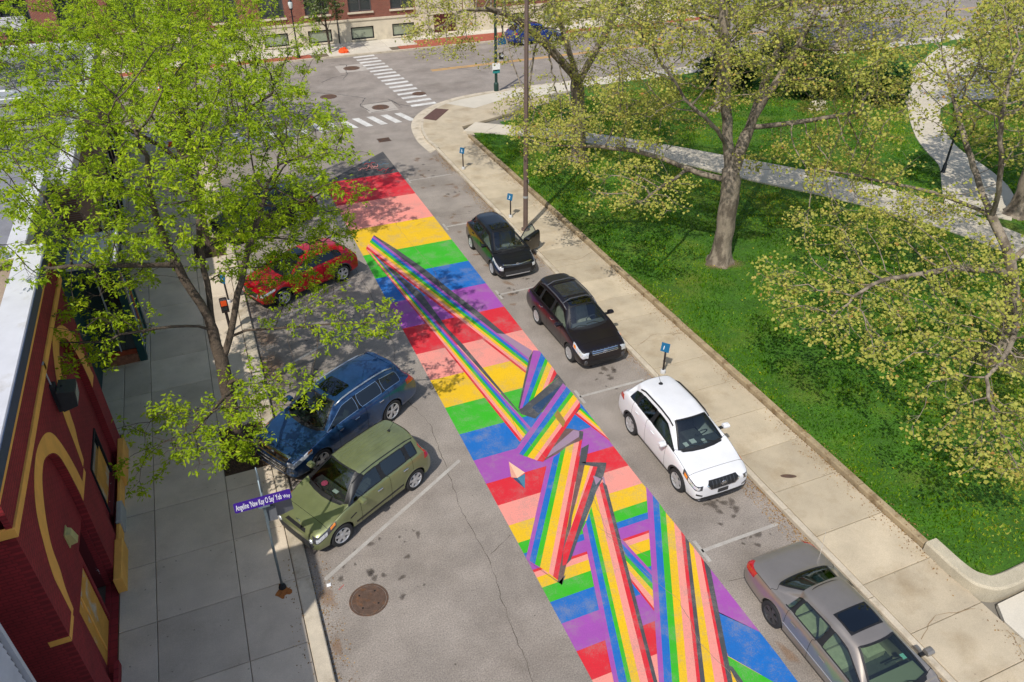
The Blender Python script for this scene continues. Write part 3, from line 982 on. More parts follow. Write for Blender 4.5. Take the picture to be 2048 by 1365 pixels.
    for e in bm.edges:
        (i0, j0), (i1, j1) = inv[e.verts[0].index], inv[e.verts[1].index]
        c = 0
        if j0 == j1:
            c = {1: .5, 2: .55, 5: .25, 6: .35, 7: .4, 9: .25}.get(j0, 0)
            if j0 in (6, 7, 9) and (max(i0, i1) <= 5):
                c = .25 if j0 != 7 else .0
            if j0 == 4:
                c = P.get('shoulder', .15)
        elif i0 == i1 and j0 >= 6 and j1 >= 6:
            if i0 in (5, 7, 13, 14):
                c = .45
            if i0 in (8, 9, 10, 11, 12) and min(j0, j1) == 6:
                c = .75
        elif i0 == i1 and i0 == 14:
            c = .3
        e[cl] = c
    bm.to_mesh(me)
    bm.free()
    tmp = bpy.data.objects.new("tmp", me)
    COL.objects.link(tmp)
    sd = tmp.modifiers.new("s", 'SUBSURF')
    sd.levels = sd.render_levels = 2
    cut = MB()
    for sx in (1, -1):
        for sy in (1, -1):
            n = 28
            ra = rw + P.get('gap', .055)
            ya, yb = sy * (W - .33), sy * (W + .3)
            vs = []
            for yy in (ya, yb):
                for k in range(n):
                    a = 2 * math.pi * k / n
                    vs.append((sx * wb / 2 + ra * math.cos(a), yy, rw + ra * math.sin(a)))
            cut.add(vs, [tuple(range(n)), tuple(range(n, 2 * n))] + [(k, (k + 1) % n, n + (k + 1) % n, n + k) for k in range(n)])
    cme = cut.mesh("cut")
    b_ = bmesh.new(); b_.from_mesh(cme); bmesh.ops.recalc_face_normals(b_, faces=b_.faces); b_.to_mesh(cme); b_.free()
    for _ in TAGS:
        cme.materials.append(None)
    cme.polygons.foreach_set("material_index", [TI['well']] * len(cme.polygons))
    co = bpy.data.objects.new("cut", cme)
    COL.objects.link(co)
    bo = tmp.modifiers.new("b", 'BOOLEAN')
    bo.object = co
    bo.operation = 'DIFFERENCE'
    bo.solver = 'EXACT'
    bo.material_mode = 'INDEX'
    dg = bpy.context.evaluated_depsgraph_get()
    full = bpy.data.meshes.new_from_object(tmp.evaluated_get(dg))
    bpy.data.objects.remove(tmp)
    bpy.data.objects.remove(co)
    full.shade_smooth()
    full.set_sharp_from_angle(angle=R(50))
    bvh_v = [v.co.copy() for v in full.vertices]
    bvh = BVHTree.FromPolygons(bvh_v, [tuple(p.vertices) for p in full.polygons])
    cn = np.zeros(len(full.loops) * 3, dtype=np.float32)
    full.corner_normals.foreach_get("vector", cn)
    cn = cn.reshape(-1, 3)
    root = empty(name, (0, 0, 0))
    tag(root, label, cat, group)
    pm = P['paint']
    pal = {t: pm for t in TAGS}
    gl = P.get('glass', GLASS)
    gd = P.get('glass_rear', GLASSD)
    pal.update(windshield=gl, rear_window=gd, window_fl=gl, window_fr=gl, window_rl=gd, window_rr=gd, quarter_l=gd, quarter_r=gd,
               pillar=P.get('pillar_mat', BLACKTRIM), well=WELL, cladding=DULLTRIM, underbody=WELL)
    for k in ('roof', 'hood'):
        if P.get(k + '_mat'):
            pal[k] = P[k + '_mat']
    plain = dict(window_fl='front_window', window_fr='front_window', window_rl='rear_side_window', window_rr='rear_side_window', quarter_l='quarter_window',
                 quarter_r='quarter_window', pillar='pillar_trim', door_fl='door', door_fr='door', door_rl='door', door_rr='door', well='wheel_well', cladding='sill_cladding', body='body_shell')
    parts = {}
    byt = {}
    for p in full.polygons:
        byt.setdefault(p.material_index, []).append(p)
    for mi, ps in byt.items():
        t = TAGS[mi]
        vm, vs, fs, nrm = {}, [], [], []
        for p in ps:
            f = []
            for v in p.vertices:
                if v not in vm:
                    vm[v] = len(vs)
                    vs.append(tuple(bvh_v[v]))
                f.append(vm[v])
            fs.append(f)
            nrm += [tuple(cn[l]) for l in p.loop_indices]
        # one object for each connected piece, the largest keeps the part's name
        up = list(range(len(vs)))
        def find(a):
            while up[a] != a:
                up[a] = up[up[a]]
                a = up[a]
            return a
        for f in fs:
            for v in f[1:]:
                up[find(v)] = find(f[0])
        isl = {}
        nk = 0
        for f in fs:
            isl.setdefault(find(f[0]), []).append((f, nrm[nk:nk + len(f)]))
            nk += len(f)
        for pk, piece in enumerate(sorted(isl.values(), key=lambda q: -len(q))):
            pm_, pv, pf, pn = {}, [], [], []
            for f, nn in piece:
                g_ = []
                for v in f:
                    if v not in pm_:
                        pm_[v] = len(pv)
                        pv.append(vs[v])
                    g_.append(pm_[v])
                pf.append(g_)
                pn += nn
            nm = plain.get(t, t) if (pk == 0 or t not in ('body',)) else 'body_panel'
            m2 = bpy.data.meshes.new(nm)
            m2.from_pydata(pv, [], pf)
            m2.materials.append(pal[t])
            m2.shade_smooth()
            m2.normals_split_custom_set(pn)
            ob_ = link(nm, m2, None, root)
            if pk == 0:
                parts[t] = ob_
    bpy.data.meshes.remove(full)
    # seams and weather strips run along the borders of doors, hood and glass
    def border(t, w, mat, nm, lift=.003):
        me_ = parts[t].data
        cnt = {}
        for p in me_.polygons:
            for k in p.edge_keys:
                cnt[k] = cnt.get(k, 0) + 1
        ed = [k for k, c in cnt.items() if c == 1]
        if not ed:
            return
        vn = [v.normal.copy() for v in me_.vertices]
        q = MB()
        adj = {}
        for a, b in ed:
            adj.setdefault(a, []).append(b)
            adj.setdefault(b, []).append(a)
        for a, b in ed:
            pa, pb = me_.vertices[a].co, me_.vertices[b].co
            t_ = (pb - pa).normalized()
            def off(v):
                nb = adj[v]
                tt = t_
                if len(nb) == 2:
                    tt = (me_.vertices[nb[1]].co - me_.vertices[nb[0]].co).normalized()
                    if tt.dot(t_) < 0:
                        tt = -tt
                return vn[v].cross(tt).normalized() * w / 2
            oa, ob = off(a), off(b)
            la, lb = vn[a] * lift, vn[b] * lift
            q.add([pa + oa + la, pa - oa + la, pb - ob + lb, pb + ob + lb], [(0, 1, 2, 3)])
        q.build(nm, mat, parts[t], fix=False)
    for t in ('door_fl', 'door_fr', 'door_rl', 'door_rr'):
        border(t, .009, WELL, 'door_seam')
    for t in ('hood', 'tailgate'):
        if t in parts:
            border(t, .010, WELL, 'panel_seam')
    for t in ('windshield', 'rear_window'):
        border(t, .05, BLACKTRIM, 'weather_strip', .004)
    for t in ('window_fl', 'window_fr', 'window_rl', 'window_rr', 'quarter_l', 'quarter_r'):
        if t in parts:
            border(t, P.get('trim_w', .028), P.get('win_trim', BLACKTRIM), 'weather_strip', .004)

    # ---- things laid onto the shell by ray casting
    def cast(o, d, default=None):
        h, n, _, _ = bvh.ray_cast(Vector(o), Vector(d))
        return (h, n) if h is not None else (None, None)
    def decal(nm, poly, view, mat, parent=None, off=.006, thick=.012, res=.05, mirror=False):
        """polygon in a view's 2D frame, laid on the shell. side: (x,z); front/rear: (y,z); top: (x,y); ('diag',ang): (u,z)"""
        from mathutils.geometry import delaunay_2d_cdt
        res_o = []
        for sgn in ((1, -1) if mirror else (1,)):
            pts = [Vector(p) for p in poly]
            outl = []
            for i in range(len(pts)):
                a, b = pts[i], pts[(i + 1) % len(pts)]
                n = max(1, int((b - a).length / res))
                outl += [a + (b - a) * k / n for k in range(n)]
            n0 = len(outl)
            xs = [p.x for p in outl]; zs = [p.y for p in outl]
            inner = []
            gx = np.arange(min(xs) + res / 2, max(xs), res)
            gz = np.arange(min(zs) + res / 2, max(zs), res)
            for x in gx:
                for z in gz:
                    inside = False
                    for i in range(len(pts)):
                        a, b = pts[i], pts[(i + 1) % len(pts)]
                        if (a.y > z) != (b.y > z) and x < (b.x - a.x) * (z - a.y) / (b.y - a.y) + a.x:
                            inside = not inside
                    if inside:
                        inner.append(Vector((x, z)))
            r_ = delaunay_2d_cdt(outl + inner, [], [list(range(n0))], 1, 1e-5)
            vs2, fs2 = r_[0], r_[2]
            vs3, ns3 = [], []
            for p in vs2:
                if view == 'side':
                    o_, d_ = (p.x, 3 * sgn, p.y), (0, -sgn, 0)
                elif view == 'front':
                    o_, d_ = (xf + 2, p.x * sgn, p.y), (-1, 0, 0)
                elif view == 'rear':
                    o_, d_ = (xr - 2, p.x * sgn, p.y), (1, 0, 0)
                elif view == 'top':
                    o_, d_ = (p.x, p.y * sgn, 4), (0, 0, -1)
                else:
                    a = R(view[1])
                    dx, dy = math.cos(a), math.sin(a) * sgn
                    ux, uy = -math.sin(a), math.cos(a) * sgn
                    o_ = (dx * 4 + ux * p.x, dy * 4 + uy * p.x, p.y)
                    d_ = (-dx, -dy, 0)
                h, n = cast(o_, d_)
                if h is None:
                    vs3.append(None); ns3.append(None)
                    continue
                vs3.append(h + n * off); ns3.append(n)
            q = MB()
            mp = {}
            for k, v in enumerate(vs3):
                if v is not None:
                    mp[k] = len(q.v)
                    q.v.append(tuple(v))
            ec = {}
            for f in fs2:
                if all(k in mp for k in f):
                    if max((vs3[f[a]] - vs3[f[b]]).length for a in range(len(f)) for b in range(a)) > res * 7:
                        continue
                    q.f.append(tuple(mp[k] for k in f)); q.m.append(0)
                    for a in range(len(f)):
                        e = (f[a], f[(a + 1) % len(f)])
                        kk = (min(e), max(e))
                        ec[kk] = ec.get(kk, 0) + 1
            for (a, b), c in ec.items():
                if c == 1:
                    va, vb = vs3[a] - ns3[a] * thick, vs3[b] - ns3[b] * thick
                    n = len(q.v)
                    q.v += [tuple(va), tuple(vb)]
                    q.f.append((mp[a], mp[b], n + 1, n)); q.m.append(0)
            if q.f:
                res_o.append(q.build(nm, mat, parent or root, smooth=False))
        return res_o
    def side_y(x, z, s):
        h, n = cast((x, 3 * s, z), (0, -s, 0))
        return (h.y if h else W * s), (n if n else Vector((0, s, 0)))
    def top_z(x, y):
        h, n = cast((x, y, 4), (0, 0, -1))
        return (h.z if h else H)
    # wheels
    for sx in (1, -1):
        for sy in (1, -1):
            w_ = empty("wheel", (sx * wb / 2, sy * (W - .115), rw))
            w_.parent = root
            if sx == 1 and P.get('steer'):
                w_.rotation_euler = (0, 0, R(P['steer']))
            ti, rim = P.get('rim', .66) * rw, P.get('rim', .66) * rw
            tw = .105
            tp = [(rim * .97, -tw * .8), (rim + .012, -tw), (rw - .035, -tw), (rw - .006, -tw * .78), (rw, -tw * .4), (rw, tw * .4), (rw - .006, tw * .78), (rw - .035, tw), (rim + .012, tw), (rim * .97, tw * .8)]
            MB().lathe(tp, 30, axis='y').build("tyre", RUBBER, w_, True)
            am = P.get('alloy', ALLOY)
            q = MB()
            q.lathe([(rim * 1.0, -tw * .7 * 0 + sy * tw * .92), (rim * .96, sy * tw * .98), (rim * .9, sy * tw * .86), (rim * .86, sy * tw * .3), (rim * .86, -sy * tw * .6)], 30, axis='y')
            ns_ = P.get('spokes', 5)
            for k in range(ns_):
                a0 = 2 * math.pi * k / ns_ + .3
                for da in ((-P['twin'], P['twin']) if P.get('twin') else (0,)):
                    hw = P.get('spw', .034)
                    a = a0 + da
                    ca, sa = math.cos(a), math.sin(a)
                    i_, o_ = .05, rim * .93
                    ya, yb = sy * tw * .80, sy * tw * .92
                    vs = []
                    for rr_, hw_, yy in ((i_, hw * 1.1, ya), (o_, hw, yb)):
                        for s_ in (-1, 1):
                            for yo in (0, -sy * .03):
                                vs.append((rr_ * ca - s_ * hw_ * sa, yy + yo, rr_ * sa + s_ * hw_ * ca))
                    q.add(vs, [(0, 2, 6, 4), (1, 5, 7, 3), (0, 4, 5, 1), (2, 3, 7, 6), (4, 6, 7, 5), (0, 1, 3, 2)])
            q.lathe([(0.0, sy * tw * .9), (.045, sy * tw * .88), (.06, sy * tw * .8), (.06, sy * tw * .5)], 14, axis='y')
            q.build("rim", am, w_)
            MB().lathe([(0, sy * tw * .25), (rim * .84, sy * tw * .2), (rim * .84, sy * tw * .1)], 20, axis='y').build("brake_disc", BRAKE, w_)
            # arch lip
            ra = rw + P.get('gap', .055)
            q = MB()
            rows = []
            n = 22
            for k in range(n + 1):
                a = R(-12) + R(204) * k / n
                ring = []
                for dr, do in ((-.004, -.03), (-.002, P.get('lipo', .006)), (P.get('lip', .03), P.get('lipo', .006)), (P.get('lip', .03) + .01, -.012)):
                    x, z = sx * wb / 2 + (ra + dr) * math.cos(a), rw + (ra + dr) * math.sin(a)
                    yy, _ = side_y(sx * wb / 2 + (ra + .045) * math.cos(a), max(zb + .06, rw + (ra + .045) * math.sin(a)), sy)
                    ring.append((x, yy + sy * do, max(z, zb)))
                rows.append(ring)
            vs = [p for r_ in rows for p in r_]
            q.add(vs, [(k * 4 + j, k * 4 + j + 1, (k + 1) * 4 + j + 1, (k + 1) * 4 + j) for k in range(n) for j in range(3)])
            q.build("arch_lip", P.get('lip_mat', pm), root, True)
    # interior
    sm = P.get('seat', SEATB)
    zf = zb + .10
    MB().box(xr + .35, xc + .05, -W * .78, W * .78, zf, zf + .08).build("cabin_floor", SEATB, root)
    sx_ = xh - P.get('seat_back', .48)
    seat_h = zb + .42
    for s in (1, -1):
        q = MB().bbox(sx_ - .02, sx_ + .48, s * .38 - .25, s * .38 + .25, zf + .05, seat_h, .06)
        q.add([(sx_ - .02 - .22 * t - d, s * .38 + yy * (1 - .25 * t), seat_h - .05 + .62 * t) for t in (0, 1) for d in (0, .14) for yy in (-.25, .25)],
              [(0, 1, 3, 2), (4, 6, 7, 5), (0, 4, 5, 1), (2, 3, 7, 6), (0, 2, 6, 4), (1, 5, 7, 3)])
        q.bbox(sx_ - .36, sx_ - .26, s * .38 - .13, s * .38 + .13, seat_h + .60, min(seat_h + .78, H - .16), .03)
        q.build("seat", sm, root)
    rx = sx_ - P.get('bench_x', .92)
    q = MB().bbox(rx, rx + .48, -.62, .62, zf + .05, seat_h + .02, .06)
    q.add([(rx - .2 * t - d, yy, seat_h + P.get('bench', .56) * t) for t in (0, 1) for d in (0, .14) for yy in (-.62, .62)], [(0, 1, 3, 2), (4, 6, 7, 5), (0, 4, 5, 1), (2, 3, 7, 6), (0, 2, 6, 4), (1, 5, 7, 3)])
    q.build("rear_bench", sm, root)
    dz = hc - .05
    q = MB()
    q.add([(xc + .08, y, dz) for y in (-W * .76, W * .76)] + [(xc - .34, y, dz - .02) for y in (-W * .76, W * .76)] + [(xc - .42, y, dz - .34) for y in (-W * .76, W * .76)], [(0, 1, 3, 2), (2, 3, 5, 4)])
    q.build("dashboard", P.get('dash', SEATB), root)
    q = MB()
    cc = Vector((xc - .50, .38, dz - .06))
    q.tube([cc + Vector((.18 * math.sin(a) * .45, .18 * math.cos(a), .18 * math.sin(a) * .9)) for a in [2 * math.pi * k / 20 for k in range(21)]], .016, 6)
    q.build("steering_wheel", SEATB, root)
    # mirrors
    for s in (1, -1):
        x0, z0 = xc - P.get('mir_x', .32), belt(xc) + .06
        yy, _ = side_y(x0, belt(xc) - .01, s)
        q = MB()
        ring = []
        for t, k in ((0, .35), (.25, .92), (.7, 1), (.95, .8)):
            ring.append([(x0 + .10 - .16 * t, yy + s * (.06 + .20 * u) , z0 + .035 + v * .075 * k) for u, v in ((0.05, -.75), (0, 0), (.05, .9), (.5, 1), (.95, .75), (1, -.1), (.9, -.8), (.5, -1))])
        vs = [p for r_ in ring for p in r_]
        q.add(vs, [(i * 8 + j, i * 8 + (j + 1) % 8, (i + 1) * 8 + (j + 1) % 8, (i + 1) * 8 + j) for i in range(3) for j in range(8)] + [tuple(range(8)), tuple(range(24, 32))])
        mo = q.build("mirror", P.get('mirror_mat', pm), root, False)
        MB().box(x0 - .045, x0 + .03, min(yy - s * .05, yy + s * .1), max(yy - s * .05, yy + s * .1), z0 - .04, z0 + .015).build("mirror_arm", BLACKTRIM, mo)
        pts = [(0.08, .02), (.1, .9), (.9, .8), (.92, .05)]
        MB().add([(x0 - .056, yy + s * (.06 + .2 * u), z0 - .03 + .125 * v) for u, v in pts], [(0, 1, 2, 3)]).build("mirror_glass", CHROME, mo)
    # door handles
    for t, x in (('door_f', xb1 + .17), ('door_r', xc1 + .16)):
        for s, c in ((1, 'l'), (-1, 'r')):
            if t + c in parts:
                z0 = belt(x) - .14
                yy, _ = side_y(x, z0, s)
                MB().bbox(x - .085, x + .085, min(yy, yy + s * .03), max(yy, yy + s * .03), z0 - .018, z0 + .018, .008).build("handle", P.get('handle', pm), parts[t + c])
    # wipers
    for y0, y1 in ((.46, -.10), (-.12, -.62)):
        z = lambda x, y: top_z(x, y) + .02
        xa_ = xc + .03
        MB().tube([(xa_ + .06, y0, z(xa_ + .06, y0)), (xa_ - .0, (y0 + y1) / 2, z(xa_, (y0 + y1) / 2)), (xa_ + .02, y1, z(xa_ + .02, y1))], .009, 5).build("wiper", BLACKTRIM, root)
    # cowl panel
    decal("cowl_panel", [(xc + .11, -.62), (xc + .165, -.35), (xc + .19, 0), (xc + .165, .35), (xc + .11, .62), (xc + .05, .66), (xc + .10, .35), (xc + .125, 0), (xc + .10, -.35), (xc + .05, -.66)], 'top', BLACKTRIM, off=.004, res=.03)
    ctx = dict(root=root, parts=parts, decal=decal, side_y=side_y, top_z=top_z, cast=cast, xf=xf, xr=xr, W=W, H=H, belt=belt, P=P, zb=zb)
    P['extras'](ctx)
    root.location = loc
    root.rotation_euler = (0, 0, heading)
    return ctx

def rails(c, x0, x1, y, mat, h=.05, r=.02, raised=True, name='roof_rail'):
    for s in (1, -1):
        n = 8
        pts = []
        for k in range(n + 1):
            x = x0 + (x1 - x0) * k / n
            lift = h * (min(1, min(k, n - k) / 1.0) if raised else 1)
            pts.append((x, s * y, c['top_z'](x, s * y) + lift))
        MB().tube(pts, r, 6).build(name, mat, c['root'], True)

def sunroof(c, x0, x1, y, mat, trim=None):
    if trim:
        c['decal']('sunroof_frame', [(x0 - .04, -y - .04), (x1 + .04, -y - .04), (x1 + .04, y + .04), (x0 - .04, y + .04)], 'top', trim, off=.004)
    c['decal']('sunroof', [(x0 + .05, -y), (x1 - .05, -y), (x1, -y + .05), (x1, y - .05), (x1 - .05, y), (x0 + .05, y), (x0, y - .05), (x0, -y + .05)], 'top', mat, off=.010)

def emblem(c, z, kind, y=0.0):
    h, n = c['cast']((c['xf'] + 2, y, z), (-1, 0, 0))
    if h is None:
        return
    x = h.x + .012
    q = MB()
    if kind == 'ring':
        for a_, b_ in ((.075, .05), (.03, .05)):
            q.tube([(x, y + a_ * math.cos(t), z + b_ * math.sin(t)) for t in [2 * math.pi * k / 16 for k in range(17)]], .009, 5)
    elif kind == 'h':
        for yy in (-.035, .035):
            q.box(x - .008, x + .008, y + yy - .011, y + yy + .011, z - .045, z + .045)
        q.box(x - .007, x + .009, y - .03, y + .03, z - .012, z + .012)
        q.tube([(x, y + .07 * math.cos(t), z + .058 * math.sin(t)) for t in [2 * math.pi * k / 16 for k in range(17)]], .006, 5)
    elif kind == 'shields':
        q.tube([(x, y + .075 * math.cos(t), z + .075 * math.sin(t)) for t in [2 * math.pi * k / 18 for k in range(19)]], .010, 5)
        for k in (-1, 0, 1):
            q.box(x - .008, x + .008, y + k * .036 - .012, y + k * .036 + .012, z - .04 + k * .015, z + .045 + k * .015)
    else:
        q.tube([(x, y + .085 * math.cos(t), z + .045 * math.sin(t)) for t in [2 * math.pi * k / 16 for k in range(17)]], .008, 5)
        for yy in (-.04, 0, .04):
            q.box(x - .006, x + .008, y + yy - .008, y + yy + .008, z - .03, z + .03)
    q.build('emblem', CHROME, c['root'])
SUNG = glass_mat("sunroof_glass", (0.03, 0.035, 0.035), 0.10)
def lights_common(c, head, tail, head_mat=None, ang=48):
    c['decal']('headlight', head, ('diag', ang), head_mat or LAMPC, mirror=True, res=.04)
    c['decal']('tail_light', tail, ('diag', 180 - ang), LAMPR, mirror=True, res=.04)

def du(c, ang, front=True):
    """u coordinate of the body corner in a diagonal view"""
    a = R(ang)
    x = (c['xf'] - .22) if front else (c['xr'] + .16)
    y = c['W'] * .93
    return -math.sin(a) * x + math.cos(a) * y

def wing_lamp(c, nm, ang, u0, u1, top, h, mat, off=.006, res=.035, n=9):
    """a lamp whose upper edge follows the bonnet edge; top and h run from the front end u0 to the wing end u1"""
    a = R(ang)
    up, lo = [], []
    for k in range(n):
        t = k / (n - 1)
        u = u0 + (u1 - u0) * t
        zt = .5
        for z in np.arange(1.30, .4, -.01):
            hh, nn = c['cast']((math.cos(a) * 4 - math.sin(a) * u, math.sin(a) * 4 + math.cos(a) * u, float(z)), (-math.cos(a), -math.sin(a), 0))
            if hh is not None and nn.z < .66 and hh.x > c['xf'] - .72:
                zt = float(z)
                break
        up.append((u, zt - (top[0] + (top[1] - top[0]) * t)))
        lo.append((u, zt - (top[0] + (top[1] - top[0]) * t) - (h[0] + (h[1] - h[0]) * t)))
    c['decal'](nm, up + lo[::-1], ('diag', ang), mat, mirror=True, off=off, res=res)

def ex_hatch(c):
    """olive boxy hatchback"""
    P, xf, xr, W = c['P'], c['xf'], c['xr'], c['W']
    u = du(c, 48)
    wing_lamp(c, 'headlight', 48, u - .24, u + .34, (-.03, -.02), (.18, .12), LAMPD)
    wing_lamp(c, 'headlight_lens', 48, u - .16, u + .12, (.01, .01), (.10, .09), LAMPC, .011)
    wing_lamp(c, 'turn_signal', 48, u + .20, u + .32, (-.012, -.01), (.06, .06), LAMPA, .011)
    v = du(c, 128, False)
    c['decal']('tail_light', [(v - .13, .86), (v + .04, .86), (v + .05, 1.28), (v - .06, 1.28)], ('diag', 128), LAMPR, mirror=True, res=.04)
    c['decal']('grille', [(-.40, .70), (.40, .70), (.34, .76), (-.34, .76)], 'front', BLACKTRIM)
    c['decal']('air_intake', [(-.62, .30), (.62, .30), (.72, .44), (.60, .52), (-.60, .52), (-.72, .44)], 'front', DULLTRIM)
    for s in (1, -1):
        h, n = c['cast']((xf + 2, s * .62, .56), (-1, 0, 0))
        if h:
            MB().lathe([(0, .03), (.06, .025), (.075, 0), (.075, -.05)], 14, (h.x, h.y, h.z), axis='x').build('fog_lamp', LAMPC, c['root'])
    emblem(c, .79, 'oval')
    for s in (1, -1):
        x0, x1 = .55, -1.55
        MB().tube([(x0 + (x1 - x0) * k / 8, s * .57, c['top_z'](x0 + (x1 - x0) * k / 8, s * .57) + .012) for k in range(9)], .013, 5).build('roof_trim', BLACKTRIM, c['root'])
    for k in range(-3, 4):
        y = k * .135
        MB().tube([(.35 - 1.7 * t / 8, y, c['top_z'](.35 - 1.7 * t / 8, y) + .003) for t in range(9)], .008, 4).build('roof_rib', P['paint'], c['root'])
    z = c['top_z'](-1.25, 0.)
    q = MB().tube([(-1.25, 0, z), (-1.3, 0, z + .04)], [.05, .02], 8)
    q.tube([(-1.28, 0, z + .03), (-1.62, 0, z + .30)], .006, 5)
    q.build('antenna', BLACKTRIM, c['root'])
    c['decal']('side_moulding', [(.78, .40), (.80, .46), (-.85, .52), (-.85, .46)], 'side', BLACKTRIM, mirror=True)
    c['decal']('side_vent', [(.98, .72), (.78, .78), (.76, .75), (.96, .69)], 'side', BLACKTRIM, mirror=True)
    c['decal']('fuel_door', [(-1.08 + .09 * math.cos(t), .86 + .09 * math.sin(t)) for t in [2 * math.pi * k / 14 for k in range(14)]], 'side', P['paint'], off=.006)
    # pink flower on the dashboard and paper slips
    q = MB()
    for k in range(7):
        a = 2 * math.pi * k / 7
        q.lathe([(.045, 0), (.035, .02), (0, .025)], 8, (P['xc'] - .16 + .055 * math.cos(a), -.32 + .055 * math.sin(a), P['hood'][1] - .04))
    q.lathe([(.03, .02), (0, .045)], 8, (P['xc'] - .16, -.32, P['hood'][1] - .04))
    q.build('dashboard_flower', M('flower_pink', (.75, .10, .22), .6), c['root'])
    MB().box(P['xc'] - .2, P['xc'] - .1, .05, .22, P['hood'][1] - .045, P['hood'][1] - .03).build('paper_slip', PLATE, c['root'])

def ex_suv_blue(c):
    P, xf, xr, W = c['P'], c['xf'], c['xr'], c['W']
    u = du(c, 46)
    wing_lamp(c, 'headlight', 46, u - .30, u + .38, (.0, -.02), (.15, .10), LAMPC)
    wing_lamp(c, 'turn_signal', 46, u + .26, u + .37, (.0, .0), (.05, .045), LAMPA, .012)
    v = du(c, 130, False)
    c['decal']('tail_light', [(v - .25, .98), (v + .05, .98), (v + .16, 1.10), (v - .08, 1.18), (v - .26, 1.14)], ('diag', 130), LAMPR, mirror=True, res=.04)
    c['decal']('grille', [(-.62, .78), (.62, .78), (.68, .90), (-.68, .90)], 'front', BLACKTRIM)
    c['decal']('grille_bar', [(-.66, .86), (.66, .86), (.68, .91), (-.68, .91)], 'front', CHROME, off=.016)
    c['decal']('grille_bar', [(-.60, .77), (.60, .77), (.62, .80), (-.62, .80)], 'front', CHROME, off=.016)
    c['decal']('lower_grille', [(-.52, .36), (.52, .36), (.66, .66), (-.66, .66)], 'front', BLACKTRIM)
    for k in range(4):
        z = .40 + .07 * k
        c['decal']('grille_bar', [(-.50 - .03 * k, z), (.50 + .03 * k, z), (.51 + .03 * k, z + .028), (-.51 - .03 * k, z + .028)], 'front', CHROME if k % 2 == 0 else ALLOY, off=.014)
    for s in (1, -1):
        c['decal']('fog_lamp', [(s * .74, .46), (s * .86, .48), (s * .86, .56), (s * .74, .54)], 'front', LAMPD)
    emblem(c, .86, 'ring')
    rails(c, .40, -1.85, .60, M('rail_silver', (.55, .60, .66), .3, .7), .04, .024)
    sunroof(c, -.38, .22, .40, SUNG)
    c['decal']('chrome_strip', [(1.0, .30), (1.0, .34), (-1.0, .34), (-1.0, .30)], 'side', CHROME, mirror=True)
    z = c['top_z'](-1.75, 0)
    MB().add([(-1.6, 0, z), (-1.85, .03, z - .01), (-1.85, -.03, z - .01), (-1.84, 0, z + .09)], [(0, 1, 3), (0, 3, 2), (1, 2, 3)]).build('antenna_fin', P['paint'], c['root'])
    # rear spoiler lip
    c['decal']('spoiler', [(P['xrr'] - .18, -.62), (P['xrr'] + .12, -.64), (P['xrr'] + .12, .64), (P['xrr'] - .18, .62)], 'top', P['paint'], off=.022, thick=.03)

def ex_crossover_white(c):
    P, xf, xr, W = c['P'], c['xf'], c['xr'], c['W']
    u = du(c, 46)
    wing_lamp(c, 'headlight', 46, u - .28, u + .32, (.01, -.02), (.13, .13), LAMPD)
    wing_lamp(c, 'headlight_lens', 46, u - .22, u + .14, (.03, .01), (.07, .08), LAMPC, .011)
    wing_lamp(c, 'turn_signal', 46, u + .17, u + .27, (.015, .01), (.07, .08), LAMPA, .011)
    v = du(c, 132, False)
    c['decal']('tail_light', [(v - .20, .92), (v + .06, .95), (v + .10, 1.08), (v - .16, 1.10)], ('diag', 132), LAMPR, mirror=True, res=.04)
    c['decal']('grille', [(-.36, .60), (.36, .60), (.48, .74), (.42, .82), (-.42, .82), (-.48, .74)], 'front', BLACKTRIM)
    for k in range(7):
        y = -.33 + .11 * k
        c['decal']('grille_bar', [(y - .012, .63), (y + .012, .63), (y + .012, .80), (y - .012, .80)], 'front', ALLOYD, off=.014, res=.08)
    c['decal']('grille_frame', [(-.38, .585), (.38, .585), (.52, .735), (.49, .745), (.36, .605), (-.36, .605), (-.49, .745), (-.52, .735)], 'front', CHROME, off=.018)
    c['decal']('lower_intake', [(-.60, .27), (.60, .27), (.66, .36), (-.66, .36)], 'front', BLACKTRIM)
    c['decal']('chin_strip', [(-.70, .24), (.70, .24), (.70, .27), (-.70, .27)], 'front', CHROME, off=.016)
    c['decal']('number_plate', [(-.16, .42), (.16, .42), (.16, .54), (-.16, .54)], 'front', M('plate_dark', (.03, .03, .032), .4), off=.02)
    for s in (1, -1):
        c['decal']('fog_trim', [(s * .62, .40), (s * .80, .46), (s * .80, .52), (s * .62, .44)], 'front', BLACKTRIM)
    emblem(c, .71, 'shields')
    rails(c, .38, -1.35, .575, BLACKTRIM, .045, .024)
    z = c['top_z'](-1.25, 0)
    q = MB().lathe([(.07, 0), (.05, .03), (.0, .05)], 10, (-1.25, 0, z))
    q.tube([(-1.25, 0, z + .03), (-1.42, 0, z + .2)], .006, 5)
    q.build('antenna', BLACKTRIM, c['root'])
    for i, (x, y, w_) in enumerate(((.52, -.1, .16), (.60, -.35, .12), (.58, .2, .1))):
        MB().box(P['xc'] - .28 + i * .05, P['xc'] - .12 + i * .05, y - w_ / 2, y + w_ / 2, P['hood'][1] - .045, P['hood'][1] - .025).build('paper_slip', PLATE, c['root'])

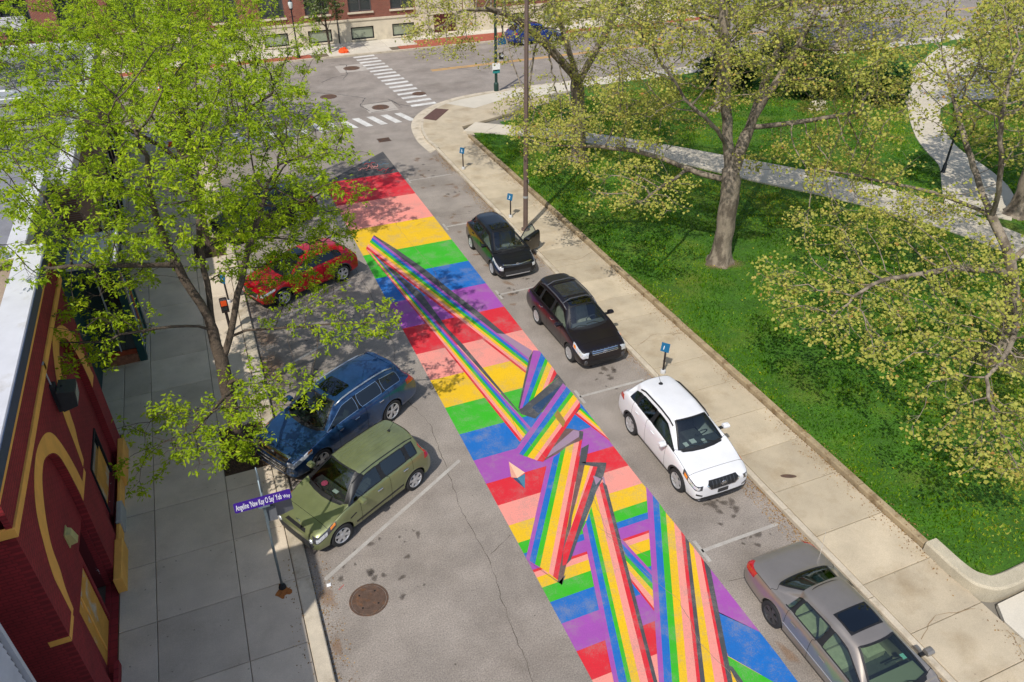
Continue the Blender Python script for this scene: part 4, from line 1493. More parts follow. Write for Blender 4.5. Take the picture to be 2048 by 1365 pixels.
def ex_wagon_black(c):
    P, xf, xr, W = c['P'], c['xf'], c['xr'], c['W']
    u = du(c, 46)
    wing_lamp(c, 'headlight', 46, u - .30, u + .32, (-.02, -.03), (.18, .15), LAMPC)
    wing_lamp(c, 'turn_signal', 46, u + .19, u + .29, (.0, .0), (.09, .09), LAMPA, .011)
    v = du(c, 130, False)
    c['decal']('tail_light', [(v - .16, .95), (v + .05, .95), (v + .08, 1.20), (v - .10, 1.20)], ('diag', 130), LAMPR, mirror=True, res=.04)
    c['decal']('grille', [(-.48, .66), (.48, .66), (.54, .80), (-.54, .80)], 'front', BLACKTRIM)
    for k in range(3):
        z = .675 + .042 * k
        c['decal']('grille_bar', [(-.48, z), (.48, z), (.49, z + .02), (-.49, z + .02)], 'front', CHROME, off=.014)
    for k in range(7):
        y = -.42 + .14 * k
        c['decal']('grille_bar', [(y - .01, .665), (y + .01, .665), (y + .01, .79), (y - .01, .79)], 'front', CHROME, off=.015, res=.08)
    emblem(c, .73, 'oval')
    c['decal']('lower_intake', [(-.55, .30), (.55, .30), (.62, .44), (-.62, .44)], 'front', BLACKTRIM)
    for s in (1, -1):
        h, n = c['cast']((xf + 2, s * .70, .42), (-1, 0, 0))
        if h:
            MB().lathe([(0, .02), (.06, .02), (.075, 0), (.075, -.05)], 14, (h.x, h.y, h.z), axis='x').build('fog_lamp', LAMPD, c['root'])
    sunroof(c, -.02, .42, .42, SUNG, BLACKTRIM)
    sunroof(c, -.98, -.12, .44, M('sunroof_black', (.02, .02, .022), .1, coat=1.0))
    rails(c, .42, -1.55, .58, M('rail_grey', (.10, .10, .11), .4, .4), .05, .024)
    for x in (.12, -1.15):
        q = MB().tube([(x, -.58, c['top_z'](x, -.58) + .05), (x, -.3, c['top_z'](x, -.3) + .075), (x, .3, c['top_z'](x, .3) + .075), (x, .58, c['top_z'](x, .58) + .05)], .022, 6)
        q.build('cross_bar', M('rail_grey'), c['root'])

def ex_fit(c):
    P, xf, xr, W = c['P'], c['xf'], c['xr'], c['W']
    u = du(c, 44)
    wing_lamp(c, 'headlight', 44, u - .26, u + .40, (.02, -.02), (.13, .08), LAMPC)
    v = du(c, 130, False)
    c['decal']('tail_light', [(v - .16, .86), (v + .05, .88), (v + .06, 1.14), (v - .08, 1.16)], ('diag', 130), LAMPR, mirror=True, res=.04)
    c['decal']('grille', [(-.48, .62), (.48, .62), (.56, .70), (-.56, .70)], 'front', BLACKTRIM)
    c['decal']('grille_bar', [(-.62, .70), (0, .655), (.62, .70), (.62, .72), (0, .675), (-.62, .72)], 'front', CHROME, off=.016)
    c['decal']('lower_intake', [(-.62, .26), (.62, .26), (.56, .44), (-.56, .44)], 'front', DULLTRIM)
    c['decal']('chin_strip', [(-.52, .25), (.52, .25), (.52, .28), (-.52, .28)], 'front', ALLOY, off=.018)
    for s in (1, -1):
        c['decal']('side_intake', [(s * .62, .30), (s * .78, .36), (s * .76, .50), (s * .64, .46)], 'front', BLACKTRIM)
    emblem(c, .68, 'h')
    sunroof(c, -.30, .22, .38, SUNG)
    # driver's door stands open with its window
    d, w = c['parts']['door_fl'], c['parts']['window_fl']
    hx = max(v.co.x for v in d.data.vertices) - .02
    hy = W - .03
    ang = R(-58)
    mt = Matrix.Translation((hx, hy, 0)) @ Matrix.Rotation(ang, 4, 'Z') @ Matrix.Translation((-hx, -hy, 0))
    for ob in (d, w):
        ob.matrix_local = mt
    vs = [v.co.copy() for v in w.data.vertices]
    q = MB()
    cnt = {}
    for p in w.data.polygons:
        for k in p.edge_keys:
            cnt[k] = cnt.get(k, 0) + 1
    for (a, b), k in cnt.items():
        if k == 1:
            q.tube([vs[a], vs[b]], .022, 5)
    q.build('window_frame', BLACKTRIM, w)
    # inner trim panel of the open door
    xs = [v.co.x for v in d.data.vertices]; zs = [v.co.z for v in d.data.vertices]
    MB().box(min(xs) + .05, max(xs) - .06, W * .87, W * .90, min(zs) + .08, max(zs) - .02).build('door_trim_panel', SEATB, d)
    for ch in list(c['root'].children):
        if ch.name.startswith('mirror') and any(True for v in ch.data.vertices if v.co.y > 0.5) and all(v.co.y > 0 for v in ch.data.vertices):
            ch.parent = d

def ex_sedan(c):
    P, xf, xr, W = c['P'], c['xf'], c['xr'], c['W']
    u = du(c, 46)
    wing_lamp(c, 'headlight', 46, u - .32, u + .28, (.02, .0), (.12, .09), LAMPC)
    v = du(c, 134, False)
    c['decal']('tail_light', [(v - .22, .72), (v + .02, .72), (v + .16, .86), (v + .10, .93), (v - .24, .90)], ('diag', 134), LAMPR, mirror=True, res=.04)
    sunroof(c, -.28, .18, .38, SUNG, BLACKTRIM)
    c['decal']('side_moulding', [(1.02, .50), (1.02, .525), (-1.02, .555), (-1.02, .53)], 'side', ALLOY, mirror=True)
    c['decal']('fuel_door', [(-1.62 + .09 * math.cos(t), .80 + .09 * math.sin(t)) for t in [2 * math.pi * k / 14 for k in range(14)]], 'side', P['paint'], off=.005)
    c['decal']('grille', [(-.40, .52), (.40, .52), (.44, .66), (-.44, .66)], 'front', BLACKTRIM)
    c['decal']('number_plate', [(-.16, .62), (.16, .62), (.16, .76), (-.16, .76)], 'rear', PLATE)
    MB().add([(P['xc'] - .52, .62, P['hood'][1] + .0), (P['xc'] - .40, .62, P['hood'][1] + .0), (P['xc'] - .40, .52, P['hood'][1] + .0), (P['xc'] - .52, .52, P['hood'][1] + .0)], [(0, 1, 2, 3)]).build('window_sticker', M('sticker_teal', (.25, .55, .62), .5), c['root'])
    # things lying on the parcel shelf
    q = MB().bbox(-1.66, -1.22, -.60, .60, .78, .84, .02)
    q.build('parcel_shelf', SEATG, c['root'])
    q = MB()
    for k in range(6):
        q.lathe([(.05, 0), (.06, .03), (.03, .07), (0, .08)], 8, (-1.50 + .07 * (k % 3), .30 + .08 * (k // 3), .84))
    q.build('parcel', PLATE, c['root'])
    # mast aerial on the far rear wing
    MB().tube([(-1.9, W - .22, .93), (-1.95, W - .22, 1.75)], .004, 4).build('antenna', ALLOY, c['root'])

def ex_red(c):
    ex_crossover_simple(c)
def ex_crossover_simple(c):
    P, xf, xr, W = c['P'], c['xf'], c['xr'], c['W']
    u = du(c, 46)
    hb = P['hood'][0]
    wing_lamp(c, 'headlight', 46, u - .28, u + .28, (.02, .0), (.12, .08), LAMPC)
    v = du(c, 132, False)
    zg = P['zg']
    c['decal']('tail_light', [(v - .2, zg - .22), (v + .06, zg - .2), (v + .1, zg - .06), (v - .16, zg - .05)], ('diag', 132), LAMPR, mirror=True, res=.04)
    c['decal']('grille', [(-.44, hb - .42), (.44, hb - .42), (.54, hb - .2), (-.54, hb - .2)], 'front', BLACKTRIM)
    c['decal']('grille_frame', [(-.44, hb - .44), (.44, hb - .44), (.58, hb - .22), (.54, hb - .2), (.42, hb - .41), (-.42, hb - .41), (-.54, hb - .2), (-.58, hb - .22)], 'front', CHROME, off=.016)
    c['decal']('lower_intake', [(-.6, .25), (.6, .25), (.64, .36), (-.64, .36)], 'front', BLACKTRIM)
    sunroof(c, -.2, .3, .38, SUNG)

FLEET = {}
def spec(**k):
    return k
OLIVE = carpaint("car_paint_olive", srgb(132, 138, 96), .5, .34)
NAVY = carpaint("car_paint_navy", srgb(38, 74, 116), .5, .28, .2)
WHITE = carpaint("car_paint_white", srgb(218, 218, 220), 0.0, .35, .04)
BLK = carpaint("car_paint_black", (.005, .005, .006), 0.0, .3, .25)
BLK2 = carpaint("car_paint_black_plum", (.008, .005, .007), 0.0, .3, .25)
GREY = carpaint("car_paint_grey", srgb(156, 147, 138), .6, .33, .05)
RED = carpaint("car_paint_red", srgb(196, 8, 28), .35, .28, .08)
BLUE = carpaint("car_paint_blue", srgb(22, 58, 140), .4, .3)

SOUL = spec(L=4.00, W=1.79, H=1.62, wb=2.55, fo=.77, zb=.20, wr=.60, belt=(1.04, 1.12), hood=(.86, 1.04), rw=.335, xc=.92, xh=.30, zh=1.575, xrr=-1.60, zr=1.585, xrg=-1.77, zg=1.08,
            pill=(-.22, -.30, -1.12, -1.20, -1.48), nose=.74, drop=.22, paint=OLIVE, extras=ex_hatch, spokes=6, spw=.040, rim=.68, alloy=ALLOY, apillar=True, handle=CHROME, d_drop=.02, rtaper=.03, rail=.13, mirror_mat=OLIVE, pillar_mat=BLACKTRIM, wg=.99, steer=-4)
HIGH = spec(L=4.89, W=1.93, H=1.73, wb=2.79, fo=.95, zb=.22, wr=.645, belt=(1.12, 1.20), hood=(.98, 1.13), rw=.375, xc=1.02, xh=.34, zh=1.66, xrr=-2.00, zr=1.66, xrg=-2.28, zg=1.20,
            pill=(-.20, -.27, -1.16, -1.22, -1.92), q_top=.05, nose=.72, drop=.22, paint=NAVY, extras=ex_suv_blue, spokes=5, twin=.16, spw=.024, rim=.70, alloy=ALLOY, clad=True, handle=CHROME, win_trim=CHROME, trim_w=.014, d_drop=.06, rail=.16, glass=glass_mat('car_glass_mid', (.45, .56, .52), .08), steer=6)
ENC = spec(L=4.28, W=1.79, H=1.65, wb=2.555, fo=.86, zb=.20, wr=.60, belt=(1.06, 1.22), hood=(.92, 1.07), rw=.34, xc=.92, xh=.30, zh=1.59, xrr=-1.60, zr=1.58, xrg=-1.84, zg=1.20,
           pill=(-.26, -.34, -1.12, -1.20, -1.50), q_top=.08, nose=.70, drop=.24, paint=WHITE, extras=ex_crossover_white, spokes=5, twin=.2, spw=.022, rim=.70, alloy=ALLOY, clad=True, lip_mat=DULLTRIM, lip=.045, lipo=.014, d_drop=.12, win_trim=BLACKTRIM)
FOR = spec(L=4.56, W=1.80, H=1.68, wb=2.615, fo=.90, zb=.22, wr=.60, belt=(1.04, 1.12), hood=(.90, 1.04), rw=.335, xc=.96, xh=.36, zh=1.60, xrr=-1.78, zr=1.60, xrg=-2.02, zg=1.12,
           pill=(-.24, -.31, -1.12, -1.20, -1.72), q_top=.02, nose=.74, drop=.2, paint=BLK2, extras=ex_wagon_black, spokes=7, spw=.036, rim=.66, alloy=ALLOY, handle=CHROME, d_drop=.04, glass=glass_mat('car_glass_pale', (.68, .78, .76), .10), seat=SEATG, dash=M('dash_grey', (.12, .12, .12), .8))
FIT = spec(L=4.06, W=1.70, H=1.52, wb=2.53, fo=.80, zb=.17, wr=.55, belt=(.98, 1.12), hood=(.82, .99), rw=.305, xc=1.18, xh=.36, zh=1.46, xrr=-1.52, zr=1.45, xrg=-1.72, zg=1.12,
           pill=(-.14, -.22, -1.06, -1.14, -1.40), q_top=.06, nose=.72, drop=.22, paint=BLK, extras=ex_fit, spokes=10, spw=.018, rim=.68, alloy=ALLOY, d_drop=.08, seat=M('seat_grey', (.22, .22, .21), .8), mir_x=.5, glass=glass_mat('car_glass_pale'))
SED = spec(L=5.02, W=1.86, H=1.44, wb=2.76, fo=1.05, zb=.17, wr=.57, belt=(.90, .95), hood=(.72, .90), rw=.325, xc=1.24, xh=.46, zh=1.38, xrr=-.98, zr=1.36, xrg=-1.62, zg=.985, zd=.985, sedan=True, bench=.36, bench_x=.90, seat_back=.56, 
           pill=(-.04, -.12, -.92, -.98, -1.16), q_top=.16, nose=.66, drop=.16, paint=GREY, extras=ex_sedan, spokes=6, twin=.13, spw=.022, rim=.68, alloy=ALLOYD, glass=GLASSG, glass_rear=GLASSG, seat=SEATG, dash=M('dash_sand', (.22, .21, .18), .8), d_drop=.10, rtaper=.05, rail=.13, win_trim=BLACKTRIM, wg=.985, dlean=.10)
REDC = spec(L=4.40, W=1.82, H=1.54, wb=2.68, fo=.88, zb=.20, wr=.58, belt=(1.0, 1.14), hood=(.90, 1.0), rw=.345, xc=.86, xh=.20, zh=1.48, xrr=-1.55, zr=1.44, xrg=-1.92, zg=1.14,
            pill=(-.30, -.37, -1.14, -1.22, -1.46), q_top=.08, nose=.70, drop=.22, paint=RED, extras=ex_red, spokes=5, twin=.18, spw=.022, rim=.72, alloy=ALLOY, clad=True, lip_mat=DULLTRIM, lip=.05, lipo=.012)
BLC = spec(L=4.75, W=1.86, H=1.66, wb=2.74, fo=.92, zb=.21, wr=.60, belt=(1.05, 1.16), hood=(.94, 1.06), rw=.35, xc=.92, xh=.26, zh=1.59, xrr=-1.85, zr=1.57, xrg=-2.14, zg=1.16,
           pill=(-.26, -.33, -1.18, -1.26, -1.70), q_top=.05, nose=.70, drop=.22, paint=BLK, extras=ex_crossover_simple, spokes=5, spw=.05, rim=.70)
BLU = dict(BLC, paint=BLUE)

def place(axle_f, axle_r, side, W):
    """car centre and heading from two wheel contact points on one flank (side=+1: that flank is the car's left)"""
    f, r_ = np.array(axle_f), np.array(axle_r)
    d = (f - r_) / np.linalg.norm(f - r_)
    n = np.array([-d[1], d[0]])              # to the car's left
    c = (f + r_) / 2 - n * side * (W / 2 - .1)
    return (c[0], c[1], 0.0), math.atan2(d[1], d[0])
loc, hd = place((0.91, 13.82), (3.2, 15.03), 1, 1.79)
make_car("hatchback_car", SOUL, loc, hd, "boxy olive green hatchback parked nose to the kerb nearest the street sign", "car")
loc, hd = place((0.95, 16.72), (3.37, 18.12), 1, 1.93)
make_car("suv_car", HIGH, loc, hd, "large dark blue SUV with silver roof rails beside the olive hatchback", "car")
make_car("crossover_car", ENC, (10.70, 13.42, 0), R(-90.6), "white crossover with black roof rails parked beside the tan sidewalk", "car")
make_car("wagon_car", FOR, (10.66, 20.12, 0), R(-89), "black wagon with roof bars and pale windshield in the right hand row", "car")
make_car("small_car", FIT, (10.42, 26.80, 0), R(-90), "small black hatchback with its kerbside front door standing open", "car")
make_car("sedan_car", SED, (10.36, 6.30, 0), R(-90), "grey sedan with sunroof cut by the picture's lower edge", "car")
loc, hd = place((1.30, 26.42), (3.86, 27.5), 1, 1.82)
make_car("crossover_car", REDC, loc, hd, "bright red crossover half hidden under the leafy street tree", "car")
loc, hd = place((0.75, 32.6), (3.1, 33.75), 1, 1.86)
make_car("suv_car", BLC, loc, hd, "black SUV behind the red crossover and under the tree canopy", "car")
make_car("suv_car", BLU, (28.2, 63.3, 0), R(3), "bright blue SUV parked across the cross street behind branches", "car")
# ------------------------------------------------------------------ trees
def leaf_mat(name, cols, trans=0.45, rough=0.55):
    m = bpy.data.materials.new(name)
    MATS[name] = m
    m.use_nodes = True
    nt = m.node_tree
    p = nt.nodes["Principled BSDF"]
    p.inputs['Roughness'].default_value = rough
    p.inputs['Specular IOR Level'].default_value = 0.3
    at = nt.nodes.new("ShaderNodeAttribute")
    at.attribute_name = "leafvar"
    rp = nt.nodes.new("ShaderNodeValToRGB")
    el = rp.color_ramp.elements
    el[0].position, el[0].color = cols[0][0], (*cols[0][1], 1)
    el[1].position, el[1].color = cols[-1][0], (*cols[-1][1], 1)
    for pos, c in cols[1:-1]:
        e = el.new(pos)
        e.color = (*c, 1)
    nt.links.new(at.outputs['Fac'], rp.inputs[0])
    nt.links.new(rp.outputs[0], p.inputs['Base Color'])
    tr = nt.nodes.new("ShaderNodeBsdfTranslucent")
    nt.links.new(rp.outputs[0], tr.inputs[0])
    mx = nt.nodes.new("ShaderNodeMixShader")
    mx.inputs[0].default_value = trans
    nt.links.new(p.outputs[0], mx.inputs[1])
    nt.links.new(tr.outputs[0], mx.inputs[2])
    nt.links.new(mx.outputs[0], nt.nodes["Material Output"].inputs[0])
    return m
LEAF_LOCUST = leaf_mat("leaf_locust", [(0, (.17, .27, .006)), (.5, (.33, .47, .010)), (.85, (.47, .58, .014)), (1, (.58, .62, .03))], .5)
LEAF_SYC = leaf_mat("leaf_sycamore", [(0, (.24, .28, .045)), (.45, (.41, .43, .075)), (.75, (.55, .52, .11)), (.9, (.60, .46, .12)), (1, (.48, .24, .07))], .45)
LEAF_PEAR = leaf_mat("leaf_pear", [(0, (.06, .11, .02)), (.6, (.13, .18, .04)), (.85, (.3, .33, .16)), (1, (.55, .56, .42))], .3)
LEAF_DARK = leaf_mat("leaf_dark", [(0, (.008, .03, .005)), (.6, (.02, .065, .008)), (1, (.06, .14, .015))], .25)
LEAF_MID = leaf_mat("leaf_mid", [(0, (.06, .13, .01)), (.6, (.15, .24, .012)), (1, (.30, .36, .03))], .45)
BARK_LOC = M("bark_locust", srgb(86, 74, 62), .95, var=.3, vscale=5, fine=.35, fscale=30, bump=.9, bscale=22, bdist=.04)
BARK_SYC = M("bark_sycamore", srgb(138, 126, 110), .9, var=.15, vscale=4, fine=.2, fscale=25, bump=.5, bscale=16, bdist=.02,
             second=srgb(92, 82, 70), second_scale=2.6, second_lo=.46, second_hi=.58, stretch=(1, 1, .45))

def colonise(att, nodes, par, step=.33, kill=.5, infl=4.0, iters=110, bias=(0, 0, .05), seed=1):
    r = np.random.default_rng(seed)
    nodes = [np.array(n, float) for n in nodes]
    par = list(par)
    A = np.array(att, float)
    alive = np.ones(len(A), bool)
    near = np.full(len(A), 1e9)
    who = np.zeros(len(A), int)
    def upd(ids):
        N = np.array([nodes[i] for i in ids])
        for c in range(0, len(ids), 400):
            D = np.linalg.norm(A[:, None, :] - N[None, c:c + 400, :], axis=2)
            k = D.argmin(1)
            d = D[np.arange(len(A)), k]
            b = d < near
            near[b] = d[b]
            who[b] = np.array(ids)[c + k[b]]
    upd(list(range(len(nodes))))
    alive &= near > kill
    seen = set()
    for it in range(iters):
        act = np.where(alive & (near < infl))[0]
        if len(act) == 0:
            infl *= 1.5
            if infl > 30 or not alive.any():
                break
            continue
        d = A[act] - np.array([nodes[w] for w in who[act]])
        d /= np.linalg.norm(d, axis=1)[:, None] + 1e-9
        acc = {}
        for w, v in zip(who[act], d):
            acc.setdefault(w, []).append(v)
        new = []
        for w, vs in acc.items():
            v = np.mean(vs, 0) + r.normal(0, .16, 3) + np.array(bias)
            n = np.linalg.norm(v)
            if n < 1e-3:
                continue
            q = nodes[w] + v / n * step
            key = (round(q[0], 1), round(q[1], 1), round(q[2], 1), w)
            if key in seen:
                continue
            seen.add(key)
            nodes.append(q)
            par.append(w)
            new.append(len(nodes) - 1)
        if not new:
            break
        upd(new)
        alive &= near > kill
    return np.array(nodes), par

def tree_mesh(nodes, par, r_tip, r_base, expo=2.4, base_flare=1.0, rmin_sides=3):
    n = len(nodes)
    kids = [[] for _ in range(n)]
    for i, p in enumerate(par):
        if p >= 0:
            kids[p].append(i)
    order = list(range(n))
    acc = np.zeros(n)
    for i in reversed(order):
        if not kids[i]:
            acc[i] = 1.0
        else:
            acc[i] = sum(acc[k] for k in kids[i])
    rad = r_tip * acc ** (1 / expo)
    # fit the base radius
    k = math.log(r_base / r_tip) / max(1e-6, math.log(rad[0] / r_tip)) if rad[0] > r_tip else 1
    rad = r_tip * (rad / r_tip) ** k
    mb = MB()
    roots = [0]
    stack = [(0, -1)]
    # chains follow the thickest child
    while stack:
        start, prev = stack.pop()
        chain = [prev, start] if prev >= 0 else [start]
        cur = start
        while kids[cur]:
            ks = sorted(kids[cur], key=lambda q: -acc[q])
            for q in ks[1:]:
                stack.append((q, cur))
            cur = ks[0]
            chain.append(cur)
        if len(chain) < 2:
            continue
        pts = [tuple(nodes[c]) for c in chain]
        rr = [float(rad[c]) for c in chain]
        if prev >= 0:
            rr[0] = min(rr[0], rr[1] * 1.25)
        rr[-1] *= .6
        rm = max(rr)
        sides = 12 if rm > .15 else (7 if rm > .05 else (5 if rm > .022 else 3))
        mb.tube(pts, rr, sides, cap=False)
    return mb, rad, kids

def smooth_nodes(nodes, par, fixed, it=2):
    kids = [[] for _ in nodes]
    for i, p in enumerate(par):
        if p >= 0:
            kids[p].append(i)
    nodes = nodes.copy()
    for _ in range(it):
        new = nodes.copy()
        for i in range(fixed, len(nodes)):
            if par[i] >= 0 and len(kids[i]) == 1:
                new[i] = .5 * nodes[i] + .25 * (nodes[par[i]] + nodes[kids[i][0]])
        nodes = new
    return nodes

def leaves_mesh(name, centers, dirs, per, size, width, mat, seed, spread=.08, droop=.3, flat=.5, parent=None, fold=.25, radial=False):
    """leaf blades: kites folded on the midrib, a few per cluster"""
    r = np.random.default_rng(seed)
    C = np.repeat(np.array(centers), per, 0)
    n = len(C)
    C = C + r.normal(0, spread, (n, 3)) * np.array([1, 1, .6])
    az = r.uniform(0, 2 * np.pi, n)
    if radial:
        az = (np.tile(np.arange(per), len(centers)) * 2 * np.pi / per) + r.normal(0, .35, n)
        C = np.repeat(np.array(centers), per, 0) + r.normal(0, spread, (n, 3))
    el = r.normal(-droop, flat, n)
    t = np.stack([np.cos(az) * np.cos(el), np.sin(az) * np.cos(el), np.sin(el)], 1)
    up = np.array([-.25, -.25, 1.0]) + r.normal(0, .38, (n, 3))
    s = np.cross(t, up)
    s /= np.linalg.norm(s, axis=1)[:, None] + 1e-9
    nn = np.cross(s, t)
    sc = size * (.45 + .95 * r.beta(2, 2.4, n))[:, None]
    w = width * (sc[:, 0] / size * r.uniform(.8, 1.2, n))[:, None]
    a = C
    b = C + t * sc
    m = C + t * sc * .45
    l_ = m + s * w * .5 + nn * w * fold
    r_ = m - s * w * .5 + nn * w * fold
    V = np.stack([a, l_, b, r_], 1).reshape(-1, 3)
    me = bpy.data.meshes.new(name)
    me.vertices.add(4 * n)
    me.vertices.foreach_set("co", V.astype(np.float32).ravel())
    idx = np.arange(n)[:, None] * 4
    T = np.concatenate([idx + np.array([[0, 2, 1]]), idx + np.array([[0, 3, 2]])], 1).reshape(-1)
    me.loops.add(6 * n)
    me.loops.foreach_set("vertex_index", T.astype(np.int32))
    me.polygons.add(2 * n)
    me.polygons.foreach_set("loop_start", (np.arange(2 * n) * 3).astype(np.int32))
    at = me.attributes.new("leafvar", 'FLOAT', 'POINT')
    cl = np.repeat(r.uniform(0, 1, len(centers)), per)
    v = np.clip(.5 * cl + .5 * r.uniform(0, 1, n) + r.normal(0, .05, n), 0, 1)
    at.data.foreach_set("value", np.repeat(v, 4).astype(np.float32))
    me.update()
    me.validate()
    o = link(name, me, mat, parent)
    o["kind"] = "stuff"
    return o

def limb_nodes(limbs, step=.4):
    """list of (parent limb index or -1, parent point fraction, points) -> nodes, parents"""
    nodes, par, ends = [], [], []
    for pi, pts in limbs:
        P = catmull(pts, max(2, int(3)))
        out = [np.array(P[0])]
        for q in P[1:]:
            q = np.array(q)
            while np.linalg.norm(q - out[-1]) > step:
                out.append(out[-1] + (q - out[-1]) / np.linalg.norm(q - out[-1]) * step)
        ids = []
        if pi < 0:
            prev = -1
        else:
            d = [np.linalg.norm(nodes[k] - out[0]) for k in ends[pi]]
            prev = ends[pi][int(np.argmin(d))]
            out = out[1:]
        for q in out:
            nodes.append(q + (rng.normal(0, .018, 3) if len(ids) > 2 else 0))
            par.append(prev)
            prev = len(nodes) - 1
            ids.append(prev)
        ends.append(ids)
    return nodes, par

def blob(c, rad, n, seed, shell=.35, zmin=None):
    r = np.random.default_rng(seed)
    out = []
    while len(out) < n:
        p = r.uniform(-1, 1, 3)
        d = np.linalg.norm(p)
        if d > 1 or (d < shell and r.random() > .15):
            continue
        # uneven outline
        an = math.atan2(p[1], p[0])
        k = .80 + .20 * math.sin(an * 3 + seed) * math.cos(p[2] * 3 + seed * 2) + .08 * math.sin(an * 7 + seed)
        q = np.array(c) + p * np.array(rad) * k
        if zmin is not None and q[2] < zmin:
            continue
        out.append(q)
    return out

def build_tree(name, label, group, limbs, blobs, bark, leafm, r_base, per, size, width, seed, r_tip=.007, step=.33, kill=.5, twig=.26, ntw=2,
               leaf_r=.03, radial=False, droop=.3, flat=.5, spread=.08, flare=True, keep=1.0, infl=4.0, dens=1.0):
    r = np.random.default_rng(seed)
    base = np.array(limbs[0][1][0])
    nodes, par = limb_nodes(limbs)
    fixed = len(nodes)
    att = []
    for k, b in enumerate(blobs):
        att += blob(b[0], b[1], int(b[2] * dens), seed * 10 + k, **(b[3] if len(b) > 3 else {}))
    nodes, par = colonise(att, nodes, par, step, kill, infl, seed=seed)
    nodes = smooth_nodes(nodes, par, fixed)
    mb, rad, kids = tree_mesh(nodes, par, r_tip, r_base)
    # twigs that carry the leaves
    cen = []
    thin = [i for i in range(fixed, len(nodes)) if rad[i] < leaf_r]
    for i in thin:
        if r.random() > keep:
            continue
        p = nodes[i]
        d0 = p - nodes[par[i]] if par[i] >= 0 else np.array([0, 0, 1.])
        d0 = d0 / (np.linalg.norm(d0) + 1e-9)
        m = ntw + (1 if not kids[i] else 0)
        for _ in range(m):
            v = d0 * .5 + r.normal(0, .6, 3)
            v[2] = v[2] * .7 - droop * .25
            v /= np.linalg.norm(v) + 1e-9
            ln = twig * r.uniform(.4, 1.3)
            mid = p + v * ln * .55 + r.normal(0, .02, 3)
            q = p + v * ln
            mb.tube([tuple(p), tuple(mid), tuple(q)], [r_tip * .8, r_tip * .6, r_tip * .35], 3, cap=False)
            cen.append(q)
            if r.random() < .45:
                cen.append(mid)
    root = empty(name, tuple(base))
    tag(root, label, "tree", group)
    # root flare
    if flare:
        rb = r_base
        prof = [(rb * 2.1, -.12), (rb * 1.75, .02), (rb * 1.4, .18), (rb * 1.15, .45), (rb * 1.03, .9)]
        fl = MB()
        sides = 14
        vs = []
        for q, (rr, h) in enumerate(prof):
            for k in range(sides):
                a = 2 * math.pi * k / sides
                rr2 = rr * (1 + (.22 * math.sin(a * 5 + seed) * (1 - q / 4) if q < 4 else 0))
                vs.append((base[0] + rr2 * math.cos(a), base[1] + rr2 * math.sin(a), base[2] + h))
        mb.add(vs, [(i * sides + k, i * sides + (k + 1) % sides, (i + 1) * sides + (k + 1) % sides, (i + 1) * sides + k) for i in range(len(prof) - 1) for k in range(sides)])
    mb.v = [(x - base[0], y - base[1], z - base[2]) for x, y, z in mb.v]
    mb.build("trunk", bark, root, True, fix=False)
    cen = np.array(cen) - base
    lv = leaves_mesh("crown", cen, None, per, size, width, leafm, seed, spread, droop, flat, root, radial=radial)
    return root, len(nodes), len(cen)

TS = []
LOC = dict(bark=BARK_LOC, leafm=LEAF_LOCUST, per=12, size=.125, width=.05, radial=True, droop=.35, flat=.4, spread=.055, ntw=2, twig=.32, step=.3, kill=.40, dens=1.5, keep=.68)
LG = "leafy street trees along the left kerb"
TS.append(build_tree("locust_tree", "bright green street tree rising from the dirt square by the blue SUV", LG,
    [(-1, [(-1.06, 18.1, .1), (-1.05, 18.15, 1.5), (-.98, 18.35, 2.9), (-1.0, 18.8, 4.1), (-1.15, 18.9, 5.0), (-1.45, 19.1, 5.9), (-1.6, 19.3, 7.5), (-1.4, 19.5, 9)]),
     (0, [(-1.0, 18.4, 3.1), (-.55, 18.7, 3.9), (-.2, 18.9, 4.8), (.4, 19.3, 6.0), (1.2, 19.8, 7.4)]),
     (0, [(-1.45, 19.1, 5.9), (-2.1, 18.8, 6.2), (-3.2, 18.6, 6.5), (-4.4, 18.6, 6.7)]),
     (0, [(-1.0, 18.8, 4.1), (-.85, 19.4, 5.0), (-.75, 19.8, 6.4), (-.4, 20.8, 7.6)]),
     (0, [(-.98, 18.3, 2.6), (-.6, 17.6, 3.0), (-1.2, 16.2, 3.4), (-2.0, 15.0, 3.5)]),
     (1, [(-.55, 18.7, 3.9), (.6, 18.2, 4.0), (1.9, 17.7, 4.1), (3.4, 17.2, 4.1)]),
     (0, [(-1.0, 18.8, 4.1), (-2.0, 18.2, 4.7), (-3.4, 17.8, 5.0)])],
    [((-1.2, 19.9, 8.7), (5.3, 4.8, 3.3), 950, dict(zmin=5.6)), ((-1.75, 15.3, 3.5), (2.3, 1.8, 1.0), 420), ((-3.9, 20.0, 5.9), (2.6, 2.6, 1.3), 200), ((2.4, 17.3, 4.2), (2.2, 1.2, .65), 70), ((-4.2, 18.2, 5.3), (2.2, 2.3, 1.3), 190), ((0.0, 16.2, 3.4), (1.7, 1.4, .8), 170), ((1.8, 20.8, 6.2), (2.6, 2.2, 1.2), 160), ((1.5, 21.6, 4.9), (2.7, 2.3, .9), 170), ((1.5, 19.9, 4.6), (1.9, 1.2, .7), 120)],
    r_base=.19, seed=3, **LOC))
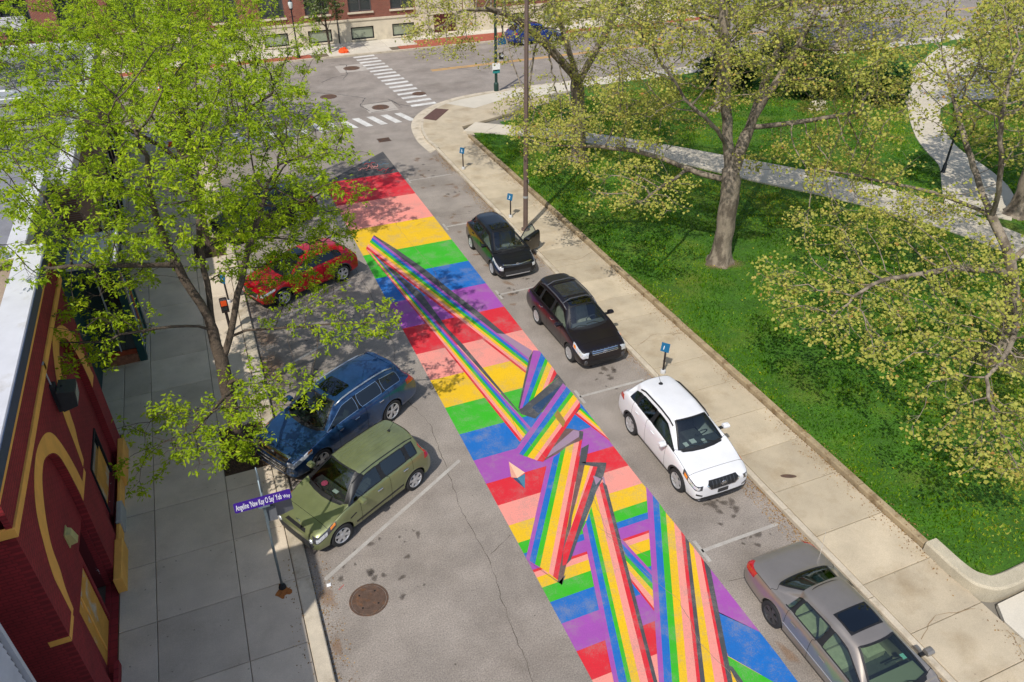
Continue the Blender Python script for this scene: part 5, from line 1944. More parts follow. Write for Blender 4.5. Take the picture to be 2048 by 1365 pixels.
TS.append(build_tree("locust_tree", "bright green street tree overhanging the black SUV and the mural's far end", LG,
    [(-1, [(-1.0, 32.4, .1), (-1.0, 32.5, 2.0), (-1.1, 32.7, 3.8), (-1.3, 33.0, 5.6), (-1.2, 33.2, 8.0)]),
     (0, [(-1.05, 32.6, 3.2), (-.3, 32.4, 4.4), (1.2, 32.0, 5.6), (2.8, 31.6, 6.6)]),
     (0, [(-1.1, 32.7, 3.8), (-2.2, 32.4, 5.2), (-3.8, 32.2, 6.2)]),
     (0, [(-1.2, 32.8, 4.4), (-.8, 31.6, 5.4), (-.6, 30.2, 6.6)])],
    [((-.6, 32.2, 7.7), (6.6, 5.4, 3.5), 1250, dict(zmin=3.9)), ((3.6, 30.5, 5.2), (2.4, 2.2, 1.3), 130), ((-6, 31, 7), (2.5, 3, 2), 150)],
    r_base=.18, seed=5, **LOC))
TS.append(build_tree("locust_tree", "bright green street tree at the far left corner before the cross street", LG,
    [(-1, [(-1.0, 45.9, .1), (-1.0, 46.0, 2.2), (-1.1, 46.1, 4.2), (-1.2, 46.2, 7.0)]),
     (0, [(-1.05, 46, 3.4), (.6, 45.6, 5.0), (2.4, 45.2, 6.4)]),
     (0, [(-1.1, 46.1, 3.8), (-2.8, 45.8, 5.4), (-4.4, 45.5, 6.6)])],
    [((-1.2, 45.6, 7.3), (6.2, 6.0, 3.8), 1150, dict(zmin=3.6)), ((-8, 42, 7.5), (3.5, 4, 2.5), 260)],
    r_base=.18, seed=8, **dict(LOC, per=9, size=.16, width=.065)))
SYC = dict(bark=BARK_SYC, leafm=LEAF_SYC, per=6, size=.105, width=.10, droop=.1, flat=.6, spread=.14, ntw=2, twig=.38, keep=.78, step=.33, kill=.44, dens=1.8, r_tip=.0085)
SG = "tall sycamores on the lawn"
TS.append(build_tree("sycamore_tree", "tall grey barked sycamore with spreading limbs in the middle of the lawn", SG,
    [(-1, [(18.5, 22.42, .2), (18.5, 22.42, 2.0), (18.45, 22.45, 3.9), (18.1, 22.6, 5.4), (17.7, 22.8, 7.6), (17.3, 22.9, 10.0), (17.2, 23, 13)]),
     (0, [(18.45, 22.45, 3.8), (17.4, 23.3, 4.0), (16.2, 24.2, 4.5), (14.6, 24.8, 4.9), (12.8, 25.2, 5.1)]),
     (0, [(18.45, 22.45, 4.0), (19.2, 23.0, 5.2), (19.6, 22.7, 6.8), (20.5, 22.6, 8.4), (21.6, 22.8, 10.5)]),
     (2, [(19.2, 23.0, 5.2), (20.6, 24.2, 6.4), (22.2, 25.4, 8.2), (23.4, 26.5, 10.5)]),
     (0, [(18.2, 22.6, 5.0), (17.0, 22.0, 6.2), (15.4, 21.6, 7.4)]),
     (1, [(17.0, 23.5, 4.1), (15.8, 22.4, 4.3), (14.4, 21.4, 4.5), (13.2, 20.6, 4.5)]),
     (2, [(19.3, 23, 5.6), (21.2, 21.8, 6.0), (23.0, 21.0, 6.4)])],
    [((18.3, 23.6, 10.5), (8.0, 7.0, 4.3), 1050, dict(zmin=6.6)), ((13.6, 21.6, 4.7), (2.3, 2.6, .95), 150), ((12.3, 25.5, 5.2), (2.2, 2.4, 1.2), 120), ((21.4, 20.6, 5.0), (3.0, 2.4, 1.1), 190), ((15.2, 24.0, 6.6), (3, 2.5, 1.4), 130), ((24.2, 24.0, 6.6), (3.2, 3.5, 1.8), 200)],
    r_base=.37, seed=11, infl=5.0, **SYC))
TS.append(build_tree("sycamore_tree", "sycamore with forked trunk behind the lamp pole near the street corner", SG,
    [(-1, [(18.5, 35.4, .2), (18.4, 35.4, 2.4), (18.2, 35.5, 4.6), (17.6, 35.7, 6.5), (17.2, 36, 9)]),
     (0, [(18.25, 35.5, 4.2), (19.0, 35.4, 5.6), (20.0, 35.2, 7.4), (21.4, 35, 10)]),
     (0, [(18.2, 35.5, 4.6), (16.8, 35.3, 6.0), (15.0, 35.0, 7.6), (13.2, 34.6, 8.4), (11.4, 34.2, 8.5)]),
     (0, [(18.1, 35.5, 5.0), (17.6, 36.2, 7), (17.0, 37.4, 9.5)])],
    [((17.6, 35.2, 9.6), (8.0, 6.6, 4.6), 1100, dict(zmin=4.4)), ((14.2, 30.6, 4.6), (2.4, 3.4, 1.5), 190), ((19.2, 30.8, 4.8), (3, 2.5, 1.6), 160), ((10.6, 34.2, 8.0), (1.9, 3.5, 1.7), 110)],
    r_base=.36, seed=13, infl=5.0, **SYC))
TS.append(build_tree("sycamore_tree", "nearest sycamore at the right edge with low branches over the lawn corner", SG,
    [(-1, [(23.0, 13.0, .2), (22.9, 13.1, 2.0), (22.6, 13.6, 3.8), (22.5, 14.8, 5.0), (23.6, 17.2, 6.4), (24.6, 19.6, 8.2)]),
     (0, [(22.5, 14.6, 4.9), (22.0, 16.6, 5.0), (20.4, 18.2, 5.2), (18.9, 18.9, 5.5)]),
     (0, [(22.8, 13.2, 2.9), (21.4, 13.0, 3.9), (19.4, 13.2, 4.3), (17.2, 13.6, 4.2), (15.8, 13.4, 4.0)]),
     (0, [(22.9, 13.1, 2.4), (21.2, 12.0, 3.1), (19.4, 10.8, 3.6), (17.6, 9.8, 3.6)]),
     (0, [(22.6, 13.6, 3.8), (23.8, 12.6, 6.0), (24.6, 12, 8.5)]),
     (0, [(22.5, 14.6, 4.9), (21.6, 14.2, 6.5), (20.6, 14.2, 8.5)])],
    [((23.6, 15.4, 9.0), (6.2, 6.0, 3.6), 620, dict(zmin=6.2)), ((16.7, 12.4, 3.7), (3.1, 3.4, 1.0), 520), ((15.9, 8.3, 3.1), (2.3, 2.4, .9), 380), ((14.9, 13.9, 4.0), (1.9, 2.4, .8), 210), ((19.6, 12.6, 4.3), (3.0, 3.0, 1.2), 260), ((18.4, 16.2, 4.5), (2.8, 2.3, .9), 200), ((19.8, 9.6, 3.6), (2.8, 2.6, 1.0), 240), ((20.3, 16.3, 4.9), (3.0, 2.6, 1.1), 230), ((23.2, 9.6, 4.2), (2.5, 2.5, 1.4), 160)],
    r_base=.22, seed=17, infl=5.0, **dict(SYC, keep=.62)))
far = [("sycamore with pale limbs beside the winding path at upper right", (34.0, 21.0), (7.0, 6.0, 4.6), 9.0, 19, 800, 4.6),
       ("far sycamore beyond the clipped dark bushes near the cross street", (31.0, 40.0), (7.0, 6.0, 4.6), 9.5, 23, 700, 5.0),
       ("far sycamore in the upper right behind the black bicycle", (47.0, 30.0), (8.0, 7.0, 5.0), 9.6, 29, 760, 5.0),
       ("farthest sycamore at the top edge beside the distant crosswalk", (50.0, 50.0), (8.0, 7.0, 5.0), 9.8, 31, 640, 5.0)]
for lab, (x, y), rad, zc, sd, n, zm in far:
    TS.append(build_tree("sycamore_tree", lab, SG,
        [(-1, [(x, y, .2), (x - .1, y, 2.4), (x - .2, y + .1, 4.4), (x - .6, y + .2, 7), (x - .7, y + .3, 10)]),
         (0, [(x - .2, y, 3.9), (x + 1.2, y - .6, 5.6), (x + 2.8, y - 1.0, 7.4)]),
         (0, [(x - .2, y, 4.2), (x - 1.8, y - .4, 5.6), (x - 3.8, y - .8, 6.6)]),
         (0, [(x - .2, y, 4.4), (x + .2, y - 1.6, 6.0), (x + .4, y - 3.4, 7.4)])],
        [((x, y, zc), rad, n, dict(zmin=zm))], r_base=.38, seed=sd, infl=5.0, **dict(SYC, per=4, size=.18, width=.17, dens=1.4, leafm=LEAF_MID if sd == 29 else LEAF_SYC)))
TS.append(build_tree("pear_tree", "small flowering tree in front of the brick building's basement windows", None,
    [(-1, [(10.9, 66.0, .1), (10.9, 66.0, 1.4), (10.85, 66.0, 2.6), (10.8, 66.0, 4.6)]),
     (0, [(10.88, 66, 1.9), (11.5, 65.8, 3.0)]), (0, [(10.87, 66, 2.0), (10.1, 65.9, 3.2)])],
    [((10.8, 66, 4.0), (1.95, 1.7, 1.9), 420, dict(zmin=2.2))], bark=BARK_LOC, leafm=LEAF_PEAR, r_base=.10, per=5, size=.2, width=.14, seed=37, r_tip=.008, step=.25, kill=.35, ntw=1, twig=.2, spread=.08, flare=False))
# bushes in the park
BG = "dark bushes in the park"
for k, (lab, x, y, rx, rz) in enumerate((("dense dark green bush by the statue stone beyond the big sycamore", 38.4, 40.0, 2.6, 1.5), ("dark rounded bush behind the winding path's bend", 41.4, 37.0, 2.2, 1.5),
                                     ("low dark bush farthest from the path near the cross street", 42.5, 47.0, 3.0, 1.4), ("dark bush between the two forked limbs of the big sycamore", 35.0, 44.5, 2.6, 1.5))):
    r_ = np.random.default_rng(50 + k)
    cen = np.array([p for p in blob((0, 0, rz * .8), (rx, rx * .9, rz), 900, 60 + k, shell=.6) if p[2] > .05])
    root = empty("bush", (x, y, LZ))
    tag(root, lab, "bush", BG)
    q = MB()
    for a in range(9):
        an = a * .7
        q.tube([(0, 0, -.05), (rx * .3 * math.cos(an), rx * .3 * math.sin(an), rz * .6), (rx * .6 * math.cos(an), rx * .6 * math.sin(an), rz * 1.2)], [.04, .03, .012], 5)
    q.build("stem", BARK_LOC, root)
    leaves_mesh("foliage", cen, None, 7, .22, .13, LEAF_DARK, 70 + k, .14, .1, .7, root)


# ------------------------------------------------------------------ buildings
from mathutils.geometry import tessellate_polygon
def brick_mat(name, c1, c2, mortar, axis='x', scale=1.0, bw=.215, bh=.075, paintvar=.12, bump=.5, ms=.012):
    if name in MATS:
        return MATS[name]
    m = bpy.data.materials.new(name)
    MATS[name] = m
    m.use_nodes = True
    nt = m.node_tree
    p = nt.nodes["Principled BSDF"]
    p.inputs['Roughness'].default_value = .85
    pos = _coords(nt)
    sp = nt.nodes.new("ShaderNodeSeparateXYZ")
    nt.links.new(pos, sp.inputs[0])
    cb = nt.nodes.new("ShaderNodeCombineXYZ")
    nt.links.new(sp.outputs[1 if axis == 'x' else 0], cb.inputs[0])
    nt.links.new(sp.outputs[2], cb.inputs[1])
    br = nt.nodes.new("ShaderNodeTexBrick")
    br.inputs['Scale'].default_value = scale
    br.inputs['Brick Width'].default_value = bw
    br.inputs['Row Height'].default_value = bh
    br.inputs['Mortar Size'].default_value = ms
    br.inputs['Color1'].default_value = (*c1, 1)
    br.inputs['Color2'].default_value = (*c2, 1)
    br.inputs['Mortar'].default_value = (*mortar, 1)
    nt.links.new(cb.outputs[0], br.inputs['Vector'])
    n = _noise(nt, pos, 1.4, 5, .65)
    v = _ramp(nt, n, .3, .7, 1 - paintvar, 1 + paintvar)
    cc = nt.nodes.new("ShaderNodeCombineColor")
    for i in range(3):
        nt.links.new(v, cc.inputs[i])
    col = _mix(nt, 1.0, br.outputs['Color'], cc.outputs[0], 'MULTIPLY')
    nt.links.new(col, p.inputs['Base Color'])
    b = nt.nodes.new("ShaderNodeBump")
    b.inputs['Strength'].default_value = bump
    b.inputs['Distance'].default_value = .01
    b.invert = True
    nt.links.new(br.outputs['Fac'], b.inputs['Height'])
    nt.links.new(b.outputs[0], p.inputs['Normal'])
    return m
MAROON = srgb(148, 38, 42)
RBX = brick_mat("maroon_brick_x", MAROON, tuple(c * .86 for c in MAROON), tuple(c * .62 for c in MAROON), 'x', bump=.9, paintvar=.2)
RBY = brick_mat("maroon_brick_y", MAROON, tuple(c * .86 for c in MAROON), tuple(c * .62 for c in MAROON), 'y', bump=.9, paintvar=.2)
GOLD = M("gold_paint", srgb(236, 172, 80), .7, var=.1, vscale=3, fine=.06, fscale=50, bump=.2, bscale=60)
GOLDW = M("gold_paint_worn", srgb(204, 146, 58), .8, var=.15, vscale=3, fine=.15, fscale=40, second=srgb(186, 176, 160), second_scale=1.1, second_lo=.52, second_hi=.62)
WROOF = M("white_roof", srgb(196, 196, 200), .8, var=.08, vscale=1.5, second=srgb(168, 162, 152), second_scale=.9, second_lo=.55, second_hi=.75)
NAVYTRIM = M("navy_flashing", srgb(60, 74, 100), .5, .3, var=.15, vscale=4)
ROOFTAN = M("roof_tan", srgb(150, 132, 114), .95, var=.15, vscale=1.0, fine=.25, fscale=40)
ROOFGREY = M("roof_grey", srgb(126, 126, 132), .95, var=.12, vscale=.6, fine=.15, fscale=40, second=srgb(108, 108, 114), second_scale=.4)
TEAL = M("teal_paint", srgb(20, 62, 62), .6, var=.2, vscale=4)
DARKIN = M("dark_recess", (.01, .01, .012), .9)
WPEEL = M("peeling_white", srgb(96, 26, 30), .9, second=srgb(190, 184, 182), second_scale=4, second_lo=.60, second_hi=.64)
GLASSB = M("window_glass", (.02, .03, .03), .06, 0, coat=1.0, spec=.8)

XF = -4.30
rb = empty("red_building", (-6, 15.4, 0))
tag(rb, "dark red painted brick building with gold arch mural and white coping", "building")
def part(mb, name, mat, parent, smooth=False, fix=True):
    p0 = Vector((0, 0, 0))
    q = parent
    while q is not None:
        p0 += q.location
        q = q.parent
    mb.v = [(x - p0.x, y - p0.y, z - p0.z) for x, y, z in mb.v]
    return mb.build(name, mat, parent, smooth, fix)
Y0, Y1, ZT = 10.86, 20.0, 6.64
arch1 = [(11.55, .10), (11.55, 2.9), (11.84, 3.67), (11.97, 4.13), (12.28, 4.51), (12.8, 4.85), (13.24, 4.97), (13.64, 4.92), (14.16, 4.62), (14.43, 4.27), (14.55, 3.79), (14.62, 2.92), (14.62, .10)]
arch2 = [(15.85, .10), (15.85, 2.9), (16.21, 3.62), (16.32, 4.0), (16.57, 4.46), (17.21, 4.9), (17.63, 5.05), (18.11, 4.98), (18.62, 4.59), (18.95, 3.83), (19.12, 2.92), (19.12, .10)]
def skin_with_holes(y0, y1, z0, z1, holes, x, t):
    outer = [(y0, z0), (y1, z0), (y1, z1), (y0, z1)]
    polys = [outer] + holes
    flat = [p for q in polys for p in q]
    tris = tessellate_polygon([[Vector((a, b, 0)) for a, b in q] for q in polys])
    mb = MB()
    n = len(flat)
    vs = [(x, a, b) for a, b in flat] + [(x - t, a, b) for a, b in flat]
    fs = [tuple(tr) for tr in tris] + [tuple(n + k for k in tr[::-1]) for tr in tris]
    s = 0
    for q in polys:
        m = len(q)
        fs += [(s + i, s + (i + 1) % m, n + s + (i + 1) % m, n + s + i) for i in range(m)]
        s += m
    return mb.add(vs, fs)
part(skin_with_holes(Y0, Y1, 0, 5.62, [arch1, arch2], XF, .16), "facade", RBX, rb)
part(MB().box(XF - .06, XF + .035, Y0 - .035, Y1, 5.80, ZT - .16), "parapet_band", RBX, rb)
part(MB().box(XF - .06, XF + .07, Y0 - .07, Y1, 5.622, 5.798), "gold_moulding", GOLD, rb)
part(MB().box(-18, XF - .062, Y0 - .07, Y0 - .002, 5.622, 5.798), "gold_moulding", GOLD, rb)
part(MB().box(-18, XF - .163, Y0, Y0 + .29, 0, ZT - .16), "south_wall", RBY, rb)
part(MB().box(-18, XF - 1.1, Y0 + .3, Y1, 0, 5.9), "inner_block", DARKIN, rb)
part(MB().box(XF - 1.09, XF - .30, Y0 + .3, Y1 - .01, 5.4, 5.9), "ceiling", DARKIN, rb)
part(MB().box(XF - 1.09, XF - .17, Y1 - .25, Y1 - .002, 0, 5.39), "end_wall", RBY, rb)
part(MB().box(-18, XF - .75, Y0 + .31, Y1 - .02, 5.9, 6.42), "roof", ROOFTAN, rb)
part(MB().bbox(XF - .60, XF + .02, Y0 - .06, Y1 + .02, ZT - .158, ZT + .05, .02), "coping", WROOF, rb)
part(MB().bbox(-18, XF - .603, Y0 - .06, Y0 + .6, ZT - .158, ZT + .045, .02), "coping", WROOF, rb)
part(MB().box(XF + .036, XF + .052, Y0 - .06, Y1 + .02, ZT - .22, ZT + .055), "flashing", NAVYTRIM, rb)
part(MB().box(XF - .0, XF + .048, Y0 - .05, Y1, ZT - .30, ZT - .225), "gold_line", GOLD, rb)
def band_on_wall(outer, inner, x, name):
    mb = MB()
    n = len(outer)
    vs = [(x, a, b) for a, b in outer] + [(x, a, b) for a, b in inner]
    mb.add(vs, [(i, i + 1, n + i + 1, n + i) for i in range(n - 1)])
    return part(mb, name, GOLD, rb)
def resample(p, n):
    P = np.array(p)
    d = np.r_[0, np.cumsum(np.linalg.norm(np.diff(P, axis=0), axis=1))]
    t = np.linspace(0, d[-1], n)
    return [(float(np.interp(q, d, P[:, 0])), float(np.interp(q, d, P[:, 1]))) for q in t]
o1 = catmull([(11.40, 2.86), (11.42, 3.5), (11.46, 3.98), (11.78, 4.6), (12.1, 4.99), (12.64, 5.25), (13.29, 5.34), (13.88, 5.23), (14.35, 5.02), (14.69, 4.69), (14.93, 4.13), (15.08, 3.52), (15.14, 2.95)], 4)
i1 = catmull([(11.56, 2.86), (11.68, 3.35), (11.84, 3.67), (11.97, 4.13), (12.28, 4.51), (12.8, 4.85), (13.24, 4.975), (13.64, 4.935), (14.16, 4.63), (14.44, 4.28), (14.56, 3.79), (14.625, 3.3), (14.66, 2.92)], 4)
band_on_wall(o1, i1, XF + .004, "painted_arch")
o2 = catmull([(15.6, 2.98), (15.72, 3.6), (15.85, 4.4), (16.2, 4.82), (16.75, 5.2), (17.27, 5.44), (17.75, 5.43), (18.57, 5.11), (19.2, 4.5), (19.5, 3.98), (19.62, 3.4), (19.66, 2.95)], 4)
i2 = catmull([(15.86, 2.98), (16.02, 3.4), (16.22, 3.66), (16.33, 4.02), (16.58, 4.48), (17.21, 4.915), (17.63, 5.06), (18.11, 5.0), (18.62, 4.61), (18.96, 3.85), (19.09, 3.3), (19.14, 2.92)], 4)
band_on_wall(o2, i2, XF + .004, "painted_arch")
for a, b in ((10.87, 11.41), (14.65, 15.62), (19.13, 19.7)):
    part(MB().box(XF + .0005, XF + .0045, a, b, 2.80, 2.94), "painted_bar", GOLD, rb)
part(MB().box(XF - .35, XF - .0, Y0 - .005, Y0 - .001, 2.80, 2.94), "painted_bar", GOLD, rb)
# infill of the arches
XI = XF - .165
part(skin_with_holes(11.5, 14.7, 0, 5.2, [[(13.62, .12), (14.58, .12), (14.58, 2.35), (13.62, 2.35)], [(12.2, .12), (13.5, .12), (13.5, 2.05), (12.2, 2.05)]], XI, .12), "arch_infill", RBX, rb)
part(skin_with_holes(15.8, 19.2, 0, 5.3, [[(16.7, .55), (18.3, .55), (18.3, 2.0), (16.7, 2.0)]], XI, .12), "arch_infill", RBX, rb)
part(MB().box(XI - .08, XI - .03, 12.22, 13.48, .12, 2.04), "boarded_door", GOLDW, rb)
part(MB().box(XI - .085, XI - .01, 12.6, 12.66, .2, 2.0), "door_batten", GOLD, rb)
part(MB().box(XI - .65, XI - .60, 13.62, 14.58, .12, 2.2), "recessed_door", M("door_maroon", srgb(74, 22, 24), .6, var=.2, vscale=5), rb)
part(MB().box(XI - .6, XI - .12, 13.6, 14.6, 2.352, 2.40), "lintel", DARKIN, rb)
part(MB().box(XI - .6, XI - .1, 13.58, 13.615, .12, 2.35), "door_reveal", RBY, rb)
part(MB().box(XI - .6, XI - .1, 14.585, 14.62, .12, 2.35), "door_reveal", WPEEL, rb)
part(MB().box(XI - .06, XI - .02, 16.72, 18.28, .57, 1.5), "window_board", GOLDW, rb)
part(MB().box(XI - .06, XI - .022, 16.72, 18.28, 1.505, 1.98), "window_pane", GLASSB, rb)
for (a, b, c, d) in ((16.66, 16.72, .5, 2.05), (18.28, 18.34, .5, 2.05), (16.72, 18.28, 1.98, 2.05)):
    part(MB().box(XI - .02, XI + .035, a, b, c, d), "window_frame", DARKIN, rb)
part(MB().box(XI - .02, XI + .10, 16.6, 18.4, .44, .52), "window_sill", WPEEL, rb)
# plinth blocks, some bare concrete
for (a, b, xo, z, m) in ((14.22, 15.55, -4.10, .60, GOLD), (15.56, 16.2, -4.2, .5, GOLD), (16.22, 17.0, -4.16, .55, M("plinth_grey", srgb(170, 166, 160), .9, var=.1)), (17.02, 18.0, -4.2, .5, GOLD), (18.02, 19.6, -4.12, .62, GOLD)):
    part(MB().bbox(XF + .004, xo, a, b, .02, z, .02), "plinth_block", m, rb)
part(MB().box(XF + .002, XF + .10, 11.55, 12.15, .1, .34), "plinth_block", RBX, rb)
# floodlight with bracket
fl = empty("floodlight", (XF, 15.75, 4.95))
tag(fl, "black square floodlight on a bracket fixed to the red wall", "floodlight")
FLB = M("flood_black", srgb(40, 46, 48), .5, var=.2, vscale=8)
q = MB()
q.add([(.12, -.26, -.30), (.12, .26, -.30), (.12, -.26, .22), (.12, .26, .22), (.42, -.26, -.22), (.42, .26, -.22), (.46, -.26, .16), (.46, .26, .16)],
      [(0, 2, 3, 1), (0, 1, 5, 4), (2, 6, 7, 3), (0, 4, 6, 2), (1, 3, 7, 5), (4, 5, 7, 6)])
q.build("housing", FLB, fl)
MB().add([(.425, -.22, -.19), (.425, .22, -.19), (.465, .22, .12), (.465, -.22, .12)], [(0, 1, 2, 3)]).build("lens", M("flood_lens", (.3, .29, .22), .2, coat=1), fl)
MB().box(.0, .10, -.10, .10, -.38, .30).build("mounting_plate", FLB, fl)
MB().tube([(.10, 0, .1), (.2, 0, .2), (.22, 0, .25)], .02, 6).build("arm", FLB, fl)
MB().tube([(.03, .0, .30), (.03, -.02, .55), (.03, .0, .75)], .018, 6).build("conduit", M("conduit_grey", srgb(176, 178, 180), .5, .3), fl)
MB().box(.0, .07, -.06, .06, .70, .86).build("junction_box", M("conduit_grey"), fl)
wl = empty("wall_lamp", (XF - .16, 13.36, 3.05))
tag(wl, "small yellowed wall lamp inside the near gold arch", "lamp")
YL = M("lamp_yellowed", srgb(186, 174, 112), .5, var=.15, vscale=12)
q = MB()
q.add([(0, -.12, -.16), (0, .12, -.16), (0, .12, .16), (0, -.12, .16), (.16, -.10, -.14), (.16, .10, -.14), (.10, .10, .12), (.10, -.10, .12)],
      [(0, 1, 2, 3), (4, 7, 6, 5), (0, 4, 5, 1), (3, 2, 6, 7), (0, 3, 7, 4), (1, 5, 6, 2)])
q.build("shade", YL, wl)
MB().box(-.002, .02, -.15, .15, -.19, .19).build("back_plate", YL, wl)
MB().tube([(.07, 0, -.14), (.07, 0, -.2)], .04, 8).build("bulb_cap", M("conduit_grey"), wl)
# pale sided building beyond the alley, just reaching into the lower left corner
wb_ = empty("sided_building", (-10, -8, 0))
tag(wb_, "white sided building whose corner shows at the lower left edge", "building")
SL = M("siding_white", srgb(196, 196, 202), .7, var=.08, vscale=3, rand=.03)
part(MB().box(-20, -4.36, -28, 9.05, 0, 6.75), "wall_core", M("siding_shade", srgb(120, 120, 126), .8), wb_)
me = MB().add([(0, -18.4, 0), (0, 18.4, 0), (.045, 18.4, 0), (.045, -18.4, 0), (.012, -18.4, .148), (.012, 18.4, .148), (0, 18.4, .148), (0, -18.4, .148)],
              [(0, 1, 2, 3), (3, 2, 5, 4), (4, 5, 6, 7), (0, 3, 4, 7), (1, 6, 5, 2)]).mesh("siding_board")
me.materials.append(SL)
for k in range(44):
    q = link("siding_board", me, None, wb_)
    q.location = (-4.358 + 10, -9.5 + 8, .1 + k * .15)
part(MB().box(-4.42, -4.285, 8.99, 9.08, 0, 6.76), "corner_board", SL, wb_)
part(MB().bbox(-20.1, -4.2, -28.1, 9.15, 6.77, 6.95, .02), "coping", WROOF, wb_)
part(MB().box(-20, -4.75, -28, 9.0, 6.951, 7.7), "shade_block_low", SL, wb_)  # unseen block added to stop sun reaching the sidewalk past the alley
part(MB().box(-9, -5.1, 7.3, 8.99, 7.701, 9.5), "shade_block_high", SL, wb_)  # taller unseen block, added to keep the slabs by the sign in shade

# green shop front and its vestibule
gb = empty("green_shop", (-7, 23, 0))
tag(gb, "dark green shopfront with white flat canopy next to the red building", "building")
part(MB().box(-18, -4.95, 20.06, 26.4, 0, 6.1), "wall", TEAL, gb)
part(MB().box(-18, -5.36, 20.06, 26.4, 6.102, 6.25), "roof", ROOFGREY, gb)
part(MB().bbox(-5.35, -4.9, 20.06, 26.4, 6.103, 6.4, .02), "coping", WROOF, gb)
part(MB().bbox(-5.3, -3.5, 24.25, 26.6, 3.86, 4.02, .02), "canopy_roof", WROOF, gb)
part(MB().box(-5.28, -3.53, 24.28, 26.58, 3.62, 3.855), "fascia", NAVYTRIM, gb)
for (x0, x1, y0, y1) in ((-3.78, -3.55, 24.3, 24.55), (-3.78, -3.55, 26.3, 26.55), (-4.94, -4.75, 24.3, 24.5)):
    part(MB().box(x0, x1, y0, y1, .1, 3.618), "post", TEAL, gb)
part(MB().box(-3.74, -3.60, 24.56, 26.28, .1, .9), "shop_base", TEAL, gb)
part(MB().box(-3.70, -3.66, 24.56, 26.28, .905, 3.6), "shop_window", GLASSB, gb)
part(MB().box(-4.72, -3.80, 24.36, 24.42, .45, .62), "sill_board", M("rust_board", srgb(150, 62, 30), .8, var=.3, vscale=6), gb)
part(MB().box(-4.72, -3.80, 24.30, 24.36, .1, .45), "brick_sill", M("brick_sill", srgb(150, 96, 70), .9, var=.25, vscale=7, fine=.3, fscale=12), gb)
part(MB().box(-4.72, -3.80, 24.40, 24.45, .62, 3.6), "dark_window", GLASSB, gb)
part(MB().box(-4.27, -4.23, 24.34, 24.40, .62, 3.6), "mullion", M("conduit_grey"), gb)
STC = [srgb(196, 90, 40), srgb(200, 206, 214), srgb(90, 120, 170), srgb(180, 60, 50), srgb(210, 160, 60), srgb(60, 140, 130)]
for k in range(6):
    a = 24.62 + k * .26
    part(MB().add([(-3.597, a, .3), (-3.597, a + .12, .3), (-3.597, a + .34, 3.3 - .25 * k), (-3.597, a + .22, 3.3 - .25 * k)], [(0, 1, 2, 3)]), "painted_streak", M("streak_%d" % k, STC[k], .7), gb)
part(MB().add([(-4.94, 20.6 + t * .1, z) for t, z in ((0, 2.2), (14, 2.2), (18, 3.1), (6, 3.2))], [(0, 1, 2, 3)]), "painted_patch", M("streak_0"), gb)
# long grey roofed building further along
lb = empty("grey_roofed_building", (-10, 36, 0))
tag(lb, "long low building with grey flat roof and white coping behind the street trees", "building")
BRN = brick_mat("brown_brick_x", srgb(122, 84, 66), srgb(104, 70, 56), srgb(130, 120, 108), 'x')
part(MB().box(-22, -4.4, 26.62, 47.5, 0, 5.75), "wall", BRN, lb)
part(MB().box(-22, -4.75, 26.62, 47.5, 5.752, 5.85), "roof", ROOFGREY, lb)
part(MB().bbox(-4.75, -4.28, 26.62, 47.5, 5.753, 6.15, .02), "coping", WROOF, lb)
part(MB().bbox(-22, -4.752, 47.1, 47.5, 5.86, 6.15, .02), "coping", WROOF, lb)
for k in range(5):
    y = 27.6 + k * 4.0
    w = part(MB().box(-4.4, -4.36, y, y + 2.8, .75, 3.1), "shop_window", GLASSB, lb)
    for a in (y - .03, y + 1.38, y + 2.77):
        part(MB().box(-4.36, -4.31, a, a + .06, .72, 3.14), "frame", DARKIN, lb)
    part(MB().box(-4.36, -4.26, y - .06, y + 2.86, .64, .72), "window_sill", CONC_W, lb)
# roof plant
for k, (lab, x, y, z, sx, sy, h) in enumerate((("dark square ventilation unit on the grey flat roof", -8.2, 30.5, 5.85, .6, .5, .8), ("pale metal cooling unit on the grey flat roof", -7.0, 34.5, 5.85, .9, .7, 1.0), ("low vent box on the green shop's roof", -6.6, 22.6, 6.25, .4, .4, .5))):
    ac = empty("roof_unit", (x, y, z))
    tag(ac, lab, "roof unit")
    mt = M("unit_dark", srgb(52, 54, 58), .6, var=.2) if k != 1 else M("unit_pale", srgb(176, 178, 180), .5, .4, var=.1)
    MB().bbox(-sx, sx, -sy, sy, .1, h, .03).build("casing", mt, ac)
    MB().box(-sx * .9, sx * .9, -sy * .9, sy * .9, 0, .1).build("base_frame", DARKIN, ac)
    MB().lathe([(sx * .6, h), (sx * .6, h + .06), (sx * .5, h + .06), (sx * .45, h + .01)], 18).build("fan_ring", M("conduit_grey"), ac)
    for j in range(5):
        MB().box(-sx - .01, -sx + .005, -sy * .8, sy * .8, .2 + j * (h - .3) / 5, .24 + j * (h - .3) / 5).build("louvre", DARKIN, ac)

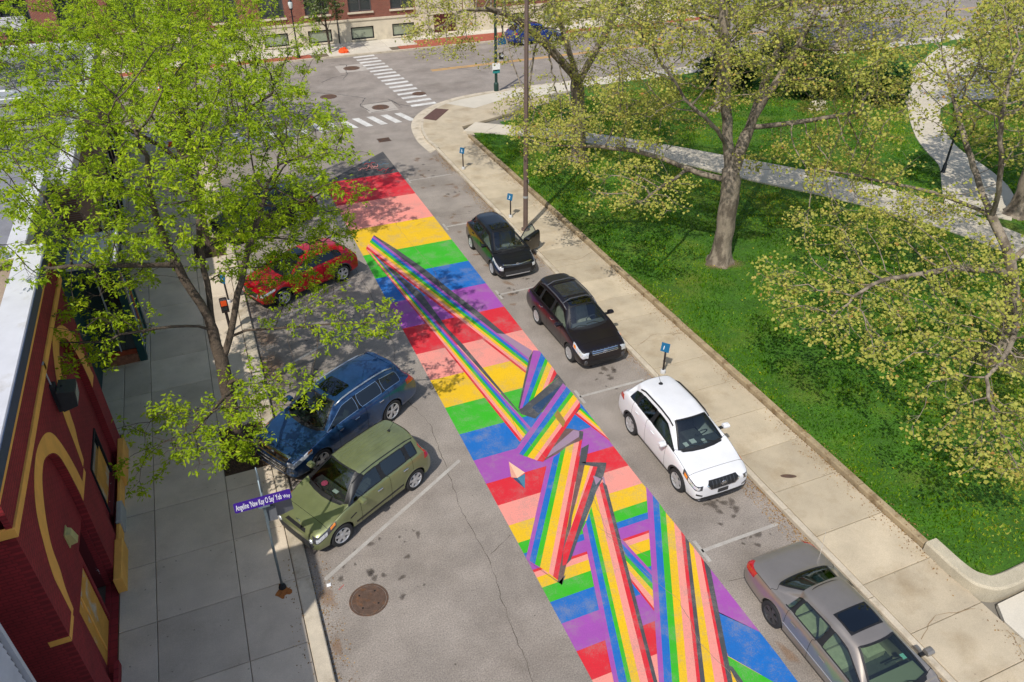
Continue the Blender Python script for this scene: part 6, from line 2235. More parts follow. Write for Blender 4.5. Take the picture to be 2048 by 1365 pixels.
# brick building across the cross street
fb = empty("brick_building", (10, 72, 0))
tag(fb, "red brick building with pale limestone base and tall windows across the cross street", "building")
FBR = brick_mat("red_brick_y", srgb(138, 66, 48), srgb(118, 54, 40), srgb(140, 112, 96), 'y', bw=.22, bh=.075)
LIME = M("limestone", srgb(206, 194, 170), .9, var=.1, vscale=1.2, fine=.08, fscale=30, second=srgb(170, 158, 138), second_scale=.7, second_lo=.52, second_hi=.72)
YB = 69.0
wins = [6.1 + 3.66 * k for k in range(-5, 11)]
def wall_holes_y(x0, x1, z0, z1, holes, y, t):
    outer = [(x0, z0), (x1, z0), (x1, z1), (x0, z1)]
    polys = [outer] + holes
    flat = [p for q in polys for p in q]
    tris = tessellate_polygon([[Vector((a, b, 0)) for a, b in q] for q in polys])
    n = len(flat)
    vs = [(a, y, b) for a, b in flat] + [(a, y + t, b) for a, b in flat]
    fs = [tuple(tr) for tr in tris] + [tuple(n + k for k in tr[::-1]) for tr in tris]
    s = 0
    for q in polys:
        m = len(q)
        fs += [(s + i, s + (i + 1) % m, n + s + (i + 1) % m, n + s + i) for i in range(m)]
        s += m
    return MB().add(vs, fs)
door_x = (19.2, 24.6)
skip = lambda x: x + 2.0 > door_x[0] and x < door_x[1]
bas = [[(x, .30), (x + 2.0, .30), (x + 2.0, 1.32), (x, 1.32)] for x in wins if not skip(x)]
up = [[(x, 2.52), (x + 2.0, 2.52), (x + 2.0, 5.2), (x, 5.2)] for x in wins if not skip(x)]
part(wall_holes_y(-20, 48, 0, 1.82, bas, YB, .4), "limestone_base", LIME, fb)
part(wall_holes_y(-20, 48, 1.98, 9.0, up, YB + .06, .4), "brick_wall", FBR, fb)
part(MB().box(-20, 48, YB - .07, YB + .45, 1.822, 1.978), "ledge", LIME, fb)
part(MB().box(-20, 48, YB + .47, YB + 14, 0, 9.0), "inner_block", DARKIN, fb)
part(MB().box(-20.1, 48.1, YB - .1, YB + 14.1, 9.01, 9.3), "roof", ROOFGREY, fb)
PANE = M("basement_pane", srgb(142, 150, 128), .2, coat=.6, var=.12, vscale=2)
for x in wins:
    if skip(x):
        continue
    p = part(MB().box(x, x + 2.0, YB + .16, YB + .18, .30, 1.32), "basement_window", PANE, fb)
    for (a, b, c, d) in ((x, x + .09, .30, 1.32), (x + 1.91, x + 2.0, .30, 1.32), (x + .09, x + 1.91, 1.22, 1.32), (x + .09, x + 1.91, .30, .40)):
        part(MB().box(a, b, YB + .08, YB + .158, c, d), "frame", DARKIN, p)
    part(MB().box(x - .1, x + 2.1, YB - .08, YB + .06, .20, .298), "basement_sill", LIME, fb)
    p = part(MB().box(x, x + 2.0, YB + .28, YB + .30, 2.52, 5.2), "tall_window", GLASSB, fb)
    for (a, b, c, d) in ((x, x + .1, 2.52, 5.2), (x + 1.9, x + 2.0, 2.52, 5.2), (x + .95, x + 1.05, 2.62, 5.2), (x + .1, x + .95, 2.52, 2.62), (x + 1.05, x + 1.9, 2.52, 2.62)):
        part(MB().box(a, b, YB + .18, YB + .278, c, d), "frame", M("frame_grey", srgb(76, 74, 74), .5, var=.1), p)
    part(MB().box(x + .15, x + .93, YB + .31, YB + .32, 2.62, 3.6), "blind", M("blind_pale", srgb(186, 190, 186), .7), p)
    part(MB().box(x - .12, x + 2.12, YB - .06, YB + .16, 2.38, 2.518), "window_sill", LIME, fb)
# stone pilasters and doorway
for x in (-17.0, -2.5, 12.35 - 3.66 * 0, 19.3, 23.7):
    if x > 15 or x < 0:
        part(MB().box(x, x + 1.0, YB - .10, YB + .058, 1.98, 9.0), "stone_pilaster", LIME, fb)
        part(MB().box(x - .05, x + 1.05, YB - .16, YB - .002, 0, 1.82), "pilaster_base", LIME, fb)
part(MB().box(20.4, 23.6, YB - .03, YB + .056, 2.0, 5.5), "door_surround", LIME, fb)
part(MB().box(20.9, 22.9, YB - .06, YB - .032, .3, 1.82), "entrance_door", M("door_maroon"), fb)
part(MB().box(20.4, 23.4, YB - .9, YB - .07, .14, .30), "step", LIME, fb)
part(MB().tube([(12.32, YB - .06, .1), (12.32, YB - .06, 5)], .045, 6), "downpipe", DARKIN, fb)
part(MB().box(-12.4, -10.6, YB - .10, YB - .005, 3.05, 4.1), "white_canopy", WROOF, fb)
vl = part(MB().lathe([(0, .0), (.16, .0), (.16, .12), (0, .14)], 12, (9.2, YB - .12, 1.0)), "wall_vent", FLB, fb)
# ------------------------------------------------------------------ street furniture and small things
POSTG = M("post_galvanised", srgb(128, 142, 148), .45, .6, var=.15, vscale=8)
POSTD = M("post_dark", srgb(48, 40, 40), .5, .2, var=.15, vscale=8)
SIGNB = M("sign_blue", srgb(12, 92, 132), .45, var=.06, vscale=8)
SIGNW = M("sign_white", srgb(232, 232, 232), .5)
SIGNP = M("sign_purple", srgb(58, 22, 128), .45, var=.05, vscale=6)
SIGNK = M("sign_back", srgb(128, 130, 134), .5, .5, var=.08, vscale=6)
RUST = M("rust_stain", srgb(150, 92, 42), .95, var=.3, vscale=14)
IRON = M("cast_iron", srgb(98, 78, 66), .75, .3, var=.22, vscale=9, fine=.2, fscale=50, second=srgb(120, 84, 58), second_scale=4)
ORANGE = M("hazard_orange", srgb(232, 84, 24), .6, var=.1, vscale=10)

def text_mesh(body, height, mat, parent, name, squeeze=1.0, width=None):
    cu = bpy.data.curves.new("t", 'FONT')
    cu.body = body
    cu.size = height
    cu.align_x = 'LEFT'
    cu.extrude = 0.0
    cu.resolution_u = 3
    cu.offset = height * .006
    t = bpy.data.objects.new("t", cu)
    COL.objects.link(t)
    dg = bpy.context.evaluated_depsgraph_get()
    me = bpy.data.meshes.new_from_object(t.evaluated_get(dg))
    bpy.data.objects.remove(t)
    xs = [v.co.x for v in me.vertices]
    w = max(xs) - min(xs)
    k = (width / w) if width else squeeze
    for v in me.vertices:
        v.co.x = (v.co.x - min(xs)) * k
    me.materials.clear()
    me.materials.append(mat)
    return link(name, me, None, parent)

# street name sign
sg = empty("street_sign", (-.68, 12.88, .13))
tag(sg, "purple street name sign on a thin leaning steel pole by the olive hatchback", "street sign")
MB().tube([(0, 0, 0), (.03, .03, 1.6), (.09, .06, 3.45)], .03, 8).build("pole", POSTG, sg, True)
MB().tube([(.088, .06, 3.1), (.094, .062, 3.55), (.096, .064, 3.8)], [.036, .03, .012], 8).build("pole_cap", POSTG, sg, True)
bl = MB()
pts = []
for cx, cz, a0 in ((.57, .09, 0), (-.57, .09, 90), (-.57, -.09, 180), (.57, -.09, 270)):
    for k in range(4):
        a = R(a0 + 30 * k)
        pts.append((cx + .03 * math.cos(a), cz + .03 * math.sin(a)))
n = len(pts)
bl.add([(x, -.006, z) for x, z in pts] + [(x, .006, z) for x, z in pts], [tuple(range(n)), tuple(range(2 * n - 1, n - 1, -1))] + [(i, (i + 1) % n, n + (i + 1) % n, n + i) for i in range(n)])
b = bl.build("name_blade", SIGNP, sg)
b.location = (.07, -.03, 2.90)
b.rotation_euler = (R(-14), R(-1.0), R(-1))
# thin pale border and the name
q = MB()
for x0, x1, z0, z1 in ((-.585, .585, .100, .106), (-.585, .585, -.106, -.100)):
    q.add([(x0, -.0075, z0), (x1, -.0075, z0), (x1, -.0075, z1), (x0, -.0075, z1)], [(0, 1, 2, 3)])
for s, w, h, x in (("Angeline 'Naw Kay O Say' Yob", .20, None, -.565), ("Way", .12, None, .425)):
    t = text_mesh(s, w, SIGNW, b, "lettering", width=.96 if len(s) > 4 else .15)
    t.location = (x, -.0085, -.065)
    t.rotation_euler = (R(90), 0, 0)
MB().box(-.12, .12, -.02, .02, -.16, -.12).build("bracket", POSTG, b)
# two more plates on the same pole, seen from behind
p2 = MB().add([(-.02, 0, -.22), (.20, 0, -.18), (.20, 0, .18), (-.02, 0, .22), (-.02, .006, -.22), (.20, .006, -.18), (.20, .006, .18), (-.02, .006, .22)],
              [(0, 1, 2, 3), (7, 6, 5, 4), (0, 4, 5, 1), (1, 5, 6, 2), (2, 6, 7, 3), (3, 7, 4, 0)]).build("sign_plate", SIGNK, sg)
p2.location = (.10, .05, 2.42)
p2.rotation_euler = (R(-6), 0, R(-16))
oc = [(.04, -.20), (.22, -.20), (.26, -.22), (.56, -.20), (.56, .20), (.30, .22), (.24, .19), (.04, .20)]
q = MB()
q.add([(x, 0, z) for x, z in oc] + [(x, .006, z) for x, z in oc], [tuple(range(8)), tuple(range(15, 7, -1))] + [(i, (i + 1) % 8, 8 + (i + 1) % 8, 8 + i) for i in range(8)])
p3 = q.build("sign_plate", M("sign_back_dark", srgb(104, 106, 112), .5, .4), sg)
p3.location = (.10, .10, 2.40)
p3.rotation_euler = (R(-4), 0, R(12))
MB().box(-.03, .03, -.05, .05, 2.16, 2.66).build("clamp_rail", POSTG, sg).location = (.06, .045, 0)
MB().lathe([(.09, 0), (.085, .06), (.05, .12), (.04, .14)], 10).build("base_collar", M("tar_black", (.01, .01, .01), .8), sg)
st = MB().prism([(-.16 * math.cos(a) * (1 + .4 * math.sin(3 * a)), -.10 - .2 * math.sin(a) * (1 + .3 * math.cos(5 * a))) for a in [2 * math.pi * k / 22 for k in range(22)]], .004, .007).build("rust_stain", RUST, sg)

# numbered parking posts
PG = "numbered parking posts on the right sidewalk"
def park_post(x, y, lab, num, hidden=False):
    r_ = empty("parking_post", (x, y, .13))
    tag(r_, lab, "parking post", PG)
    MB().lathe([(.0, .13), (.075, .12), (.085, .10), (.09, 0)], 14).build("footing", M("footing_grey", srgb(190, 190, 190), .8, var=.1), r_, True)
    MB().tube([(0, 0, .1), (0, 0, .95)], .034, 8).build("post", POSTD, r_, True)
    q = MB().box(-.006, .006, -.14, .14, -.15, .15).build("plate", SIGNB, r_)
    q.location = (-.03, .0, 1.02)
    q.rotation_euler = (0, R(18), R(38))
    t = text_mesh(num, .19, SIGNW, q, "numeral")
    t.location = (-.0075, .05, -.08)
    t.rotation_euler = (R(90), 0, R(-90))
    return r_
park_post(12.29, 16.80, "short dark post with blue plate behind the white crossover", "1")
park_post(12.31, 30.15, "short dark post with blue plate next to the brown lamp pole", "3")
park_post(12.32, 36.84, "short dark post with blue plate nearest the street corner", "5")
park_post(-.62, 27.2, "short dark post with blue plate under the street tree by the red crossover", "2")

# tall brown lamp pole
lp = empty("lamp_pole", (12.42, 28.64, .13))
tag(lp, "tall brown steel lamp pole rising beside the open car door", "lamp pole")
LPM = M("pole_brown", srgb(116, 98, 90), .6, .3, var=.12, vscale=3, bump=.1)
MB().lathe([(.20, 0), (.20, .05), (.115, .07), (.11, 3), (.10, 6), (.085, 11), (.0, 11.02)], 8).build("shaft", LPM, lp)
for a in range(4):
    MB().lathe([(.02, .05), (.02, .09), (0, .1)], 6, (.165 * math.cos(a * 1.571 + .78), .165 * math.sin(a * 1.571 + .78), 0)).build("anchor_bolt", IRON, lp)
MB().lathe([(.114, 1.55), (.117, 1.57), (.117, 1.63), (.114, 1.65)], 10).build("band", M("conduit_grey"), lp)
MB().tube([(0, 0, 10.8), (-.8, 0, 11.2), (-2.2, 0, 11.3)], .05, 6).build("arm", LPM, lp)
MB().bbox(-2.9, -2.2, -.17, .17, 11.22, 11.38, .04).build("lamp_head", LPM, lp)
MB().box(.111, .119, -.06, .06, 2.2, 2.4).build("notice", SIGNW, lp)

# signal pole on the corner with small signs
cp = empty("corner_pole", (19.4, 50.0, .13))
tag(cp, "dark green corner pole carrying small blue and white signs behind branches", "sign pole")
GRP = M("pole_green", srgb(30, 58, 52), .5, .2, var=.15)
MB().lathe([(.17, 0), (.17, .5), (.10, .6), (.085, 6.5), (.0, 6.55)], 12).build("shaft", GRP, cp)
for nm, mt, dx, z, w, h in (("sign_plate", M("sign_teal", srgb(40, 130, 130), .5), -.02, 1.35, .26, .12), ("sign_plate", SIGNW, -.02, 1.65, .28, .26), ("sign_plate", SIGNB, .42, 3.3, .30, .22), ("signal_head", DARKIN, .34, 2.35, .14, .22)):
    q = MB().box(-w, w, -.012 if nm != "signal_head" else -.12, .012, -h, h).build(nm, mt, cp)
    q.location = (dx, -.12, z)
MB().tube([(0, 0, 2.4), (.4, -.1, 2.4)], .025, 6).build("bracket", GRP, cp)
MB().lathe([(0, .03), (.09, .03), (.1, 0), (.1, -.05)], 12, (.34, -.27, 2.42), axis='y').build("walk_lamp", SIGNW, cp)

# parking pay box with orange top by the left kerb
pb = empty("pay_box", (-.75, 25.0, .13))
tag(pb, "dark parking pay box with orange panel beside the first street tree", "pay box")
MB().lathe([(.10, 0), (.10, .06), (.055, .08), (.05, .9)], 10).build("post", POSTD, pb)
MB().bbox(-.13, .13, -.10, .10, .88, 1.42, .05).build("housing", POSTD, pb)
MB().box(-.10, .10, -.118, -.102, 1.16, 1.36).build("panel", ORANGE, pb)
MB().box(-.07, .07, -.112, -.104, .98, 1.10).build("screen", GLASSB, pb)

# blue car-park style lamp posts of the cross street
def post_lamp(x, y, lab, h=3.6):
    r_ = empty("street_lamp", (x, y, .13))
    tag(r_, lab, "street lamp", "slim black lamps")
    BK = M("lamp_black", srgb(28, 34, 40), .45, .3, var=.1)
    MB().lathe([(.16, 0), (.16, .12), (.10, .25), (.085, .6), (.055, .7), (.05, h)], 12).build("column", BK, r_, True)
    MB().lathe([(.05, h), (.13, h + .05), (.15, h + .12), (.05, h + .14)], 12).build("collar", BK, r_, True)
    MB().lathe([(.12, h + .14), (.19, h + .45), (.15, h + .62), (.04, h + .72)], 12).build("globe", M("lamp_globe", srgb(200, 204, 200), .3, coat=.5), r_, True)
    MB().lathe([(.16, h + .62), (.05, h + .76), (0, h + .86)], 12).build("finial", BK, r_, True)
    MB().tube([(-.25, 0, h - .5), (.25, 0, h - .5)], .018, 6).build("banner_arm", BK, r_)
post_lamp(8.2, 65.2, "slim black street lamp left of the small flowering tree")
post_lamp(26.0, 65.2, "slim black street lamp behind the blue SUV", 4.2)
post_lamp(35.0, 26.1, "black park lamp standing in the fork of the winding path", 3.2)
post_lamp(42.8, 32.2, "black park lamp farther up the winding path", 3.2)
# manholes and drains
def manhole(x, y, rad, lab, patch=None):
    r_ = empty("manhole_cover", (x, y, 0))
    tag(r_, lab, "manhole cover", "iron manhole covers in the roadway")
    if patch:
        MB().poly([(-patch, -patch), (patch, -patch), (patch, patch), (-patch, patch)], .003).build("asphalt_patch", M("patch_asphalt", srgb(168, 160, 150), .95, var=.1, fine=.3, fscale=40), r_)
    MB().lathe([(rad * 1.16, .002), (rad * 1.14, .012), (rad * 1.04, .012), (rad * 1.03, .002)], 36).build("ring", IRON, r_)
    q = MB().lathe([(0, .010), (rad * .62, .010), (rad * .64, .014), (rad * .70, .014), (rad * .72, .010), (rad, .010), (rad * 1.01, .0)], 36)
    q.build("lid", IRON, r_)
    for k in range(4):
        a = R(45 + 90 * k)
        MB().lathe([(.025, .0145), (.0, .015)], 8, (rad * .66 * math.cos(a), rad * .66 * math.sin(a), 0)).build("lift_hole", WELL, r_)
    q = MB()
    for i in range(-4, 5):
        for j in range(-4, 5):
            if i * i + j * j < 18:
                q.box(i * rad * .13 - .016, i * rad * .13 + .016, j * rad * .13 - .016, j * rad * .13 + .016, .009, .0135)
    o = q.build("tread_studs", IRON, r_)
    o["kind"] = "stuff"
manhole(1.15, 11.85, .40, "large rusty manhole cover on the near left of the street")
manhole(11.52, 60.76, .55, "manhole cover set in a pale asphalt square near the far kerb", 1.1)
manhole(6.72, 55.25, .42, "manhole cover farthest left in the cross street")
manhole(8.36, 53.74, .5, "manhole cover left of centre in the crossing")
manhole(11.07, 49.91, .5, "manhole cover between the two crosswalks", 1.0)
manhole(14.34, 51.93, .42, "manhole cover touching the ladder crosswalk")
dr = empty("drain_grate", (9.65, 43.45, 0))
tag(dr, "square iron drain grate beyond the mural's black tip", "drain")
MB().box(-.36, .36, -.30, .30, .001, .006).build("pit", WELL, dr)
for k in range(7):
    MB().box(-.34 + k * .1, -.28 + k * .1, -.28, .28, .006, .014).build("bar", IRON, dr)
for a, b, c, d in ((-.38, .38, -.33, -.28), (-.38, .38, .28, .33)):
    MB().box(a, b, c, d, .005, .016).build("frame", IRON, dr)
vb = empty("valve_cover", (12.9, 11.25, .137))
tag(vb, "small oblong iron valve cover in the tan sidewalk slabs", "valve cover")
MB().prism([(.16 * math.cos(a) * (1.4 if abs(math.cos(a)) > .5 else 1.2), .07 * math.sin(a)) for a in [2 * math.pi * k / 16 for k in range(16)]], 0, .006).build("lid", IRON, vb)
vb.rotation_euler = (0, 0, R(-25))
# orange bag by the far tree, traffic cones under the trees, bicycle
ob = empty("orange_bag", (12.0, 65.6, .13))
tag(ob, "crumpled orange bag lying on the far sidewalk by the small tree", "bag")
r_ = np.random.default_rng(5)
q = MB()
for k in range(5):
    a = k * 1.3
    q.lathe([(.02, .34), (.16, .28), (.24, .15), (.26, .04), (.2, 0)], 9, (.22 * math.cos(a) * (k > 0), .16 * math.sin(a) * (k > 0), 0))
q.v = [(x + r_.normal(0, .03), y + r_.normal(0, .03), max(0, z + r_.normal(0, .03))) for x, y, z in q.v]
q.build("sack", ORANGE, ob)
MB().tube([(.0, 0, .3), (.1, .05, .4), (.2, 0, .3)], .015, 5).build("tie", ORANGE, ob)
for k, (x, y, lab) in enumerate(((-2.07, 47.0, "orange traffic cone on the corner paving beneath the far street tree"), (-3.0, 58.4, "orange traffic cone in the cross street seen through leaves"), (-2.4, 59.6, "second orange traffic cone farther into the cross street"))):
    c = empty("traffic_cone", (x, y, .13 if k == 0 else 0))
    tag(c, lab, "traffic cone", "traffic cones seen through the leaves")
    MB().bbox(-.18, .18, -.18, .18, 0, .04, .01).build("foot", ORANGE, c)
    MB().lathe([(.13, .04), (.035, .7), (0, .71)], 16).build("body", ORANGE, c, True)
    MB().lathe([(.103, .28), (.083, .43)], 16).build("collar_band", SIGNW, c, True)
bk = empty("bicycle", (50.3, 36.2, LZ + .08), R(-60))
tag(bk, "black bicycle leaning on a rack on the paved area at upper right", "bicycle")
BKM = M("bike_black", (.015, .015, .017), .4)
for x in (-.52, .52):
    w = empty("wheel", (x, 0, .34))
    w.parent = bk
    q = MB().tube([(.33 * math.cos(a), 0, .33 * math.sin(a)) for a in [2 * math.pi * k / 24 for k in range(25)]], .018, 6)
    q.build("tyre", RUBBER, w)
    q = MB()
    for k in range(10):
        a = 2 * math.pi * k / 10
        q.tube([(0, .01, 0), (.32 * math.cos(a), 0, .32 * math.sin(a))], .003, 3)
    e = q.build("spokes", CHROME, w)
    e["kind"] = "stuff"
q = MB()
for a, b_ in (((-.52, 0, .34), (-.1, 0, .34)), ((-.1, 0, .34), (-.22, 0, .86)), ((-.52, 0, .34), (-.2, 0, .8)), ((-.2, 0, .8), (.38, 0, .82)), ((-.1, 0, .34), (.36, 0, .72)), ((.34, 0, .92), (.52, 0, .34))):
    q.tube([a, b_], .018, 6)
q.build("frame", BKM, bk)
MB().tube([(.34, -.26, .98), (.32, -.1, .95), (.32, .1, .95), (.34, .26, .98)], .014, 6).build("handlebar", BKM, bk)
MB().bbox(-.36, -.10, -.06, .06, .86, .92, .02).build("saddle", BKM, bk)
MB().lathe([(0, .02), (.09, .02), (.09, -.02), (0, -.02)], 14, (-.1, .03, .34), axis='y').build("chainring", CHROME, bk)
ben = empty("park_bench", (52.4, 38.3, LZ + .08), R(-60))
tag(ben, "dark slatted park bench beside the bicycle on the paved area", "bench")
for k in range(4):
    MB().box(-.8, .8, -.22 + k * .12, -.13 + k * .12, .42, .45).build("seat_slat", BKM, ben)
for k in range(3):
    MB().box(-.8, .8, .27 + k * .03, .30 + k * .03, .52 + k * .12, .61 + k * .12).build("back_slat", BKM, ben)
for x in (-.7, .7):
    MB().box(x - .03, x + .03, -.22, -.16, 0, .42).build("leg", BKM, ben)
    MB().tube([(x, .22, 0), (x, .24, .45), (x, .36, .9)], .025, 6).build("leg", BKM, ben)
stn = empty("stone_marker", (36.6, 37.4, lawn_z(36.6, 37.4)))
tag(stn, "pale stone marker standing before the dark park bushes", "marker")
MB().bbox(-.45, .45, -.2, .2, 0, .55, .05).build("block", LIME, stn)
MB().bbox(-.6, .6, -.32, .32, -.05, .08, .02).build("plinth", LIME, stn)
# ------------------------------------------------------------------ litter, stains, cracks, grass
r_ = np.random.default_rng(99)
def soft_decal(name, color, amount, scale, lo, hi):
    """stain material: colour showing through a ragged noise mask"""
    if name in MATS:
        return MATS[name]
    m = bpy.data.materials.new(name)
    MATS[name] = m
    m.use_nodes = True
    nt = m.node_tree
    p = nt.nodes["Principled BSDF"]
    p.inputs['Base Color'].default_value = (*color, 1)
    p.inputs['Roughness'].default_value = .75
    at = nt.nodes.new("ShaderNodeAttribute")
    at.attribute_name = "edge"
    n = _noise(nt, _coords(nt), scale, 4, .65)
    mu = nt.nodes.new("ShaderNodeMath")
    mu.operation = 'MULTIPLY_ADD'
    nt.links.new(n, mu.inputs[0])
    mu.inputs[1].default_value = .9
    nt.links.new(at.outputs['Fac'], mu.inputs[2])
    nt.links.new(_ramp(nt, mu.outputs[0], lo, hi, 0, amount), p.inputs['Alpha'])
    return m
def blobs(name, label, spots, mat, z, kind_cat):
    vs, fs, ed = [], [], []
    for (x, y, rx, ry, an) in spots:
        n, b = 18, len(vs)
        vs.append((x, y, z)); ed.append(1.0)
        for rr, e in ((.55, .75), (1.0, 0.0)):
            for k in range(n):
                a = 2 * math.pi * k / n
                w = rr * (1 + .22 * math.sin(2 * a + x * 7) + .15 * math.sin(3 * a + y * 5) + .08 * math.sin(5 * a + x))
                u, v = rx * w * math.cos(a), ry * w * math.sin(a)
                vs.append((x + u * math.cos(an) - v * math.sin(an), y + u * math.sin(an) + v * math.cos(an), z)); ed.append(e)
        for k in range(n):
            k2 = (k + 1) % n
            fs.append((b, b + 1 + k, b + 1 + k2))
            fs.append((b + 1 + k, b + 1 + n + k, b + 1 + n + k2, b + 1 + k2))
    me = bpy.data.meshes.new(name)
    me.from_pydata(vs, [], fs)
    at = me.attributes.new("edge", 'FLOAT', 'POINT')
    at.data.foreach_set("value", np.array(ed, dtype=np.float32))
    o = link(name, me, mat)
    tag(o, label, kind_cat, kind='stuff')
    return o
OIL = soft_decal("oil_stain", srgb(74, 64, 56), .55, 9, .6, 1.5)
spots = []
for (cx, cy, n, sx, sy) in ((1.6, 12.2, 16, 1.0, 1.0), (2.4, 13.6, 10, 1.2, .5), (10.6, 11.0, 14, .5, .6), (10.6, 17.6, 12, .5, .5), (10.4, 23.9, 18, .6, .8), (10.7, 30.6, 8, .5, .8), (2.2, 15.6, 5, .5, .3), (1.8, 21.5, 8, .8, .6), (10.6, 9.9, 6, .6, .3), (10.4, 37.6, 8, .6, 1.2), (10.7, 34.4, 6, .5, .8), (2.0, 24.0, 6, .8, .6)):
    for _ in range(n):
        s = abs(r_.normal(.05, .05)) + .03
        spots.append((cx + r_.normal(0, sx * .6), cy + r_.normal(0, sy * .6), s, s * r_.uniform(.6, 1), r_.uniform(0, 3)))
for _ in range(150):
    s = r_.uniform(.012, .035)
    spots.append((r_.uniform(.4, 11.6), r_.uniform(8, 40), s, s, 0))
blobs("oil_spots", "dark oil spots and gum marks scattered on the asphalt parking lanes", [s for s in spots if not (4.95 < s[0] < 9.2)], OIL, .0035, "stains")
gum = []
for _ in range(130):
    s = r_.uniform(.012, .028)
    gum.append((r_.uniform(-4.1, -.5), r_.uniform(8, 26), s, s, 0))
for _ in range(60):
    s = r_.uniform(.01, .024)
    gum.append((r_.uniform(12.2, 14.2), r_.uniform(3, 34), s, s, 0))
blobs("gum_spots", "small dark gum spots dotted over the sidewalk slabs", gum, OIL, .141, "stains")
RSTAIN = soft_decal("rust_wash", srgb(150, 108, 66), .42, 6, .6, 1.6)
rs_ = [(r_.uniform(9.4, 11.7), r_.uniform(22, 40), r_.uniform(.1, .35), r_.uniform(.06, .2), r_.uniform(0, 3)) for _ in range(36)]
rs_ += [(.25, 12.3, .2, .5, .1), (.3, 22.4, .5, 1.4, .0), (.35, 24.3, .4, .9, .1), (9.35, 6.9, .14, .4, 0), (.2, 10.9, .12, .4, 0)]
blobs("dust_washes", "brown dust washed along the gutters of the street", rs_, RSTAIN, .0028, "stains")
# cracks
CRK = M("crack_dark", srgb(74, 66, 58), .95)
def cracks(name, label, lines, w, z, mat, cat):
    q = MB()
    for pts in lines:
        P_ = []
        for a, b in zip(pts[:-1], pts[1:]):
            n = max(2, int(math.hypot(b[0] - a[0], b[1] - a[1]) / .16))
            for k in range(n):
                t = k / n
                P_.append((a[0] + (b[0] - a[0]) * t + r_.normal(0, .018), a[1] + (b[1] - a[1]) * t + r_.normal(0, .018)))
        P_.append(pts[-1])
        q.ribbon(P_, [w * r_.uniform(.4, 1.4) for _ in P_], z)
    o = q.build(name, mat)
    tag(o, label, cat, kind='stuff')
cracks("asphalt_cracks", "thin dark cracks running through the street asphalt", [
    [(4.25, 15.4), (4.1, 13.6), (4.2, 11.8), (4.0, 10.2), (3.9, 8.4), (4.05, 6)], [(4.25, 15.4), (4.4, 17.4), (3.9, 19.6), (4.5, 22)], [(4.5, 22), (4.6, 26), (4.4, 30)],
    [(3.9, 19.6), (2.8, 19.9), (2.0, 20.6)], [(9.5, 38.9), (11.3, 38.5)], [(9.3, 9.0), (11.9, 8.8)], [(9.3, 31.8), (11.8, 31.5)], [(4.3, 12), (5.0, 12.4)]], .013, .003, CRK, "cracks")
cracks("mural_cracks", "pale worn cracks across the painted mural", [
    [(7.3, 38.9), (7.0, 36), (7.4, 33.4), (7.2, 31.6), (7.3, 29.4), (7.5, 27), (7.3, 25), (7.45, 22)], [(6.9, 17.5), (6.7, 15.8), (7.2, 14.2)], [(7.6, 12.8), (7.3, 11.4), (7.5, 10.2), (7.9, 9.0), (7.7, 7.8), (8.0, 6.4)], [(7.1, 11.9), (7.6, 11.0), (7.9, 10.4)], [(8.6, 31.6), (8.0, 31.2)]], .011, mural_z + .0016 * 11, M("crack_pale", srgb(140, 120, 104), .95), "cracks")
TAR = M("tar_seal", srgb(62, 60, 60), .8, var=.2)
cracks("tar_seams", "dark tar sealed seams curving over the cross street", [
    [(10.4, 62.8), (11.4, 61.9), (11.0, 60.6), (10.8, 59), (10.2, 57.8)], [(10.8, 59), (9.6, 58.6), (8.6, 57.6)], [(12.4, 60.9), (13.6, 60.2)], [(5.0, 56.5), (7.0, 55.5), (9.0, 54.2), (10.6, 52.4), (9.9, 50.8), (10.2, 49.4)], [(12.0, 51.6), (12.3, 50.2), (12.9, 49.4)],
    [(7.4, 56.6), (6.5, 56.2), (5.6, 55.2)], [(18, 58.5), (20.5, 56.0)], [(17.5, 62.2), (19, 62.4)], [(10, 50.9), (12.2, 51.1), (12.4, 49.3), (10.2, 49.0)]], .06, .004, TAR, "seams")
cracks("sidewalk_cracks", "thin cracks with brown dirt in the tan sidewalk", [[(12.2, 6.0), (13.0, 6.3), (14.0, 6.1)], [(12.3, 18.5), (13.2, 18.9), (14.2, 18.6)], [(14.2, 5.4), (13.8, 4.4), (14.3, 3.0)], [(12.4, 25.4), (13.4, 25.1), (14.2, 25.5)]], .011, .142, M("crack_brown", srgb(132, 108, 78), .95), "cracks")

def scatter(name, label, pos, size, cols, seed, cat, tilt=.35, aspect=.6):
    n = len(pos)
    g_ = np.random.default_rng(seed)
    az = g_.uniform(0, 2 * np.pi, n)
    t = np.stack([np.cos(az), np.sin(az), g_.normal(0, tilt, n)], 1)
    s = np.stack([-np.sin(az), np.cos(az), g_.normal(0, tilt, n)], 1)
    L = size * g_.uniform(.5, 1.3, n)[:, None]
    a = pos - t * L / 2; b = pos + s * L * aspect / 2; c = pos + t * L / 2; d = pos - s * L * aspect / 2
    V = np.stack([a, b, c, d], 1).reshape(-1, 3)
    me = bpy.data.meshes.new(name)
    idx = (np.arange(n)[:, None] * 4 + np.array([[0, 1, 2, 3]]))
    me.from_pydata([tuple(v) for v in V], [], [tuple(f) for f in idx])
    at = me.attributes.new("leafvar", 'FLOAT', 'POINT')
    at.data.foreach_set("value", np.repeat(g_.uniform(0, 1, n), 4).astype(np.float32))
    o = link(name, me, leaf_mat(name + "_mat", cols, .1))
    tag(o, label, cat, kind='stuff')
    return o
def along(x0, x1, y0, y1, n, z, side=0):
    u = r_.uniform(0, 1, n) ** 2.2
    x = x0 + (x1 - x0) * u
    y = r_.uniform(y0, y1, n)
    return np.stack([x, y, np.full(n, z)], 1)
TANS = [(0, (.12, .06, .02)), (.5, (.27, .15, .05)), (1, (.42, .27, .10))]
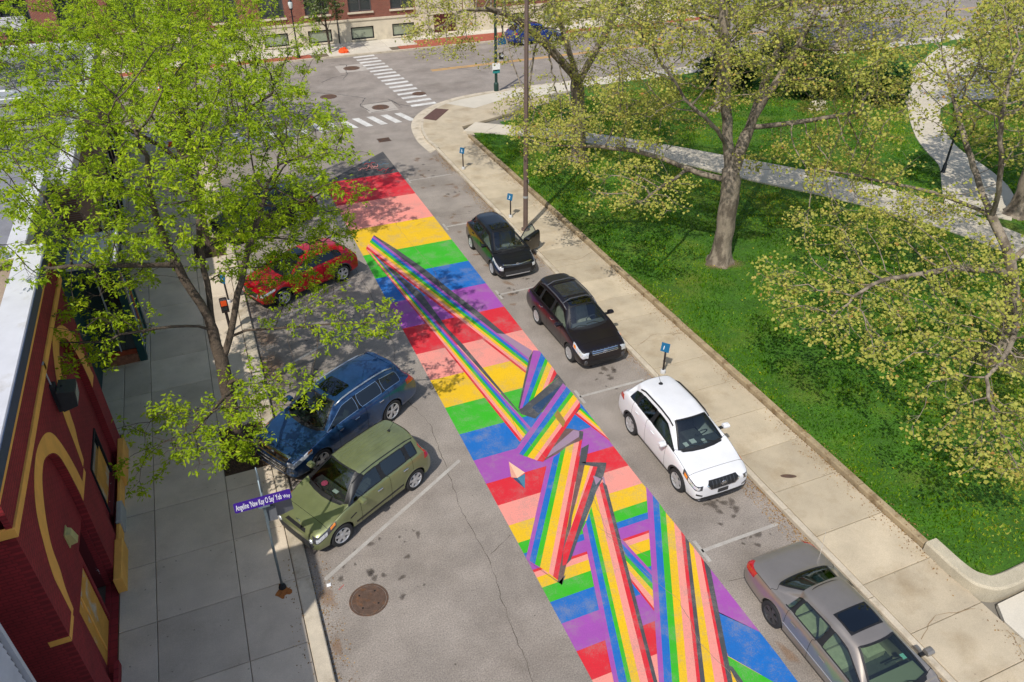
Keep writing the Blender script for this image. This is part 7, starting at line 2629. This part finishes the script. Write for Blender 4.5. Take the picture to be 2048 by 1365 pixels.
P_ = np.concatenate([along(11.94, 11.45, -2, 40, 15000, .010), along(.01, .5, 6, 46, 3800, .010), along(14.29, 13.8, 2, 41, 3200, .146), along(-.36, -.7, 10, 46, 700, .146), along(14.6, 14.32, 8, 41, 1000, .30)])
# drifts are uneven along the kerb
keepm = (np.sin(P_[:, 1] * 1.7) + np.sin(P_[:, 1] * .63 + 1) + r_.normal(0, .8, len(P_))) > -.6
scatter("leaf_litter", "brown seed and leaf litter drifted along the kerbs", P_[keepm], .042, TANS, 3, "leaf litter")
pp = []
for p in pits:
    n = 1200
    pp.append(np.stack([r_.uniform(p[0], p[1], n), r_.uniform(p[2], p[3], n), r_.uniform(.14, .17, n)], 1))
scatter("bark_mulch", "dark brown mulch covering the street tree pits", np.concatenate(pp), .05, [(0, (.02, .012, .008)), (.7, (.07, .045, .025)), (1, (.16, .11, .06))], 4, "mulch", .5)
# grass: short blades standing on the lawn, thinning with distance
def on_path(x, y):
    return False
N = 190000
u = r_.uniform(0, 1, N)
gx = 14.52 + 34 * u ** 1.25
gy = r_.uniform(6.7, 46, N)
m = gy < 41.4 + np.maximum(0, gx - 14.5) * .60
gx, gy = gx[m], gy[m]
# keep blades off the paths
def between(x, y, L_, R_):
    Lx = np.interp(-y, [-p[1] for p in L_], [p[0] for p in L_])
    Rx = np.interp(-y, [-p[1] for p in R_], [p[0] for p in R_])
    return (x > Lx - .05) & (x < Rx + .05)
b1 = between(gx, gy, [(14.35, 42.6), (17.5, 40.1), (20.6, 36.9), (22.5, 34.0), (24.0, 31.5), (25.6, 28.6), (27.6, 25.6), (29.3, 22.1), (30.1, 18.6), (30.6, 13), (30.8, 6)],
             [(15.6, 43.9), (19.0, 41.0), (22.0, 38.0), (24.6, 35.0), (26.6, 32.2), (28.4, 29.6), (30.2, 26.8), (31.8, 23.2), (32.4, 18.8), (32.8, 13), (33, 6)])
b2 = between(gx, gy, [(58, 47), (50, 42.5), (45, 38.5), (42.2, 35.4), (39.1, 32.0), (37.0, 29.2), (35.8, 27.1), (34.0, 25.3), (31.6, 22.9)][::1], [(60, 44), (53, 38.8), (47.2, 35.6), (44.0, 34.4), (40.7, 31.0), (38.6, 28.0), (37.5, 25.2), (35.8, 22.6), (33.2, 20.6)])
k_ = ~(b1 | b2)
gx, gy = gx[k_], gy[k_]
tt_ = np.clip((gy - 35 - np.maximum(0, gx - 14.5) * .5) / 6.5, 0, 1)
gz = LZ - .09 * tt_ * tt_ * (3 - 2 * tt_) + (.05 * np.sin(gx * .35) * np.cos(gy * .3) + .02 * np.sin(gx * 1.3 + gy)) * np.minimum(1, np.maximum(0, gx - gx0) / 3) * (1 - .7 * tt_)
n = len(gx)
h = r_.uniform(.035, .10, n) * (1 + .5 * np.sin(gx * 2.1) * np.sin(gy * 1.7))
az = r_.uniform(0, 2 * np.pi, n)
w = .022 + .0006 * gx
B = np.stack([gx, gy, gz - .01], 1)
sd = np.stack([np.cos(az), np.sin(az), np.zeros(n)], 1) * w[:, None]
tip = B + np.stack([r_.normal(0, .04, n), r_.normal(0, .04, n), h], 1)
V = np.stack([B - sd, B + sd, tip], 1).reshape(-1, 3)
me = bpy.data.meshes.new("grass")
me.vertices.add(3 * n)
me.vertices.foreach_set("co", V.astype(np.float32).ravel())
me.loops.add(3 * n)
me.loops.foreach_set("vertex_index", np.arange(3 * n, dtype=np.int32))
me.polygons.add(n)
me.polygons.foreach_set("loop_start", (np.arange(n) * 3).astype(np.int32))
at = me.attributes.new("leafvar", 'FLOAT', 'POINT')
cv = np.clip(.52 + .22 * np.sin(gx * .9 + 2 * np.sin(gy * .5)) * np.cos(gy * .8) + .2 * np.sin(gx * .31 + 1.3 * np.sin(gy * .23)) + .12 * np.sin(gx * 2.7 + gy * 1.9) * np.sin(gy * 3.1 - gx) + r_.normal(0, .18, n), 0, 1)
at.data.foreach_set("value", np.repeat(cv, 3).astype(np.float32))
me.update()
o = link("grass", me, leaf_mat("grass_blade", [(0, (.024, .10, .002)), (.4, (.085, .22, .003)), (.75, (.22, .33, .006)), (1, (.38, .37, .05))], .35))
tag(o, "short green grass blades covering the park lawn", "grass", kind='stuff')
# dandelions
dd = np.stack([r_.uniform(14.8, 24, 130), r_.uniform(9, 30, 130), np.full(130, .34)], 1)
scatter("dandelions", "tiny yellow dandelions dotted in the grass", dd, .05, [(0, (.6, .42, .01)), (1, (.75, .6, .03))], 6, "dandelions", .2, 1.0)
# bare earth circles at the sycamores
for (x, y, rr) in ((18.5, 22.35, 1.0), (23.0, 13.0, 1.4), (18.5, 35.4, 1.0)):
    pass
es = [(18.45, 22.2, .95, .75, .3), (23.0, 12.9, 1.5, 1.2, .2), (18.5, 35.3, .9, .8, .1)]
vs_ = []
EARTH = soft_decal("bare_earth", srgb(138, 116, 84), .7, 9, .7, 1.7)
o = blobs("bare_earth", "bare dry earth patches round the sycamore trunks", es, EARTH, LZ + .075, "earth")
# scraps of litter on the street
lit = empty("paper_scrap", (.35, 12.62, .006))
tag(lit, "crumpled white paper scrap in the left gutter", "paper")
MB().add([(-.05, -.03, 0), (.05, -.04, .01), (.06, .04, .03), (-.04, .05, .02), (0, 0, .05)], [(0, 1, 4), (1, 2, 4), (2, 3, 4), (3, 0, 4)]).build("scrap", SIGNW, lit)
stw = empty("red_straw", (.62, 12.45, .008), R(35))
tag(stw, "red plastic straw lying on the asphalt near the manhole cover", "straw")
MB().tube([(-.09, 0, 0), (.09, 0, 0)], .006, 6).build("tube", M("straw_red", srgb(200, 40, 40), .5), stw)
